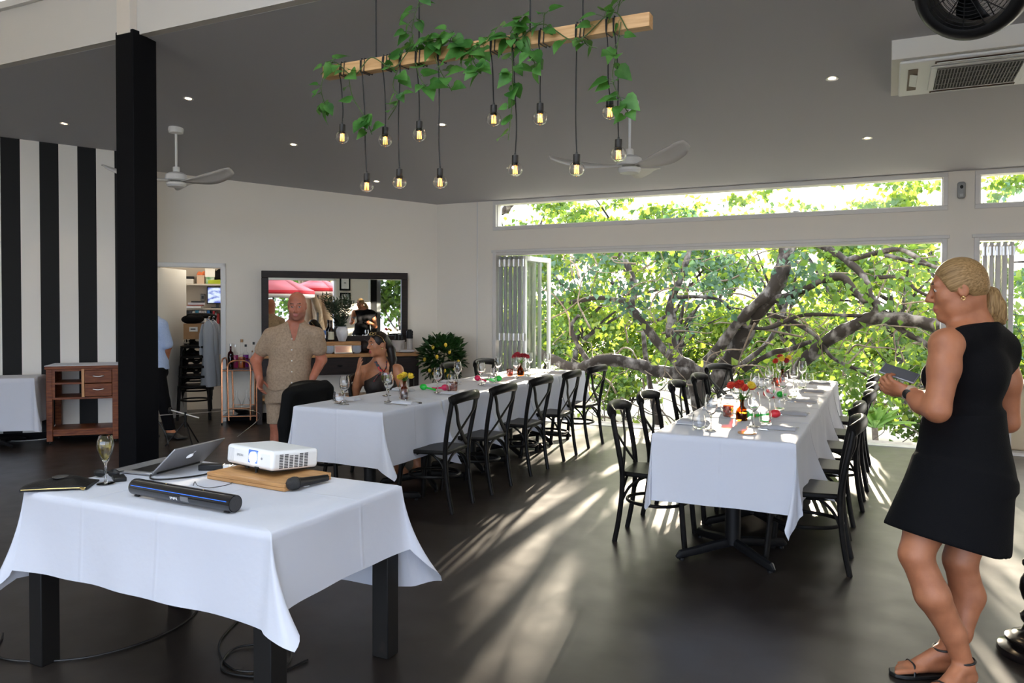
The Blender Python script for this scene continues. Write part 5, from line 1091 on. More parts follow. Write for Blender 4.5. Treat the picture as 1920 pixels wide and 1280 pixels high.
for k, (x, zb_, zs_) in enumerate(BULBS):
    y = (-.0 if k % 2 else .0)+(-.02 if k in (3, 9) else 0)
    zs_ = zb_+.124; off = (.02, -.015, .012, .02, 0, .01, .0, .0, .012, .0, -.01, -.02)[k]
    pts = bez([(x+off, -.045, .03), (x+off*.8, -.048, -.035), (x+off*.6, -.03, -.07), (x+.008*r.uniform(-1, 1), y-.012, zs_*.45), (x+.010*r.uniform(-1, 1), y-.004, zs_*.75), (x, y, zs_)], 6)
    MB().tube(pts, .0036, 6).build('lamp_cord', crd, t)
    wr = MB()
    for j in range((2, 2, 3, 1, 2, 1, 2, 2, 2, 3, 1, 1)[k]):
        xx = x+off+.022*j; wr.tube([(xx+.006, -.041, .041), (xx, -.041, -.041), (xx+.006, .041, -.041), (xx+.012, .041, .041)], .0036, 6, closed=True)
    wr.build('cord_wrap', crd, t)
    MB().lathe([(0, zs_+.012), (.005, zs_+.010), (.006, zs_), (.0195, zs_-.004), (.0205, zs_-.058), (.018, zs_-.062), (0, zs_-.062)], (x, y, 0), 20).build('socket', sock, t, smooth=50)
    zc_ = zb_+.042
    prof = [(.0125, zs_-.055), (.013, zs_-.066)]+[(.043*math.sin(a), zc_+.042*math.cos(a)) for a in [R_(22+i*158/12) for i in range(13)]]
    prof = prof[:-1]+[(.0005, zb_)]+[(max(r_0-.0012, .0003), z_0+(.0012 if r_0 < .02 and z_0 < zc_ else 0)) for r_0, z_0 in prof[:-1][::-1]]
    prof = prof[::-1]
    bl = MB().lathe(prof, (x, y, 0), 24).build('bulb', M['bulb'], t, smooth=180)
    mb = MB()
    for j in range(7): a = 2*math.pi*j/7; mb.tube([(x+.010*math.cos(a), y+.010*math.sin(a), zc_+.022), (x+.0125*math.cos(a+.2), y+.0125*math.sin(a+.2), zc_-.026)], .0010, 5)
    mb.build('filament', M['filament'], bl, smooth=0)
    mb = MB(); mb.tube([(x, y, zs_-.06), (x, y, zc_-.0)], .0022, 6); mb.tube([(x-.012, y, zc_), (x+.012, y, zc_)], .0008, 4); mb.build('stem_mount', M['glass'], bl)
# vine draped over the bar
v = thing('artificial_vine', 'leafy green vine wound along the timber bar and its cords', 'vine', (BX0, BY, BZ))
r = random.Random(11); strands = []
strands.append([(.0, -.05, -.02), (.12, -.06, .04), (.26, -.05, -.06), (.40, -.06, .03), (.56, -.05, -.05), (.70, -.05, .06), (.85, -.055, .07), (1.0, -.05, .04), (1.1, -.055, -.03), (1.25, -.05, .05), (1.4, -.06, .0), (1.55, -.05, .06), (1.75, -.05, -.06), (1.95, -.05, .06), (2.04, -.05, -.05)])
drops = [([(.03, -.05, -.02), (.02, -.07, -.12), (.05, -.06, -.24)], 7), ([(.22, -.05, -.06), (.27, -.07, -.20), (.36, -.06, -.34), (.40, -.05, -.44)], 9), ([(.60, -.05, -.05), (.57, -.07, -.16), (.60, -.06, -.26), (.52, -.05, -.36)], 7),
         ([(.72, -.04, .02), (.70, -.06, .14), (.72, -.05, .26), (.78, -.05, .40)], 12), ([(.85, -.05, -.02), (.90, -.06, -.12), (.97, -.05, -.24)], 6), ([(.72, -.05, -.04), (.76, -.07, -.14), (.80, -.06, -.2)], 5),
         ([(1.1, -.05, -.03), (1.14, -.07, -.12), (1.20, -.06, -.16)], 8), ([(1.36, -.05, -.04), (1.37, -.06, -.2), (1.36, -.05, -.38), (1.34, -.05, -.56)], 13), ([(1.45, -.05, .0), (1.5, -.07, -.12), (1.52, -.06, -.2)], 7), ([(1.78, -.05, -.05), (1.82, -.07, -.1), (1.87, -.06, -.12)], 5),
         ([(2.0, -.05, .0), (1.98, -.06, -.16), (1.96, -.06, -.30), (2.02, -.06, -.44), (2.06, -.05, -.50)], 14), ([(1.98, -.05, .05), (2.0, -.06, .12)], 5), ([(1.35, -.05, .04), (1.42, -.06, .12)], 6), ([(1.55, -.04, .04), (1.56, -.05, .12)], 4), ([(.95, -.04, .05), (.98, -.05, .11)], 5)]
mbs = MB()
main = bez(strands[0], 8); mbs.tube(main, .0035, 5)
LV = []
for p in main[::2]:
    x = p.x; dens = .68 if (.66 < x < .98 or 1.05 < x < 1.52) else .45 if (x < .16 or 1.82 < x < 2.0) else .10
    for _ in range(3):
        if r.random() < dens: LV.append((p, 1))
for pts, n_ in drops:
    q = bez(pts, 6); mbs.tube(q, .0026, 5)
    for k in range(int(n_*1.15)): LV.append((q[int((.15+.85*r.random())*(len(q)-1))], 1))
mbs.build('vine_stem', mat('vine_stem', (.07, .12, .03), .6), v)
for k, (p, s) in enumerate(LV):
    a = r.random()*6.28; d = Vector((math.cos(a)*.8, -.35+.75*math.sin(a), -.75+r.random()*1.35)).normalized(); base = Vector(p)
    L = .055+.06*r.random(); pet = base+d*(.02+.03*r.random())
    if abs(pet.z) < .04 and abs(pet.y) < .04: pet.y = -.055
    mb = MB(); mb.tube([base, (base+pet)/2+Vector((0, 0, .004)), pet], .0012, 4); mb.leaf(pet, d+Vector((0, -.1, -.35)), Vector((r.uniform(-.5, .5), -1.0+.5*r.random(), .35+r.random()*.5)), L, L*.92, .18, .30, heart=True)
    if k < 100: mb.build('leaf', M['vine_leaf'], v, smooth=180)
    else:
        if k == 100: rest = MB()
        rest.add(mb.v, mb.f)
if len(LV) > 100: o = rest.build('leaf_cluster', M['vine_leaf'], v, smooth=180); o['kind'] = 'stuff'

# turned black pedestal at the right edge
t = thing('turned_post', 'glossy black turned wooden post with a stepped round foot at the right edge', 'post', (.600, 3.905, 0))
tmt = mat('turned_black', (.008, .006, .006), .2, spec=.5)
MB().lathe([(0, 0), (.150, 0), (.156, .012), (.152, .030), (.128, .042), (.112, .046), (.124, .060), (.124, .072), (.100, .086), (0, .088)], n=40).build('stepped_foot', tmt, t, smooth=50)
MB().lathe([(.098, .086), (.066, .10), (.054, .13), (.068, .15), (.071, .17), (.053, .19), (.047, .215), (.064, .24), (.075, .28), (.071, .32), (.056, .35), (.052, .37), (.066, .385), (.066, .40), (.050, .42), (.045, .50), (.043, .60), (.050, .63), (.050, .645), (.03, .67), (.034, .70), (.026, .735), (0, .745)], n=36).build('turned_shaft', tmt, t, smooth=50)
t = thing('planter', 'beige box planter outside the second opening on the right', 'planter', (1.16, 9.9, -.02))
mb = MB(); mb.prism([(-.10, -.28), (.6, -.28), (.6, .28), (-.10, .28)], 0, .68); mb.build('box_body', mat('planter_beige', (.55, .46, .34), .7), t, bevel=.02)
bxm(-.12, .62, -.30, .30, .68, .71).build('rim', mat('planter_rim', (.5, .42, .31), .7), t, bevel=.008)
# ------------------------------------------------------------------ people: smooth implicit bodies turned into one continuous mesh
V3 = lambda p: np.array(p, dtype=np.float64)
def nz(v): v = V3(v); return v/np.linalg.norm(v)
class Body:
    def __init__(s, h): s.h = h; s.P = []
    def rc(s, a, b, ra, rb=None, k=.02, op=1): s.P.append(('rc', V3(a), V3(b), ra, ra if rb is None else rb, k, op)); return s
    def chain(s, pts, rs, k=.015):
        for i in range(len(pts)-1): s.rc(pts[i], pts[i+1], rs[i], rs[i+1], k)
        return s
    def el(s, c, r, F=None, k=.02, op=1): s.P.append(('el', V3(c), V3((r, r, r) if isinstance(r, (int, float)) else r), np.eye(3) if F is None else F, 0, k, op)); return s
    def cone(s, a, b, r0, r1, F, k=.02, op=1): s.P.append(('co', V3(a), V3(b), r0, r1, k, op, F)); return s   # elliptical cone; F rows: side, front
    def field(s, grow=0., pad=.03):
        lo, hi = np.full(3, 1e9), np.full(3, -1e9); bb = []
        for p in s.P:
            if p[0] == 'rc': r = max(p[3], p[4])+grow; l, u = np.minimum(p[1], p[2])-r, np.maximum(p[1], p[2])+r
            elif p[0] == 'el': r = p[2].max()+grow; l, u = p[1]-r, p[1]+r
            else: r = max(max(p[3]), max(p[4]))+grow; l, u = np.minimum(p[1], p[2])-r, np.maximum(p[1], p[2])+r
            bb.append((l, u))
            if p[6] > 0: lo = np.minimum(lo, l); hi = np.maximum(hi, u)
        lo -= pad; hi += pad; n = np.ceil((hi-lo)/s.h).astype(int)+1
        A = [lo[i]+s.h*np.arange(n[i]) for i in range(3)]; Dm = np.full(n, .2, dtype=np.float32)
        for p, (l, u) in zip(s.P, bb):
            m = max(p[5]*1.5, 3*s.h)+.012
            i0 = np.maximum(((l-m-lo)/s.h).astype(int), 0); i1 = np.minimum(((u+m-lo)/s.h).astype(int)+2, n)
            if (i1 <= i0).any(): continue
            X = A[0][i0[0]:i1[0], None, None]; Y = A[1][None, i0[1]:i1[1], None]; Z_ = A[2][None, None, i0[2]:i1[2]]
            if p[0] == 'rc':
                a, b = p[1], p[2]; ba = b-a; L2 = max(ba@ba, 1e-12)
                t = np.clip(((X-a[0])*ba[0]+(Y-a[1])*ba[1]+(Z_-a[2])*ba[2])/L2, 0, 1)
                d = np.sqrt((X-a[0]-t*ba[0])**2+(Y-a[1]-t*ba[1])**2+(Z_-a[2]-t*ba[2])**2)-(p[3]+(p[4]-p[3])*t)
            elif p[0] == 'el':
                F = p[3]; q = [F[i][0]*(X-p[1][0])+F[i][1]*(Y-p[1][1])+F[i][2]*(Z_-p[1][2]) for i in range(3)]; r = p[2]
                k0 = np.sqrt(sum((q[i]/r[i])**2 for i in range(3))); k1 = np.sqrt(sum((q[i]/r[i]**2)**2 for i in range(3)))+1e-9
                d = k0*(k0-1)/k1
            else:
                a, b = p[1], p[2]; ax = b-a; L = np.linalg.norm(ax); ax = ax/L; F = p[7]
                q = (X-a[0], Y-a[1], Z_-a[2]); t = sum(q[i]*ax[i] for i in range(3))/L; tc = np.clip(t, 0, 1)
                e = [sum((q[i]-t*L*ax[i])*F[j][i] for i in range(3)) for j in range(2)]
                rx = p[3][0]+(p[4][0]-p[3][0])*tc; ry = p[3][1]+(p[4][1]-p[3][1])*tc
                d = (np.sqrt((e[0]/rx)**2+(e[1]/ry)**2)-1)*np.minimum(rx, ry)
                d = np.maximum(d, np.maximum(-t*L, (t-1)*L))
            d = (d-grow*(1 if p[6] > 0 else 0)).astype(np.float32); k = p[5]; S = Dm[i0[0]:i1[0], i0[1]:i1[1], i0[2]:i1[2]]
            if p[6] > 0: hh_ = np.clip(.5+.5*(S-d)/k, 0, 1); S[...] = S*(1-hh_)+d*hh_-k*hh_*(1-hh_)
            else: d = -d; hh_ = np.clip(.5-.5*(S-d)/k, 0, 1); S[...] = S*(1-hh_)+d*hh_+k*hh_*(1-hh_)
        return Dm, A
    def mesh(s, name, mats, parent=None, grow=0., clip=None, regions=(), smooth_it=2, pre=None):
        Dm, A = s.field(grow)
        if clip is not None:
            X, Y, Z_ = np.meshgrid(*A, indexing='ij', sparse=True); Dm = np.maximum(Dm, clip(X, Y, Z_)).astype(np.float32)
        for ax in range(3):
            sl = [slice(None)]*3; sl[ax] = 0; Dm[tuple(sl)] = .1; sl[ax] = -1; Dm[tuple(sl)] = .1
        v, f = surface_nets(Dm, A, s.h, smooth_it)
        me = bpy.data.meshes.new(name); me.from_pydata(v.tolist(), [], f.tolist())
        ms = mats if isinstance(mats, (list, tuple)) else [mats]
        for m in ms: me.materials.append(m)
        if regions:
            c = v[f].mean(axis=1); mi = np.zeros(len(f), dtype=np.int32)
            for idx, fn in regions: mi[fn(c)] = idx
            me.polygons.foreach_set('material_index', mi)
        me.update(); me.polygons.foreach_set('use_smooth', [True]*len(me.polygons))
        o = bpy.data.objects.new(name, me); COL.objects.link(o)
        if parent is not None: o.parent = parent; o.matrix_parent_inverse = Matrix.Translation(-Vector(parent.location))
        return o
def surface_nets(Dm, A, h, it):
    n = np.array(Dm.shape); s = Dm < 0; c8 = [(i, j, k) for i in (0, 1) for j in (0, 1) for k in (0, 1)]
    sub = lambda M_, c: M_[c[0]:n[0]-1+c[0], c[1]:n[1]-1+c[1], c[2]:n[2]-1+c[2]]
    any_ = np.zeros(n-1, bool); all_ = np.ones(n-1, bool)
    for c in c8: q = sub(s, c); any_ |= q; all_ &= q
    idx = np.argwhere(any_ & ~all_); ids = np.full(n-1, -1, np.int64); ids[tuple(idx.T)] = np.arange(len(idx))
    val = np.stack([Dm[idx[:, 0]+c[0], idx[:, 1]+c[1], idx[:, 2]+c[2]] for c in c8], 1); acc = np.zeros((len(idx), 3)); cnt = np.zeros(len(idx))
    for i in range(8):
        for j in range(i+1, 8):
            a, b = np.array(c8[i]), np.array(c8[j])
            if abs(a-b).sum() != 1: continue
            va, vb = val[:, i], val[:, j]; m = (va < 0) != (vb < 0); t = np.where(m, va/(va-vb+1e-12), 0)
            acc[m] += a+(b-a)*t[m][:, None]; cnt[m] += 1
    v = (idx+acc/cnt[:, None])*h+np.array([A[0][0], A[1][0], A[2][0]]); F = []
    for ax in range(3):
        o1, o2 = (ax+1) % 3, (ax+2) % 3; sa = [slice(None)]*3; sb = [slice(None)]*3; sa[ax] = slice(0, -1); sb[ax] = slice(1, None)
        x = s[tuple(sa)] != s[tuple(sb)]; e = np.argwhere(x); e = e[(e[:, o1] > 0) & (e[:, o2] > 0) & (e[:, o1] < n[o1]-1) & (e[:, o2] < n[o2]-1)]
        ins = s[tuple(e.T)]
        def cell(d1, d2): q = e.copy(); q[:, o1] += d1; q[:, o2] += d2; return ids[tuple(q.T)]
        q = np.stack([cell(-1, -1), cell(0, -1), cell(0, 0), cell(-1, 0)], 1); q[~ins] = q[~ins][:, ::-1]; F.append(q)
    f = np.concatenate(F); f = f[(f >= 0).all(1)]
    for _ in range(it):      # light smoothing
        acc = np.zeros_like(v); cnt = np.zeros(len(v))
        for a, b in ((0, 1), (1, 2), (2, 3), (3, 0)):
            np.add.at(acc, f[:, a], v[f[:, b]]); np.add.at(cnt, f[:, a], 1); np.add.at(acc, f[:, b], v[f[:, a]]); np.add.at(cnt, f[:, b], 1)
        v = v*.5+.5*acc/np.maximum(cnt, 1)[:, None]
    return v, f
def frame(f, u=(0, 0, 1)):
    f = nz(f); r = nz(np.cross(f, u)); u = np.cross(r, f); return r, f, u        # right, front, up
def head(B, C, f, u=(0, 0, 1), s=1., male=False):
    r, f, u = frame(f, u); C = V3(C); F = np.array([r, f, u]); p = lambda x, y, z: C+(r*x+f*y+u*z)*s; j = 1.08 if male else 1
    B.el(p(0, -.012, .028), V3((.075, .095, .090))*s, F, .02)
    B.el(p(0, .028, -.045), V3((.057*j, .062, .076))*s, F, .03)
    for q in (-1, 1): B.el(p(q*.036*j, .015, -.065), V3((.024*j, .045, .040))*s, F, .02); B.el(p(q*.038, .056, -.022), V3((.026, .026, .026))*s, F, .02)
    B.el(p(0, .068, -.100), V3((.024*j, .020, .020))*s, F, .02)
    B.rc(p(-.034, .078, .030), p(.034, .078, .030), .014*s, .014*s, .016)
    for q in (-1, 1): B.el(p(q*.031, .096, .008), V3((.018, .012, .011))*s, F, .010, -1)
    B.rc(p(0, .088, .016), p(0, .110, -.026), .008*s, .0115*s, .010)
    for q in (-1, 1): B.el(p(q*.012, .098, -.032), V3((.009, .011, .008))*s, F, .008); B.el(p(q*.031, .0765, .007), V3((.0125, .0125, .0125))*s, F, .004)
    B.rc(p(-.017, .088, -.0605), p(.017, .088, -.0605), .0075*s, .0075*s, .007); B.rc(p(-.014, .087, -.073), p(.014, .087, -.073), .0085*s, .0085*s, .007)
    B.rc(p(-.024, .100, -.0668), p(.024, .100, -.0668), .0030*s, .0030*s, .004, -1)
    for q in (-1, 1):
        B.el(p(q*.075, -.008, -.004), V3((.010, .020, .031))*s, F, .008); B.el(p(q*.083, -.002, .000), V3((.006, .010, .016))*s, F, .005, -1)
    return p, F
def face_regions(p, F, C, s):
    def loc(c): return (c-V3(C)) @ F.T / s
    def lips(c): q = loc(c); return (np.abs(q[:, 0]) < .026*(1-np.abs(q[:, 2]+.0665)/.022)) & (np.abs(q[:, 2]+.0665) < .0145) & (q[:, 1] > .08)
    def brow(c): q = loc(c); a = np.abs(q[:, 0]); return (a > .014) & (a < .044) & (np.abs(q[:, 2]-(.0325+.004*np.sin((a-.014)*87))) < .0034) & (q[:, 1] > .05)
    def eye(c): q = loc(c); a = np.abs(q[:, 0])-.031; return ((a/.0125)**2+((q[:, 2]-.007)/.0065)**2 < 1) & (q[:, 1] > .075)
    def iris(c): q = loc(c); a = np.abs(q[:, 0])-.031; return ((a/.0058)**2+((q[:, 2]-.007)/.0062)**2 < 1) & (q[:, 1] > .075)
    return lips, brow, eye, iris
def hand(B, w, d, n, side, s=1., curl=(.5, .6, .7, .8), thumb=.4, spread=.08):
    """wrist w, direction d, palm normal n (the way the palm faces), side = +1 if the thumb lies along d x n"""
    w = V3(w); d = nz(d); n = V3(n); n = nz(n-d*(n@d)); t = np.cross(d, n)*side
    pc = w+d*.045*s; B.el(pc, V3((.040, .037, .0135))*s, np.array([d, t, n]), .012)
    B.rc(w-d*.01*s, w+d*.03*s, .024*s, .022*s, .015); B.rc(w+d*.02*s+t*.016*s+n*.006*s, w+d*.055*s+t*.026*s+n*.006*s, .013*s, .011*s, .010)
    for i in range(4):
        L = (.072, .080, .074, .058)[i]*s; b = w+d*(.080, .084, .080, .072)[i]*s+t*(.027-.0185*i)*s; cu = curl[i]; dd = nz(d+t*(1.5-i)*spread); p0 = b-dd*.014*s; q = b
        B.rc(p0, q, .0095*s, .0092*s, .006); a = 0.
        for k, fr in enumerate((.46, .31, .23)):
            a += cu*(1.0, 1.15, .75)[k]; q2 = q+(dd*math.cos(a)+n*math.sin(a))*L*fr; B.rc(q, q2, (.0090, .0083, .0076)[k]*s, (.0083, .0076, .0066)[k]*s, .004); q = q2
    b = w+d*.022*s+t*.026*s+n*.006*s; a = nz(d*.62+t*.70+n*(.25+.3*thumb)); q = b
    for k, L in enumerate((.040, .032, .026)):
        q2 = q+a*L*s; B.rc(q, q2, (.0125, .0105, .0095)[k]*s, (.0105, .0095, .0078)[k]*s, .006); a = nz(a+d*.30-t*.45*thumb+n*.35*thumb); q = q2
    return w+d*.09*s
def foot(B, ank, dr, s=1., lift=.0, k=.015):
    ank = V3(ank); dr = V3(dr); dr = nz((dr[0], dr[1], 0)); sd_ = V3((-dr[1], dr[0], 0)); g = V3((ank[0], ank[1], lift))
    B.rc(ank, g-dr*.030*s+V3((0, 0, .034*s)), .036*s, .032*s, k); B.rc(g-dr*.03*s+V3((0, 0, .032*s)), g+dr*.09*s+V3((0, 0, .030*s)), .031*s, .030*s, k); B.rc(ank+dr*.02*s, g+dr*.10*s+V3((0, 0, .034*s)), .032*s, .027*s, k)
    B.el(g+dr*.115*s+V3((0, 0, .022*s)), V3((.05, .042, .021))*s, np.array([dr, sd_, V3((0, 0, 1))]), k)
    for i in range(5): o = (.032-.0165*i)*s; L = (.205, .200, .190, .177, .160)[i]*s; B.rc(g+dr*.13*s+sd_*o+V3((0, 0, .018*s)), g+dr*L+sd_*o*1.15+V3((0, 0, .013*s)), .0125*s, (.0115 if i in (0, 4) else .009)*s, .005)
skin_t = mat('skin_tanned', (.42, .165, .080), .5, col2=(.35, .13, .062), nscale=18, bump=.05, bscale=120)
skin_p = mat('skin_ruddy', (.47, .17, .105), .52, col2=(.40, .135, .08), nscale=16, bump=.06, bscale=120)
skin_b = mat('skin_bronze', (.40, .17, .085), .45, col2=(.34, .14, .07), nscale=18)
lipm = mat('lip_rose', (.36, .09, .07), .4); browm = mat('brow_brown', (.06, .03, .02), .7); eyew = mat('eye_white', (.5, .48, .46), .3); irism = mat('iris_dark', (.02, .012, .008), .2)
def hairmat(name, c1, c2, st=(40, 40, 4), rough=.5, rot=(0, 0, 0)):
    m = mat(name, c1, rough, col2=c2, nscale=3.2, stretch=st, bump=.03, bscale=5, detail=6, spec=.25, lo=.3, hi=.7)
    for n in m.node_tree.nodes:
        if n.type == 'MAPPING': n.vector_type = 'TEXTURE'; n.inputs['Rotation'].default_value = rot; n.inputs['Scale'].default_value = [1/v for v in st]
    return m
AX = (V3(rt), V3(fw), V3(up))
def px(x, y, d): return V3((0, 0, 1.475))+AX[1]*d+AX[0]*((x-960)/1449.5*d)-AX[2]*((y-606)/1449.5*d)
SX, AY, ZU = nz((rt.x, rt.y, 0)), nz((fw.x, fw.y, 0)), V3((0, 0, 1))
def setz(p, z): p = V3(p).copy(); p[2] = z; return p
def person(label, loc):
    o = thing('person', label, 'person', loc); WORLD.add(o.name); return o
# ---- woman with blonde ponytail and black dress, right foreground
Ft = nz(-.70*SX+.71*AY); rT, _, uT = frame(Ft); FT = np.array([rT, Ft, uT]); Lf = -rT
w = person('woman with a blonde ponytail in a black sleeveless dress holding a phone, right foreground', tuple(setz(px(1790, 1270, 3.09), 0)))
B = Body(.0055)
HC = px(1796, 543, 3.05); hf_ = nz(-.92*SX+.38*AY-.14*ZU); P_, HF = head(B, HC, hf_, s=1.0)
nb = px(1823, 616, 3.07); B.rc(P_(0, -.045, -.05), nb, .047, .056, .03)
shL, shR = px(1774, 646, 2.95), px(1873, 652, 3.19); elL, wrL = px(1757, 768, 2.91), px(1704, 736, 3.06); elR, wrR = px(1889, 790, 3.23), px(1775, 748, 3.36)
chest = px(1820, 700, 3.085); waist = px(1806, 795, 3.08); pel = px(1806, 885, 3.08)
i0 = len(B.P); B.el(chest, (.168, .118, .165), FT, .05).el(waist, (.148, .115, .13), FT, .06).el(pel, (.175, .140, .13), FT, .06)
B.rc(shL, nb, .050, .060, .05).rc(shR, nb, .050, .060, .05)
for q, o in ((Lf, .07), (-Lf, .07)): B.el(chest+Ft*.085+q*o-ZU*.015, (.068, .066, .066), FT, .03)
i1 = len(B.P)
B.chain([shL, px(1770, 690, 2.93), elL], [.060, .054, .046], .03).chain([elL, (elL+wrL)/2+ZU*-.006, wrL], [.045, .043, .029], .02)
B.chain([shR, px(1886, 715, 3.2), elR], [.060, .054, .045], .03).chain([elR, (elR+wrR)/2, wrR], [.044, .042, .028], .02)
ph = px(1686, 700, 3.12)          # where the phone is
hand(B, wrL, nz(-.80*SX+.32*AY+.30*ZU), nz(.25*SX+.75*AY+.62*ZU), 1, .98, (.75, .8, .85, .9), .5)
hand(B, wrR, nz(-.93*SX-.10*AY+.30*ZU), nz(-.15*SX-.80*AY+.5*ZU), -1, .92, (.6, .7, .8, .9), .5)
hL, hR = px(1762, 905, 3.01), px(1846, 905, 3.15); kL, kR = px(1717, 1040, 2.99), px(1800, 1050, 3.13); aL, aR = setz(px(1808, 1226, 2.99), .095), setz(px(1771, 1234, 3.10), .095)
B.chain([hL, (hL+kL)/2, kL], [.085, .078, .060], .04).chain([kL, px(1748, 1115, 2.97), px(1786, 1185, 2.98), aL], [.058, .062, .046, .035], .02)
B.chain([hR, (hR+kR)/2, kR], [.085, .080, .062], .04).chain([kR, px(1814, 1115, 3.14), px(1797, 1185, 3.12), aR], [.059, .063, .047, .036], .02)
fdL, fdR = nz(-.85*SX-.45*AY), nz(-.96*SX+.05*AY)
foot(B, aL, fdL, .98, .016, .012); foot(B, aR, fdR, .98, .016, .012)
lips, brow, eye, iris = face_regions(P_, HF, HC, 1.0)
nails = mat('nail_red', (.5, .03, .05), .3)
toe = setz(aR, .03)+fdR*.195; B.mesh('body', [skin_t, lipm, browm, eyew, irism], w, regions=((1, lips), (2, brow), (3, eye), (4, iris)))
dblk = mat('dress_black', (.0045, .0045, .0055), .92, bump=.2, bscale=220, spec=.12)
Dn = Body(.007)
Dn.P = [q_ for q_ in B.P[i0:i1]]
Dn.rc(shR, nb, .060, .066, .05).rc(shR-ZU*.06, chest, .058, .10, .05).rc(shL+(nb-shL)*.5, nb, .056, .064, .04)
c1, c2, c3 = px(1806, 790, 3.08), px(1806, 885, 3.08), px(1774, 1012, 3.06)
Dn.cone(c1+ZU*.03, c2-ZU*.05, (.160, .128), (.207, .176), FT[:2], .05).cone(c2, c3, (.1985, .1665), (.240, .210), FT[:2], .03)
hz = c3[2]
def dclip(X, Y, Z_):
    u = (X-c3[0])*SX[0]+(Y-c3[1])*SX[1]; hem = hz+.010*np.sin(u*22)-.02-u*.03
    f = (X-nb[0])*Ft[0]+(Y-nb[1])*Ft[1]; sdv = (X-nb[0])*rT[0]+(Y-nb[1])*rT[1]
    top = nb[2]+.028-.35*np.maximum(f, 0)-np.maximum(-sdv-.05, 0)*.15
    return np.maximum(hem-Z_, Z_-top)
Dn.mesh('dress', dblk, w, grow=.009, clip=dclip, smooth_it=3)
bl = hairmat('hair_blonde', (.15, .085, .03), (.38, .24, .11), (2, 55, 55), .5, (0, R_(-24), R_(-14)))
bl2 = hairmat('hair_blonde_tail', (.13, .07, .025), (.42, .27, .12), (55, 55, 2.5)); Hh = Body(.0055)
pl = lambda x, y, z: P_(x, y, z)
Hh.el(pl(0, -.013, .030), (.082, .097, .098), HF, .02).el(pl(0, -.065, .0), (.055, .04, .04), HF, .02)
pt = V3(px(1842, 541, 3.06)); Hh.chain([pl(0, -.085, .015), pt], [.024, .017], .010); Tl = Body(.0055); Tl.chain([pt, px(1857, 553, 3.06), px(1866, 575, 3.06), px(1871, 592, 3.06), px(1882, 605, 3.06)], [.018, .034, .039, .033, .010], .008)
Tl.chain([px(1858, 560, 3.05), px(1855, 584, 3.05), px(1866, 606, 3.05)], [.026, .029, .008], .010).chain([px(1866, 575, 3.08), px(1876, 592, 3.08), px(1890, 600, 3.08)], [.02, .018, .005], .008)
Tl.mesh('ponytail', bl2, w, smooth_it=2)
r_, f_, u_h = HF
def hclip(X, Y, Z_):
    q = [(X-HC[0])*a[0]+(Y-HC[1])*a[1]+(Z_-HC[2])*a[2] for a in (r_, f_, u_h)]
    line = q[1]*1.0-(.052+.45*(q[2]-.03))          # hairline sweeping back over the ear
    line = np.where(q[2] > .075, q[1]-.086, line); low = (-.008+.62*np.minimum(q[1], 0))-q[2]
    wave = 0.0
    return np.maximum(line, low)+wave
Hh.mesh('hair', bl, w, clip=hclip, smooth_it=2)
MB().lathe([(.018, -.006), (.021, 0), (.018, .006)], Vector(pt), 18, Vector(nz(pt-pl(0, -.09, .015)))).build('hair_tie', mat('hair_tie', (.32, .2, .1), .6), w)
ear = pl(-.080, -.004, -.030); mb = MB(); mb.ball(Vector(ear), .005, 10, 8); mb.tube([Vector(ear)+Vector((0, 0, -.006))+Vector((.006*math.sin(a), 0, .006*math.cos(a))) for a in [2*math.pi*i/14 for i in range(14)]], .0014, 5, closed=True); mb.build('earring', gold, w)
wd = nz(wrL-elL); mb = MB(); mb.lathe([(.031, -.011), (.0335, -.011), (.0335, .011), (.031, .011)], Vector(wrL-wd*.012), 22, Vector(wd)); wt = mb.build('watch_strap', mat('watch_strap', (.48, .36, .28), .5), w)
fcn = nz(-SX*.75-AY*.65+ZU*.05); MB().lathe([(0, -.002), (.018, -.002), (.019, .004), (.016, .006), (0, .006)], Vector(wrL-wd*.012+fcn*.031), 22, Vector(fcn)).build('watch_face', M['black_gloss'], wt)
sm = mat('sandal_black', (.012, .011, .011), .4)
for a_, d_ in ((aL, fdL), (aR, fdR)):
    g = setz(a_, .0); s_ = V3((-d_[1], d_[0], 0)); mb = MB(); out = []
    for t_, ww_ in ((-.065, .0), (-.055, .028), (0, .034), (.06, .036), (.12, .046), (.17, .046), (.205, .030), (.215, 0)): out.append((t_, ww_))
    poly = [g+d_*t_+s_*ww_ for t_, ww_ in out]+[g+d_*t_-s_*ww_ for t_, ww_ in out[-2:0:-1]]
    mb.prism([(p[0], p[1]) for p in poly[::-1]], .002, .017); sn = mb.build('sandal', sm, w, bevel=.003)
    mb = MB()
    mb.tube(bez([g+d_*.135+s_*.047+ZU*.014, g+d_*.13+s_*.03+ZU*.05, g+d_*.13+ZU*.056, g+d_*.13-s_*.03+ZU*.05, g+d_*.135-s_*.047+ZU*.014], 5), .006, 8, flat=.5)
    mb.tube([a_+d_*(.040*math.cos(q_)+.002)+s_*.039*math.sin(q_)+ZU*(.022-.004*math.cos(q_)) for q_ in [2*math.pi*i/24 for i in range(24)]], .0045, 8, closed=True)
    mb.build('strap', sm, sn)
t = thing('mobile_phone', 'grey mobile phone held in the hands of the woman in black', 'phone', tuple(ph)); pd = nz(-.72*SX+.60*AY+.28*ZU); pn_ = nz(-.10*SX-.55*AY+.85*ZU); pn_ = nz(pn_-pd*(pn_@pd)); pw = np.cross(pn_, pd)
Rm = Matrix(((pw[0], pd[0], pn_[0]), (pw[1], pd[1], pn_[1]), (pw[2], pd[2], pn_[2])))
MB().box((0, 0, 0), (.070, .138, .008), Rm).build('phone_body', mat('phone_grey', (.30, .31, .33), .35, metal=.3), t, bevel=.003)
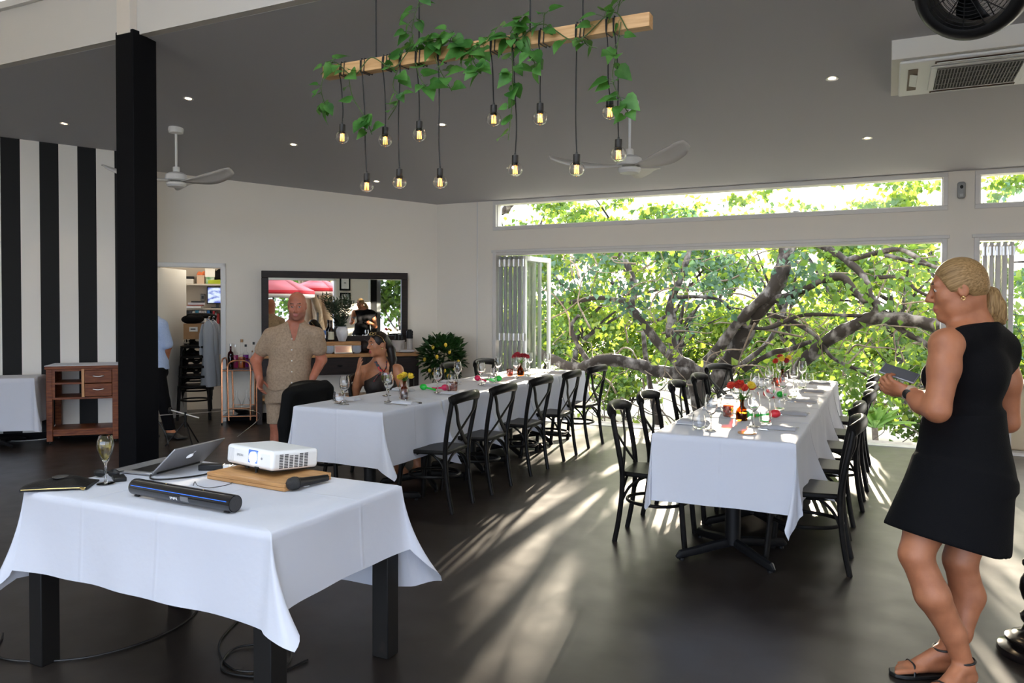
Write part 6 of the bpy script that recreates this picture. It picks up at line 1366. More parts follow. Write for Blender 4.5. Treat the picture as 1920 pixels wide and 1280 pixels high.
MB().box(tuple(pn_*.0046), (.064, .130, .0008), Rm).build('phone_screen', mat('phone_glass', (.10, .10, .11), .1), t)
MB().box(tuple(-pn_*.0046+pd*.05-pw*.02), (.02, .03, .001), Rm).build('camera_bump', M['plastic_black'], t)

# ---- standing man in tan shirt and shorts
m = person('bald man in a tan short-sleeved shirt and shorts standing by the counter', tuple(setz(px(542, 880, 6.9), 0)))
B = Body(.0065); fm = nz(-AY+.10*SX); rM, _, _ = frame(fm); FM = np.array([rM, fm, ZU])
HC = px(557, 573, 6.84); P_, HF = head(B, HC, nz(-AY+.12*SX-.20*ZU), s=1.02, male=True)
nb = px(553, 613, 6.92); B.rc(P_(0, -.03, -.06), nb, .066, .070, .03)
sl, sr = px(508, 629, 6.93), px(593, 628, 6.93); el_, wl = px(480, 676, 6.97), px(486, 708, 6.80); er, wr_ = px(603, 674, 7.02), px(587, 707, 6.86)
ch, wa, pe = px(545, 650, 6.94), px(541, 700, 6.95), px(541, 730, 6.96)
i0 = len(B.P); B.el(ch, (.185, .125, .165), FM, .05).el(wa, (.175, .13, .14), FM, .06).el(pe, (.175, .13, .11), FM, .05).rc(sl, nb, .052, .062, .04).rc(sr, nb, .052, .062, .04)
i1 = len(B.P)
B.chain([sl, el_], [.058, .046], .03).chain([el_, wl], [.048, .033], .02).chain([sr, er], [.058, .046], .03).chain([er, wr_], [.048, .033], .02)
hand(B, wl, nz(-ZU+.10*SX-.15*AY), nz(SX*.9-AY*.2), -1, 1.05, (.35, .4, .45, .5), .4); hand(B, wr_, nz(-ZU-.35*SX-.1*AY), nz(-SX), 1, 1.05, (.3, .3, .3, .3), .4)
for x, k_, dr_ in ((521, 519, -.1), (562, 564, .1)):
    h_, kn = px(x, 735, 6.95), px(k_, 795, 6.90); an = setz(px(k_+1, 872, 6.96), .09)
    B.chain([h_, kn], [.092, .060], .04).chain([kn, (kn*.6+an*.4)-fm*.012, an], [.056, .060, .040], .02); foot(B, an, nz(fm+dr_*SX), 1.05, .01)
lips, brow, eye, iris = face_regions(P_, HF, HC, 1.02)
def stubble(c): q = (c-V3(HC)) @ HF.T/1.02; return (q[:, 2] < -.045) & (q[:, 2] > -.125) & (q[:, 1] > -.01) & (np.abs(q[:, 0]) < .078)
B.mesh('body', [skin_p, mat('lip_dull', (.34, .10, .08), .5), mat('brow_dark', (.09, .045, .03), .8), eyew, irism, mat('skin_stubble', (.32, .13, .09), .7)], m, regions=((5, stubble), (1, lips), (2, brow), (3, eye), (4, iris)))
tan = mat('shirt_tan', (.40, .29, .20), .85, col2=(.30, .215, .145), nscale=60, bump=.25, bscale=90)
S = Body(.0075); S.P = [q_ for q_ in B.P[i0:i1]]; S.chain([sl, sl+(el_-sl)*.55], [.060, .060], .03).chain([sr, sr+(er-sr)*.55], [.060, .060], .03)
S.cone(ch-ZU*.02, px(541, 732, 6.95), (.165, .125), (.178, .150), FM[:2], .04).rc(nb, P_(0, -.03, -.07), .072, .069, .02)
zc_ = nb[2]+.062; zt_ = px(541, 729, 6.95)[2]
def sclip(X, Y, Z_):
    f = (X-nb[0])*fm[0]+(Y-nb[1])*fm[1]; sd_v = (X-nb[0])*rM[0]+(Y-nb[1])*rM[1]
    vee = np.where((f > .03) & (Z_ > nb[2]-.115), .012+.26*(Z_-(nb[2]-.10))-np.abs(sd_v+.005), -.1)
    return np.maximum(np.maximum(Z_-(zc_-.35*np.maximum(f, 0)), vee), zt_-Z_+.008*np.sin((X+Y)*30))
S.mesh('shirt', tan, m, grow=.010, clip=sclip, smooth_it=2)
mb = MB(); 
for k in range(5): p = px(553, 634+k*20, 6.94)+fm*(.142+.012*(k > 0)+.004*(k > 2)); mb = MB(); mb.ball(Vector(p), .006, 10, 6); mb.build('button', M['paper'], m)
S = Body(.0075)
S.cone(px(541, 716, 6.95), px(541, 752, 6.95), (.182, .142), (.192, .146), FM[:2], .03)
for x, k_ in ((521, 519), (562, 564)): S.rc(px(x, 742, 6.95), px(k_, 796, 6.90), .098, .078, .03)
zh = px(519, 793, 6.9)[2]; S.mesh('shorts', mat('shorts_tan', (.37, .275, .195), .85, col2=(.29, .21, .145), nscale=60, bump=.25, bscale=90), m, grow=.006, clip=lambda X, Y, Z_: zh-Z_+0*X+0*Y, smooth_it=2)
p0 = px(560, 733, 6.94)+fm*.158; MB().tube(bez([p0, p0+V3((0, 0, -.03))+SX*.006, p0+V3((0, 0, -.075))-SX*.004], 5), .0035, 6).tube(bez([p0-SX*.015, p0+V3((0, 0, -.03))-SX*.02, p0+V3((0, 0, -.06))-SX*.012], 5), .0035, 6).build('drawstring', M['paper'], m)
for s_, nm in ((sl, 0), (sr, 0)): pass
for k_ in (519, 564):
    an = setz(px(k_+1, 872, 6.96), .0); dr_ = nz(fm); sv = V3((-dr_[1], dr_[0], 0)); pol = [an+dr_*a*1.05+sv*b for a, b in ((-.07, -.03), (0, -.038), (.1, -.05), (.19, -.04), (.22, 0), (.19, .04), (.1, .05), (0, .038), (-.07, .03))]
    MB().prism([(p[0], p[1]) for p in pol], .001, .012).build('shoe_sole', M['plastic_black'], m, bevel=.002)

# ---- seated woman in halter top
s = person('seated woman with a dark ponytail and black halter top raising one hand', tuple(setz(px(716, 790, 7.08), 0)))
B = Body(.0058); fs_ = nz(-AY*.92+.38*SX); rS, _, _ = frame(fs_); FS = np.array([rS, fs_, ZU])
HC = px(709, 645, 7.03); hf_ = nz(-.80*SX-.58*AY-.06*ZU); P_, HF = head(B, HC, hf_, s=.93)
nb = px(711, 682, 7.08); B.rc(P_(0, -.03, -.06), nb, .048, .054, .03)
s1, s2 = px(681, 696, 7.12), px(745, 694, 7.02); e1, w1 = px(664, 738, 6.93), px(672, 700, 6.86); e2, w2 = px(760, 737, 6.92), px(734, 741, 6.76)
ch, wa, pe = px(713, 716, 7.09), px(713, 755, 7.10), px(713, 783, 7.10)
i0 = len(B.P); B.el(ch, (.150, .105, .14), FS, .05).el(wa, (.130, .105, .13), FS, .06).el(pe, (.175, .14, .12), FS, .05); i1 = len(B.P); B.rc(s1, nb, .045, .055, .05).rc(s2, nb, .045, .055, .05)
for q in (-1, 1): B.el(ch+fs_*.085+rS*q*.065-ZU*.02, (.062, .06, .06), FS, .03)
B.chain([s1, e1], [.050, .041], .03).chain([e1, w1], [.040, .026], .02).chain([s2, e2], [.054, .042], .03).chain([e2, w2], [.041, .027], .02)
hand(B, w1, nz(ZU+.10*SX-.05*AY), nz(SX*.75+AY*.5), 1, .92, (.10, .12, .15, .2), .3, .05); hand(B, w2, nz(-SX*.8-AY*.5-.05*ZU), nz(-ZU+.2*SX), -1, .92, (.3, .35, .4, .45), .3)
for q, kx in ((-1, 0), (1, 1)):
    h_ = pe+rS*q*.085-ZU*.02; kn = h_+nz(V3((1, 0, 0))*.55+fs_*.5)*.40; kn[2] = .475; an = kn+V3((.02, 0, 0)); an[2] = .08
    B.chain([h_, kn], [.085, .056], .04).chain([kn, (kn+an)/2, an], [.055, .052, .034], .02); foot(B, an, nz(V3((1, -.3, 0))), .92, .006)
lips, brow, eye, iris = face_regions(P_, HF, HC, .93)
B.mesh('body', [skin_b, mat('lip_berry', (.34, .05, .06), .35), mat('brow_black', (.02, .012, .01), .7), eyew, irism], s, regions=((1, lips), (2, brow), (3, eye), (4, iris)))
Tp = Body(.0065); Tp.P = [q_ for q_ in B.P[i0:i1]]
for q in (-1, 1): Tp.el(ch+fs_*.085+rS*q*.065-ZU*.02, (.064, .062, .062), FS, .03)
zt_ = ch[2]+.110
def tclip(X, Y, Z_):
    f = (X-ch[0])*fs_[0]+(Y-ch[1])*fs_[1]; q = (X-ch[0])*rS[0]+(Y-ch[1])*rS[1]
    return np.maximum(Z_-(zt_-.62*np.abs(q)-np.where(f < 0, .06, 0)), (pe[2]-.09)-Z_)
Tp.mesh('halter_top', mat('halter_black', (.014, .012, .012), .75, col2=(.028, .02, .018), nscale=25), s, grow=.007, clip=tclip, smooth_it=2)
flr = mat('strap_floral', (.55, .03, .03), .6, col2=(.02, .05, .06), nscale=55, lo=.45, hi=.55)
def onskin(p_):          # push a point out to the body surface along the facing direction
    g_, A_ = SKF; i = [np.clip(np.round((p_[j]-A_[j][0])/B.h).astype(int), 0, len(A_[j])-1) for j in range(3)]
    for _ in range(90):
        i = [np.clip(int(round((p_[j]-A_[j][0])/B.h)), 0, len(A_[j])-1) for j in range(3)]
        if g_[i[0], i[1], i[2]] > .004: break
        p_ = p_+fs_*.004
    return p_
SKF = B.field()
for q in (-1, 1):
    pts_ = [onskin(ch+rS*q*.088+ZU*.020+fs_*.02), onskin(ch+rS*q*.045+ZU*.062+fs_*.02), onskin(ch-rS*q*.002+ZU*.100+fs_*.02), onskin(ch-rS*q*.030+ZU*.140+fs_*.01), onskin(nb-rS*q*.050+ZU*.030-fs_*.02)]
    MB().tube(bez(pts_, 7), [.020]*15+[.013]*14, 10, flat=.35).build('floral_strap', flr, s, smooth=180)
dk = hairmat('hair_black', (.005, .0035, .003), (.014, .009, .007), (5, 5, 60), .4); Hh = Body(.006); pl = lambda x, y, z: P_(x, y, z)
Hh.el(pl(0, -.016, .030), V3((.081, .099, .096))*.93, HF, .02).el(pl(0, -.06, -.01), V3((.062, .05, .055))*.93, HF, .02)
Hh.chain([pl(0, -.085, .03), pl(.0, -.105, .0), px(733, 655, 7.09), px(736, 675, 7.06), px(735, 693, 7.0), px(729, 707, 6.95)], [.034, .034, .038, .038, .028, .008], .016)
r_, f_, u_h = HF; HCs = HC
def hclip2(X, Y, Z_):
    q = [((X-HCs[0])*a[0]+(Y-HCs[1])*a[1]+(Z_-HCs[2])*a[2])/.93 for a in (r_, f_, u_h)]
    line = q[1]-(.055+.35*(q[2]-.03)); line = np.where(q[2] > .072, q[1]-.078, line); low = np.where(q[1] > -.05, (-.0+(-q[1])*.5)-q[2], -.1)
    return np.maximum(line, low)*.93
Hh.mesh('hair', dk, s, clip=hclip2)
for q in (-1, 1):
    c = Vector(pl(q*.036, .052, .105)); MB().tube([c+Vector(HF[0])*(.027*math.cos(a))+Vector(HF[2]*.6-HF[1]*.5)*(.022*math.sin(a)) for a in [2*math.pi*i/18 for i in range(18)]], .0022, 5, closed=True).build('sunglasses_rim', gold, s)
    MB().tube(bez([pl(q*.064, .05, .10), pl(q*.085, .0, .07), pl(q*.084, -.03, .02)], 5), .002, 5).build('sunglasses_temple', gold, s)
    MB().ball(Vector(pl(q*.079, .0, -.040)), .008, 10, 8).build('earring', gold, s)

# ---- person mostly hidden by the column
b = person('person in pale blue shirt and dark trousers, hand on hip, behind the column', tuple(setz(px(288, 818, 8.62), 0)))
B = Body(.007); fb = nz(.62*SX-.70*AY); rB, _, _ = frame(fb); FB = np.array([rB, fb, ZU])
HC = px(279, 568, 8.62); P_, HF = head(B, HC, nz(.2*SX-AY), s=.97); nb = px(281, 595, 8.66); B.rc(P_(0, -.03, -.06), nb, .05, .058, .03)
s2, s1 = px(302, 610, 8.57), px(262, 608, 8.72); e2, w2 = px(315, 650, 8.66), px(312, 672, 8.72); e1, w1 = px(252, 652, 8.8), px(256, 692, 8.66)
ch, wa, pe = px(283, 628, 8.66), px(285, 665, 8.66), px(286, 698, 8.66)
B.el(ch, (.15, .11, .15), FB, .05).el(wa, (.13, .11, .12), FB, .05).el(pe, (.16, .13, .11), FB, .05).rc(s1, nb, .05, .06, .04).rc(s2, nb, .05, .06, .04)
B.chain([s2, e2], [.052, .040], .03).chain([e2, w2], [.038, .026], .02).chain([s1, e1], [.052, .04], .03).chain([e1, w1], [.038, .026], .02)
hand(B, w2, nz(-.15*SX+.6*AY-.6*ZU), nz(-SX+.1*AY), -1, .95, (.2, .2, .3, .3), .4, .12); hand(B, w1, nz(-ZU), nz(SX), 1, .95)
LEG = []
for hx_, kx, ax_, hz_, dd in ((294, 306, 319, 700, 8.60), (276, 272, 268, 700, 8.70)):
    h_, kn = px(hx_, hz_, dd), px(kx, 752, dd-.02); an = setz(px(ax_, 805, dd), .09); LEG.append((h_, kn, an)); B.chain([h_, kn], [.085, .056], .04).chain([kn, (kn+an)/2, an], [.053, .05, .036], .02); foot(B, an, nz(.9*SX-.4*AY), .95, .008)
B.mesh('body', skin_t, b)
Hb = Body(.007); Hb.el(P_(0, -.014, .034), (.080, .098, .094), HF, .02); HCb, HFb = HC, HF
def hclip3(X, Y, Z_):
    q = [(X-HCb[0])*v_[0]+(Y-HCb[1])*v_[1]+(Z_-HCb[2])*v_[2] for v_ in HFb]
    return np.maximum(q[1]-(.045+.45*(q[2]-.03)), (-.01+.5*np.minimum(q[1], 0))-q[2])
Hb.mesh('hair', hairmat('hair_brown', (.02, .012, .007), (.05, .03, .018), (40, 40, 5)), b, clip=hclip3)
S = Body(.008); S.el(ch, (.152, .115, .15), FB, .05).rc(s1, nb, .055, .06, .04).rc(s2, nb, .055, .06, .04).chain([s2, s2+(e2-s2)*.85], [.060, .056], .03).chain([s1, s1+(e1-s1)*.85], [.06, .056], .03).cone(ch, px(286, 692, 8.66), (.15, .12), (.165, .14), FB[:2], .04)
zn = nb[2]+.02; S.mesh('shirt', mat('shirt_blue', (.36, .46, .68), .8, col2=(.42, .52, .74), nscale=90, bump=.2, bscale=40), b, grow=.010, clip=lambda X, Y, Z_: np.maximum(Z_-zn, 0*X+0*Y-1))
S = Body(.008); S.el(pe, (.16, .13, .11), FB, .05)
for h_, kn, an in LEG: S.chain([h_, kn], [.088, .064], .04).chain([kn, an+ZU*.01], [.064, .050], .02)
S.mesh('trousers', mat('trousers_dark', (.004, .004, .005), .9, spec=.1), b, grow=.007, clip=lambda X, Y, Z_: np.maximum(.10-Z_, Z_-(pe[2]+.06))+0*X+0*Y)
for h_, kn, an in LEG:
    S = Body(.007); foot(S, an-ZU*.03, nz(.9*SX-.4*AY), .98, .008); zz_ = .075; S.mesh('shoe', mat('shoe_black', (.012, .012, .012), .5) if 'shoe_black' not in bpy.data.materials else bpy.data.materials['shoe_black'], b, grow=.006, clip=lambda X, Y, Z_: Z_-zz_+.25*0*X+0*Y)

# jacket hung over the nearest wall-side chair of the left table
J = Body(.012); c0 = V3((-4.215, 4.92, 0)); e_y = V3((0.02, 1, 0)); e_x = V3((1, 0, 0))
J.rc(c0+e_y*-.20+ZU*.80, c0+e_y*.20+ZU*.82, .045, .045, .04).cone(c0+ZU*.80, c0+ZU*.36-e_x*.03, (.235, .050), (.25, .075), np.array([e_y, e_x]), .05)
J.chain([c0+e_y*-.24+ZU*.77, c0+e_y*-.25+ZU*.55-e_x*.02, c0+e_y*-.25+ZU*.33-e_x*.02], [.045, .052, .045], .03).chain([c0+e_y*.24+ZU*.78, c0+e_y*.27+ZU*.58-e_x*.03, c0+e_y*.24+ZU*.40], [.045, .052, .045], .03)
t = thing('jacket', 'black jacket hung over the back of the nearest wall-side chair', 'jacket', tuple(c0)); WORLD.add(t.name); J.mesh('jacket_body', M['fabric_black'], t, smooth_it=3, clip=lambda X, Y, Z_: np.maximum(.30-Z_, np.where((np.abs((X-c0[0])) < .018) & (np.abs(Y-c0[1]) < .2) & (Z_ < .80), -.01, -.2)+0*Z_))
MB().tube([tuple(c0+e_x*-.02+e_y*.04+ZU*.52), tuple(c0+e_x*.085+e_y*-.06+ZU*.56), tuple(c0+e_x*.075+e_y*-.02+ZU*.50)], .004, 6).build('zip_pull', M['steel'], t)
# ------------------------------------------------------------------ outside: the big spreading tree and the garden behind it
from mathutils import noise as mnoise
def pxY(x, y, Yp):
    d = AX[1]+AX[0]*((x-960)/1449.5)-AX[2]*((y-606)/1449.5); return V3((0, 0, 1.475))+d*(Yp/d[1])
mb = MB(); mb.bx(-40, 30, W+.3, 60, -1.1, -.55); o = mb.build('ground', mat('pale_ground', (.62, .58, .50), .9, col2=(.40, .36, .28), nscale=1.2, bump=.3, bscale=6)); o['kind'] = 'structure'
mb = MB(); mb.bx(5.9, 30, -25, 8, -.20, -.06); mb.bx(-12, 6, -25, -7.9, -.2, -.06); o = mb.build('terrace_paving', mat('terrace_paving', (.5, .46, .4), .85, col2=(.42, .39, .34), nscale=3)); o['kind'] = 'structure'
sA = Vector((SUN.y, -SUN.x, 0)).normalized(); sB = SUN.cross(sA).normalized()
def _ab(p): return p[0]*sA.x+p[1]*sA.y, p[0]*sB.x+p[1]*sB.y+p[2]*sB.z
_c = [_ab(q) for q in ((-3.2, 1.95, .72), (-1.85, 1.95, .72), (-1.85, 2.75, .72), (-3.2, 2.75, .72), (-2.5, 2.5, .95))]; TA = (min(c[0] for c in _c), max(c[0] for c in _c), min(c[1] for c in _c), max(c[1] for c in _c))
def shaft(P, frac):
    """gaps in the canopy lined up with the low sun, so light falls through in shafts"""
    out = np.ones(len(P), bool)
    for i, p in enumerate(P):
        a = p[0]*sA.x+p[1]*sA.y; b = p[0]*sB.x+p[1]*sB.y+p[2]*sB.z
        v = mnoise.noise(Vector((a*1.5, b*2.4, 3.3)))+.55*mnoise.noise(Vector((a*4.2, b*6.0, 9.1)))
        out[i] = v < frac-.10 or (TA[0] < a < TA[1] and TA[2] < b < TA[3])
    return out
def leaves(P, Dr, L, Wd, rng, up=.5):
    n = len(P); Dr = Dr/np.linalg.norm(Dr, axis=1)[:, None]; nr = rng.normal(size=(n, 3))*.7+np.array([0, 0, up]); nr -= Dr*(nr*Dr).sum(1)[:, None]; nr /= np.linalg.norm(nr, axis=1)[:, None]+1e-9
    s = np.cross(Dr, nr); L = L[:, None]; Wd = Wd[:, None]
    v = np.stack([P, P+Dr*L*.38-s*Wd*.5+nr*Wd*.12, P+Dr*L*.42-nr*L*.03, P+Dr*L*.38+s*Wd*.5+nr*Wd*.12, P+Dr*L-nr*L*.16], 1).reshape(-1, 3)
    b = (np.arange(n)*5)[:, None]; f = np.concatenate([b+np.array([[0, 1, 2, 0]]), b+np.array([[0, 2, 3, 0]])])[:, :3]; f2 = np.concatenate([b+np.array([[1, 4, 2]]), b+np.array([[2, 4, 3]])])
    return v, np.concatenate([f, f2])
def leaf_obj(name, v, f, m, parent):
    me = bpy.data.meshes.new(name); me.from_pydata(v.tolist(), [], f.tolist()); me.materials.append(m); me.update(); o = bpy.data.objects.new(name, me); COL.objects.link(o); o.parent = parent; return o
LM = [leafmat('leaf_yellowgreen', (.045, .10, .016), (.10, .165, .03), (.27, .36, .03), .5, 1.6), leafmat('leaf_green', (.02, .065, .015), (.06, .13, .025), (.16, .27, .03), .45, 1.6), leafmat('leaf_bluegreen', (.02, .065, .045), (.065, .14, .095), (.08, .16, .06), .35, 2.2), leafmat('leaf_dark', (.010, .035, .010), (.03, .075, .015), (.09, .17, .02), .35, 1.6)]
def crown_tree(name, label, x, y, zc_, rx, rz, nleaf, L, mats, seed, group, trunk_r=.07, frac=.1, zmin=-.5):
    rng = np.random.default_rng(seed); t = thing(name, label, 'tree' if 'tree' in name else 'shrub', (x, y, -.56), 0, group); rr = random.Random(seed)
    mbt = MB(); tips = []
    for k in range(3 if 'shrub' in name else 1):
        a = rr.random()*6.28; top = Vector((.25*rx*math.cos(a), .25*rx*math.sin(a), zc_-rz*.2+.56)); mbt.tube(bez([(0, 0, 0), (top.x*.3+rr.uniform(-.15, .15), top.y*.3, top.z*.5), top], 6), [trunk_r*(1-.035*i) for i in range(13)], 8)
        for j in range(7):
            b = rr.random()*6.28; e = top+Vector((math.cos(b)*rx*.75, math.sin(b)*rx*.75, rr.uniform(-.35, .8)*rz)); s0 = top*(.5+.5*rr.random()); mbt.tube(bez([s0, s0.lerp(e, .5)+Vector((0, 0, rr.uniform(-.2, .3))), e], 5), [trunk_r*.5*(1-.07*i) for i in range(11)], 6); tips.append(e)
    mbt.build('trunk', M['bark'], t, smooth=180)
    nc = 26; cc = rng.normal(size=(nc, 3)); cc /= np.linalg.norm(cc, axis=1)[:, None]; cc *= rng.uniform(.35, 1, (nc, 1))**.6*np.array([rx, rx, rz])*.85
    for k, mm in enumerate(mats):
        n = nleaf//len(mats); c = cc[rng.integers(0, nc, n)]; P = c+rng.normal(size=(n, 3))*np.array([rx, rx, rz])*.20+np.array([0, 0, zc_+.56])
        keep = (P[:, 2] > .05) & (P[:, 2] > zmin+.56); P = P[keep]; W_ = P+np.array([x, y, -.56]); k2 = shaft(W_, frac); P = P[k2]; n = len(P)
        Dr = rng.normal(size=(n, 3))+np.array([0, -.2, -.35]); l = L*rng.uniform(.7, 1.25, n); v, f = leaves(P, Dr, l, l*.72, rng); leaf_obj('foliage', v, f, mm, t)
    return t
GA, GB, GC = 'shrubs just beyond the opening', 'trees behind the spreading tree', 'tall trees at the back of the garden'
def pos(k): return ('at the far left behind the folded doors', 'left of the spreading limbs', 'behind the left limb fork', 'behind the thick middle trunk', 'behind the right limb', 'at the right edge of the opening', 'beyond the second opening on the right')[k]
for k, (x, y, zc_, rx, rz, n) in enumerate(((-7.6, 13.2, .7, .95, 1.1, 3000), (-5.9, 12.9, .5, .95, 1.0, 3000), (-4.2, 13.4, .3, .9, .85, 2400), (-2.4, 13.0, .25, .9, .8, 2400), (-.9, 13.2, .4, .95, .95, 2700), (.55, 12.5, .55, .95, 1.1, 3300), (2.3, 12.2, .9, 1.0, 1.5, 2600))):
    crown_tree('garden_shrub', 'sunlit leafy shrub '+pos(k), x, y, zc_, rx, rz, int(n*1.5), .105, (LM[0], LM[1], LM[3]) if k % 2 else (LM[0], LM[1]), 40+k, GA, .03, .02)
for k, (x, y, zc_, rx, rz, n) in enumerate(((-11.2, 17, 2.2, 1.6, 1.9, 2400), (-8.9, 17.5, 2.0, 1.6, 1.9, 2400), (-6.4, 16.6, 2.1, 1.5, 1.8, 2300), (-4.0, 17.2, 1.8, 1.5, 1.7, 2000), (-1.7, 17.4, 2.0, 1.5, 1.7, 2000), (.4, 16.8, 2.1, 1.6, 1.9, 2200), (2.8, 16.4, 2.2, 1.6, 2.0, 1800))):
    crown_tree('garden_tree', 'bright mid-distance tree '+pos(k), x, y, zc_, rx, rz, int(n*2.9), .14, (LM[0], LM[1]) if k % 3 else (LM[1], LM[2]), 60+k, GB, .09, -.02)
for k, (x, y, zc_, rx, rz, n) in enumerate(((-15.5, 25, 3.6, 2.5, 3.4, 2300), (-11.6, 25.5, 3.6, 2.4, 3.4, 2300), (-8.0, 25, 3.8, 2.4, 3.3, 2200), (-4.8, 25.8, 3.2, 2.3, 3.0, 1500), (-1.6, 26, 3.2, 2.3, 3.0, 1500), (1.6, 25, 3.6, 2.3, 3.3, 1900), (5.0, 24, 3.6, 2.4, 3.4, 1700))):
    crown_tree('background_tree', 'tall hazy background tree '+pos(k), x, y, zc_, rx, rz, int(n*3.3), .225, (LM[1], LM[0]), 80+k, GC, .14, -.10)

for k, (x, y) in enumerate(((-13.5, 21), (-10.4, 21.4), (-7.4, 21), (-4.6, 21.5), (-1.8, 21.2), (1.0, 21), (3.8, 20.6))):
    crown_tree('hedge_shrub', 'low yellow-green thicket '+pos(k), x, y, .5, 1.75, 1.25, 4600, .175, (LM[0], LM[0], LM[1]), 120+k, 'thickets behind the mid-distance trees', .05, 3)
# the spreading tree: thick lichened limbs in front of everything
tb = pxY(1300, 720, 11.3); TB = Vector((tb[0], tb[1], -.56)); T = thing('spreading_tree', 'large spreading tree with thick lichen-blotched limbs filling the opening', 'tree', TB)
def limb(name, pts, r0, r1, n=10):
    P = [Vector(pxY(*p))-TB for p in pts]; c = bez(P, 6); m_ = len(c); rnd = random.Random(len(pts)*7+int(pts[0][0])); rs = []
    for i in range(m_): rs.append((r0+(r1-r0)*i/(m_-1))*(1+.10*math.sin(i*.9+rnd.random())))
    return MB().tube([q+Vector((rnd.uniform(-1, 1), rnd.uniform(-1, 1), rnd.uniform(-1, 1)))*r0*.10 for q in c], rs, n).build(name, M['bark'], T, smooth=180)
LIMBS = [
 ([(1330, 860, 11.4), (1318, 770, 11.4), (1300, 705, 11.3), (1275, 680, 11.2)], .17, .12),
 ([(1290, 700, 11.2), (1235, 695, 10.9), (1180, 680, 10.7), (1130, 674, 10.6), (1085, 690, 10.7), (1030, 672, 10.9), (985, 640, 11.2)], .105, .075),
 ([(1285, 695, 11.2), (1240, 650, 11.3), (1205, 605, 11.4), (1180, 575, 11.5), (1165, 562, 11.6)], .075, .062),
 ([(1182, 578, 11.5), (1190, 545, 11.6), (1183, 510, 11.7), (1165, 480, 11.8), (1150, 455, 11.9), (1120, 420, 12)], .062, .04),
 ([(1170, 565, 11.6), (1120, 558, 11.7), (1060, 568, 11.8), (1030, 566, 11.9), (985, 572, 12)], .045, .03),
 ([(1280, 690, 11.2), (1262, 650, 11.3), (1255, 605, 11.4), (1258, 565, 11.5), (1275, 525, 11.6), (1290, 480, 11.7), (1300, 440, 11.8)], .072, .045),
 ([(1262, 558, 11.5), (1310, 556, 11.4), (1350, 562, 11.3), (1370, 580, 11.3)], .034, .02),
 ([(1300, 705, 11.3), (1345, 655, 11.2), (1385, 605, 11.1), (1415, 572, 11.0), (1440, 555, 11)], .085, .07),
 ([(1345, 720, 11.5), (1380, 650, 11.4), (1415, 590, 11.2), (1450, 545, 11.1), (1468, 500, 11.1), (1480, 455, 11.2), (1500, 400, 11.3)], .14, .10),
 ([(1440, 565, 11.1), (1490, 550, 11.0), (1540, 525, 10.9), (1580, 520, 10.8), (1600, 545, 10.8), (1630, 570, 10.8)], .062, .05),
 ([(1470, 720, 11.4), (1510, 675, 11.2), (1550, 640, 11.0), (1600, 610, 10.9), (1640, 597, 10.8), (1700, 600, 10.7), (1755, 612, 10.6), (1810, 640, 10.5)], .095, .085),
 ([(1630, 600, 10.8), (1645, 575, 10.8), (1632, 555, 10.9), (1620, 520, 11), (1590, 490, 11.1), (1555, 468, 11.2), (1510, 450, 11.3)], .055, .045),
 ([(1590, 487, 11.1), (1640, 475, 11), (1690, 468, 11), (1745, 498, 10.9), (1790, 505, 10.9)], .042, .025),
 ([(1660, 478, 11), (1700, 488, 10.9), (1745, 498, 10.8)], .03, .02),
 ([(1640, 520, 11), (1690, 520, 11.1), (1720, 545, 11.1), (1755, 560, 11)], .03, .018),
 ([(1390, 610, 11.2), (1440, 615, 11), (1500, 592, 11), (1560, 590, 10.9), (1620, 592, 10.8)], .032, .025),
 ([(1440, 590, 11.2), (1480, 600, 11.1), (1530, 630, 11), (1560, 670, 10.9), (1620, 700, 10.8), (1660, 740, 10.7)], .036, .02),
 ([(1675, 605, 10.8), (1700, 625, 10.7), (1730, 640, 10.6), (1770, 670, 10.5)], .045, .03),
 ([(1110, 690, 10.8), (1080, 640, 11), (1072, 610, 11.1), (1085, 590, 11.2)], .045, .025),
 ([(1385, 700, 11.5), (1440, 665, 11.3), (1480, 655, 11.2), (1520, 640, 11.1)], .045, .03),
 ([(1330, 720, 11.5), (1380, 690, 11.8), (1440, 640, 12), (1480, 560, 12.3)], .05, .03),
 ([(930, 400, 12.5), (945, 395, 12.3), (955, 385, 12.2), (965, 370, 12)], .075, .07),
 ([(1240, 860, 11.6), (1230, 780, 11.6), (1215, 700, 11.7), (1205, 620, 11.9)], .055, .035),
 ([(1480, 860, 11.3), (1475, 780, 11.3), (1490, 700, 11.3)], .10, .09),
]
for p, a, b_ in LIMBS: limb('limb', p, a*.93, b_*.93)
rnd = random.Random(17); tw = MB(); anchors = []
for k in range(150):
    x, y = rnd.uniform(1000, 1790), rnd.uniform(470, 800); Yp = rnd.uniform(10.5, 12.2); P = [Vector(pxY(x, y, Yp))-TB]; d = Vector((rnd.uniform(-1, 1), rnd.uniform(-.4, .4), rnd.uniform(-.5, 1))).normalized()
    for j in range(5): d = (d+Vector((rnd.uniform(-.7, .7), rnd.uniform(-.4, .4), rnd.uniform(-.6, .6)))).normalized(); P.append(P[-1]+d*rnd.uniform(.12, .3))
    c = bez(P, 4); r0 = rnd.choice((.006, .008, .011, .016)); tw.tube(c, [r0*(1-.6*i/(len(c)-1)) for i in range(len(c))], 6); anchors += [P[-1], P[-2], P[-3]]
o = tw.build('twig_tangle', M['twig'], T, smooth=180); o['kind'] = 'stuff'
rng = np.random.default_rng(8)
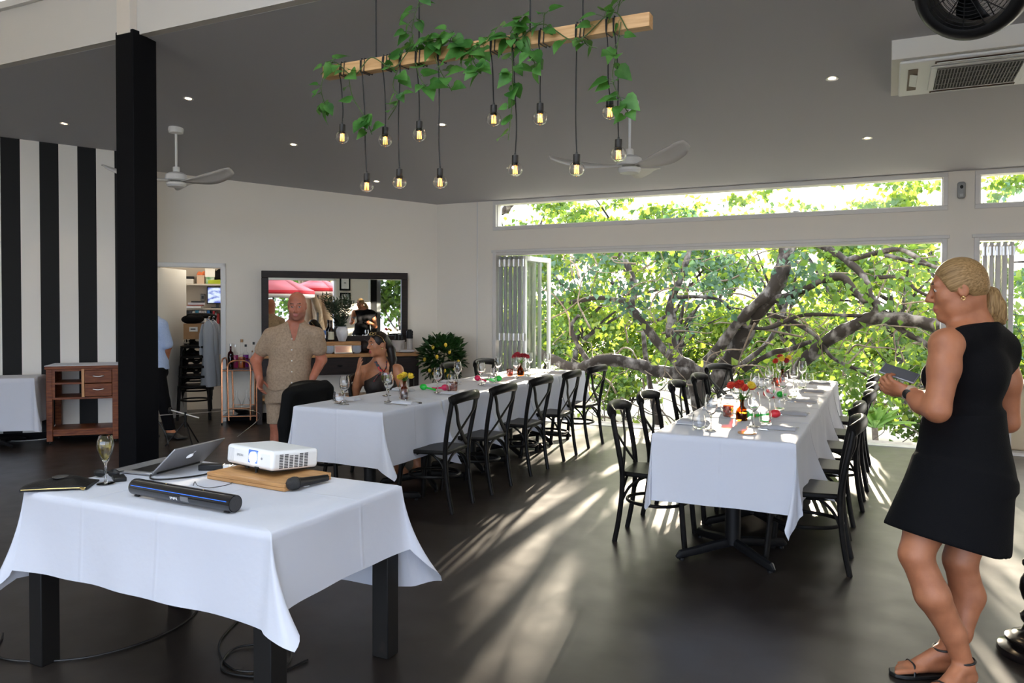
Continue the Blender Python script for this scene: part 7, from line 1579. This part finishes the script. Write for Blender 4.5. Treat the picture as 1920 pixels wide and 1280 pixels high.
ctr = [(1050, 520, 11.4, 1.0), (1110, 500, 11.2, 1.0), (1160, 540, 11.2, .9), (1215, 560, 11.4, .6), (1310, 520, 11, .9), (1340, 490, 11, .9), (1370, 540, 11.2, .6), (1480, 530, 10.9, .8), (1500, 500, 10.9, .9), (1560, 490, 10.8, .8), (1590, 530, 10.7, .7), (1650, 545, 10.7, .6), (1260, 480, 11.6, .6), (1400, 500, 11.5, .6), (1020, 560, 11.3, .7), (1200, 480, 11.4, .7), (1700, 470, 11, .6), (1540, 560, 11, .4), (1640, 720, 10.5, .9), (1600, 740, 10.6, .8), (1700, 700, 10.4, .7), (1560, 720, 10.8, .6), (1660, 780, 10.4, .8), (1050, 740, 11, .5), (1130, 600, 11.6, .5)]
PP = []
for x, y, Yp, w_ in ctr: PP.append(pxY(x, y, Yp)-V3(TB)+rng.normal(size=(int(95*w_), 3))*np.array([.26, .25, .20]))
PP.append(np.array([list(a) for a in anchors for _ in range(2)])+rng.normal(size=(len(anchors)*2, 3))*.09)
PP = np.concatenate(PP); PP = PP[PP[:, 2] > .1]; kp = shaft(PP+V3(TB), .15); PP = PP[kp]; n = len(PP); h_ = n*2//3
for a, b_, mm in ((0, h_//2, LM[2]), (h_//2, h_, LM[1]), (h_, n, LM[0])):
    P_1 = rng.permutation(PP)[:b_-a] if False else PP[a:b_]; Dr = rng.normal(size=(len(P_1), 3))*.8+np.array([0, -.2, -.6]); l = rng.uniform(.075, .135, len(P_1)); v_, f_1 = leaves(P_1, Dr, l, l*.85, rng, .3); leaf_obj('foliage', v_, f_1, mm, T)
# tangled vines at the deck edge
tg = MB(); rnd = random.Random(31)
for k in range(110):
    x = rnd.uniform(-4.4, .9); y = rnd.uniform(9.85, 10.7); P = [Vector((x, y, rnd.uniform(-.55, -.2)))]; d = Vector((rnd.uniform(-1, 1), rnd.uniform(-.3, .3), rnd.uniform(.0, .8))).normalized()
    for j in range(5): d = (d+Vector((rnd.uniform(-.8, .8), rnd.uniform(-.3, .3), rnd.uniform(-.7, .6)))).normalized(); q = P[-1]+d*rnd.uniform(.08, .2); q.z = min(max(q.z, -.55), .22); P.append(q)
    tg.tube(bez(P, 4), rnd.choice((.004, .006, .009)), 5)
o = tg.build('vine_tangle', mat('vine_dry', (.035, .028, .022), .8, col2=(.09, .07, .05), nscale=12)); tag(o, 'tangle of bare dark vines along the edge of the deck', 'vines'); o['kind'] = 'stuff'
# rosette plant
ab = pxY(1640, 812, 10.15); t = thing('agave_plant', 'pale green rosette plant outside behind the right row of chairs', 'agave', (ab[0], ab[1], -.55))
MB().tube([(0, 0, 0), (.02, 0, .3), (0, .0, ab[2]+.62)], .035, 10).build('stem', M['twig'], t); agm = leafmat('agave_leaf', (.22, .42, .10), (.36, .56, .18), (.5, .75, .15), .35, 6, .35)
r = random.Random(3); zb_ = ab[2]+.62
for k in range(17):
    a = 2.4*k; el_ = .38+.060*k; d = Vector((math.cos(a)*math.cos(el_), math.sin(a)*math.cos(el_), math.sin(el_))); mb = MB(); L = .47-.008*k; row = ((0, .16), (.2, .30), (.45, .44), (.7, .36), (.88, .16), (1, 0)); sd_ = d.cross(UZ).normalized(); nn = sd_.cross(d).normalized(); vs = []
    for tt, ww_ in row:
        c = Vector((0, 0, zb_))+d*(L*tt)-UZ*(.08*tt*tt); w3_ = ww_*.20; vs += [c-sd_*w3_*.5+nn*w3_*.16, c-nn*.008, c+sd_*w3_*.5+nn*w3_*.16, c-nn*.022]
    fs = [(i*4+j, i*4+(j+1) % 4, i*4+4+(j+1) % 4, i*4+4+j) for i in range(5) for j in range(4)]; mb.add(vs, fs); mb.build('leaf', agm, t, smooth=180)

# ------------------------------------------------------------------ terrace behind the camera (seen in the wall mirror)
ur = mat('umbrella_red', (.72, .03, .05), .7); up1 = mat('umbrella_pink', (.80, .22, .28), .7); uw = mat('umbrella_white', (.80, .72, .66), .7)
def umbrella(label, x, y, R, zt_, ze, a0):
    t = thing('market_umbrella', label, 'umbrella', (x, y, -.06), 0, 'terrace umbrellas'); MB().cyl((0, 0, 0), (0, 0, zt_+.12), .024, n=12).build('pole', M['iron'], t); MB().lathe([(0, 0), (.3, 0), (.3, .06), (.05, .1), (0, .1)], n=24).build('base', M['iron'], t)
    vs = []; n = 8; mb = MB(); top = Vector((0, 0, zt_)); ring = [[Vector((R*f*math.cos(a0+2*math.pi*i/n), R*f*math.sin(a0+2*math.pi*i/n), zt_+(ze-zt_)*f**1.15)) for i in range(n)] for f in (.5, 1.0)]
    for i in range(n): mb.add([top, ring[0][i], ring[0][(i+1) % n]], [(0, 1, 2)]); mb.add([ring[0][i], ring[1][i], ring[1][(i+1) % n], ring[0][(i+1) % n]], [(0, 1, 2, 3)])
    c = mb.build('canopy', up1, t); s_ = c.modifiers.new('thick', 'SOLIDIFY'); s_.thickness = .006
    mb = MB(); mb2 = MB()
    for i in range(n):
        a, b = ring[1][i], ring[1][(i+1) % n]; mb.add([a, b, b-UZ*.11, a-UZ*.11], [(0, 1, 2, 3)]); mb2.add([a-UZ*.11, b-UZ*.11, b-UZ*.20, a.lerp(b, .5)-UZ*.23, a-UZ*.20], [(0, 1, 2, 3, 4)])
    for q_, nm, mm in ((mb, 'valance', ur), (mb2, 'valance_trim', uw)): o_ = q_.build(nm, mm, t); s_ = o_.modifiers.new('thick', 'SOLIDIFY'); s_.thickness = .006
    for i in range(n): MB().tube([top-UZ*.03, ring[0][i]-UZ*.02, ring[1][i]-UZ*.02], .008, 6).build('rib', M['iron'], t)
umbrella('pink and red market umbrella seen at the left of the wall mirror', 3.55, -2.25, 1.25, 2.55, 2.02, .2)
umbrella('smaller red market umbrella farther off, seen in the wall mirror', 5.95, -2.5, 1.0, 2.50, 2.14, .5)
t = thing('fig_trunk', 'massive pale ribbed fig trunk beyond the terrace, seen in the wall mirror', 'tree trunk', (7.3, -3.6, -.06))
mb = MB(); r = random.Random(6)
for k in range(11): a = 2*math.pi*k/11; mb.tube(bez([(math.cos(a)*.9, math.sin(a)*.9, 0), (math.cos(a+.2)*.55, math.sin(a+.2)*.55, 1.2), (math.cos(a+.4)*.5, math.sin(a+.4)*.5, 2.6), (math.cos(a+.5)*.9, math.sin(a+.5)*.9, 4.4)], 6), .22, 8)
mb.build('trunk', mat('fig_bark', (.34, .25, .15), .85, col2=(.22, .16, .10), nscale=4), t, smooth=180); MB().tube(bez([(-.4, .3, .9), (-1.2, 1.0, 1.35), (-2.0, 1.4, 2.0)], 6), .12, 10).build('limb', bpy.data.materials['fig_bark'], t, smooth=180)
crown_tree('terrace_tree', 'leafy tree beside the terrace seen at the right of the wall mirror', 7.5, -.1, 2.0, 1.1, 1.3, 1500, .22, (LM[1], LM[3]), 95, None, .09, 9)
crown_tree('terrace_tree', 'leafy tree behind the fig trunk seen in the wall mirror', 10.5, -6.5, 3.0, 2.2, 2.4, 1800, .28, (LM[1], LM[3]), 96, None, .12, 9)
for s_0, z0, z1, lab in ((2.51, 1.93, 2.36, 'upper black framed certificate on the terrace wall, seen in the mirror'), (2.52, 1.44, 1.87, 'lower black framed certificate on the terrace wall, seen in the mirror')):
    t = thing('picture_frame', lab, 'picture', rw(s_0+.15, .02, (z0+z1)/2), RTH, 'framed certificates'); h = (z1-z0)/2
    bxm(-.15, .15, -.018, .018, -h, h).build('frame', M['black_paint'], t, bevel=.004); bxm(-.105, .105, .0182, .0195, -h+.05, h-.05).build('certificate', M['paper'], t); bxm(-.03, .03, .0196, .0202, -.01, .01).build('print', M['iron'], t)
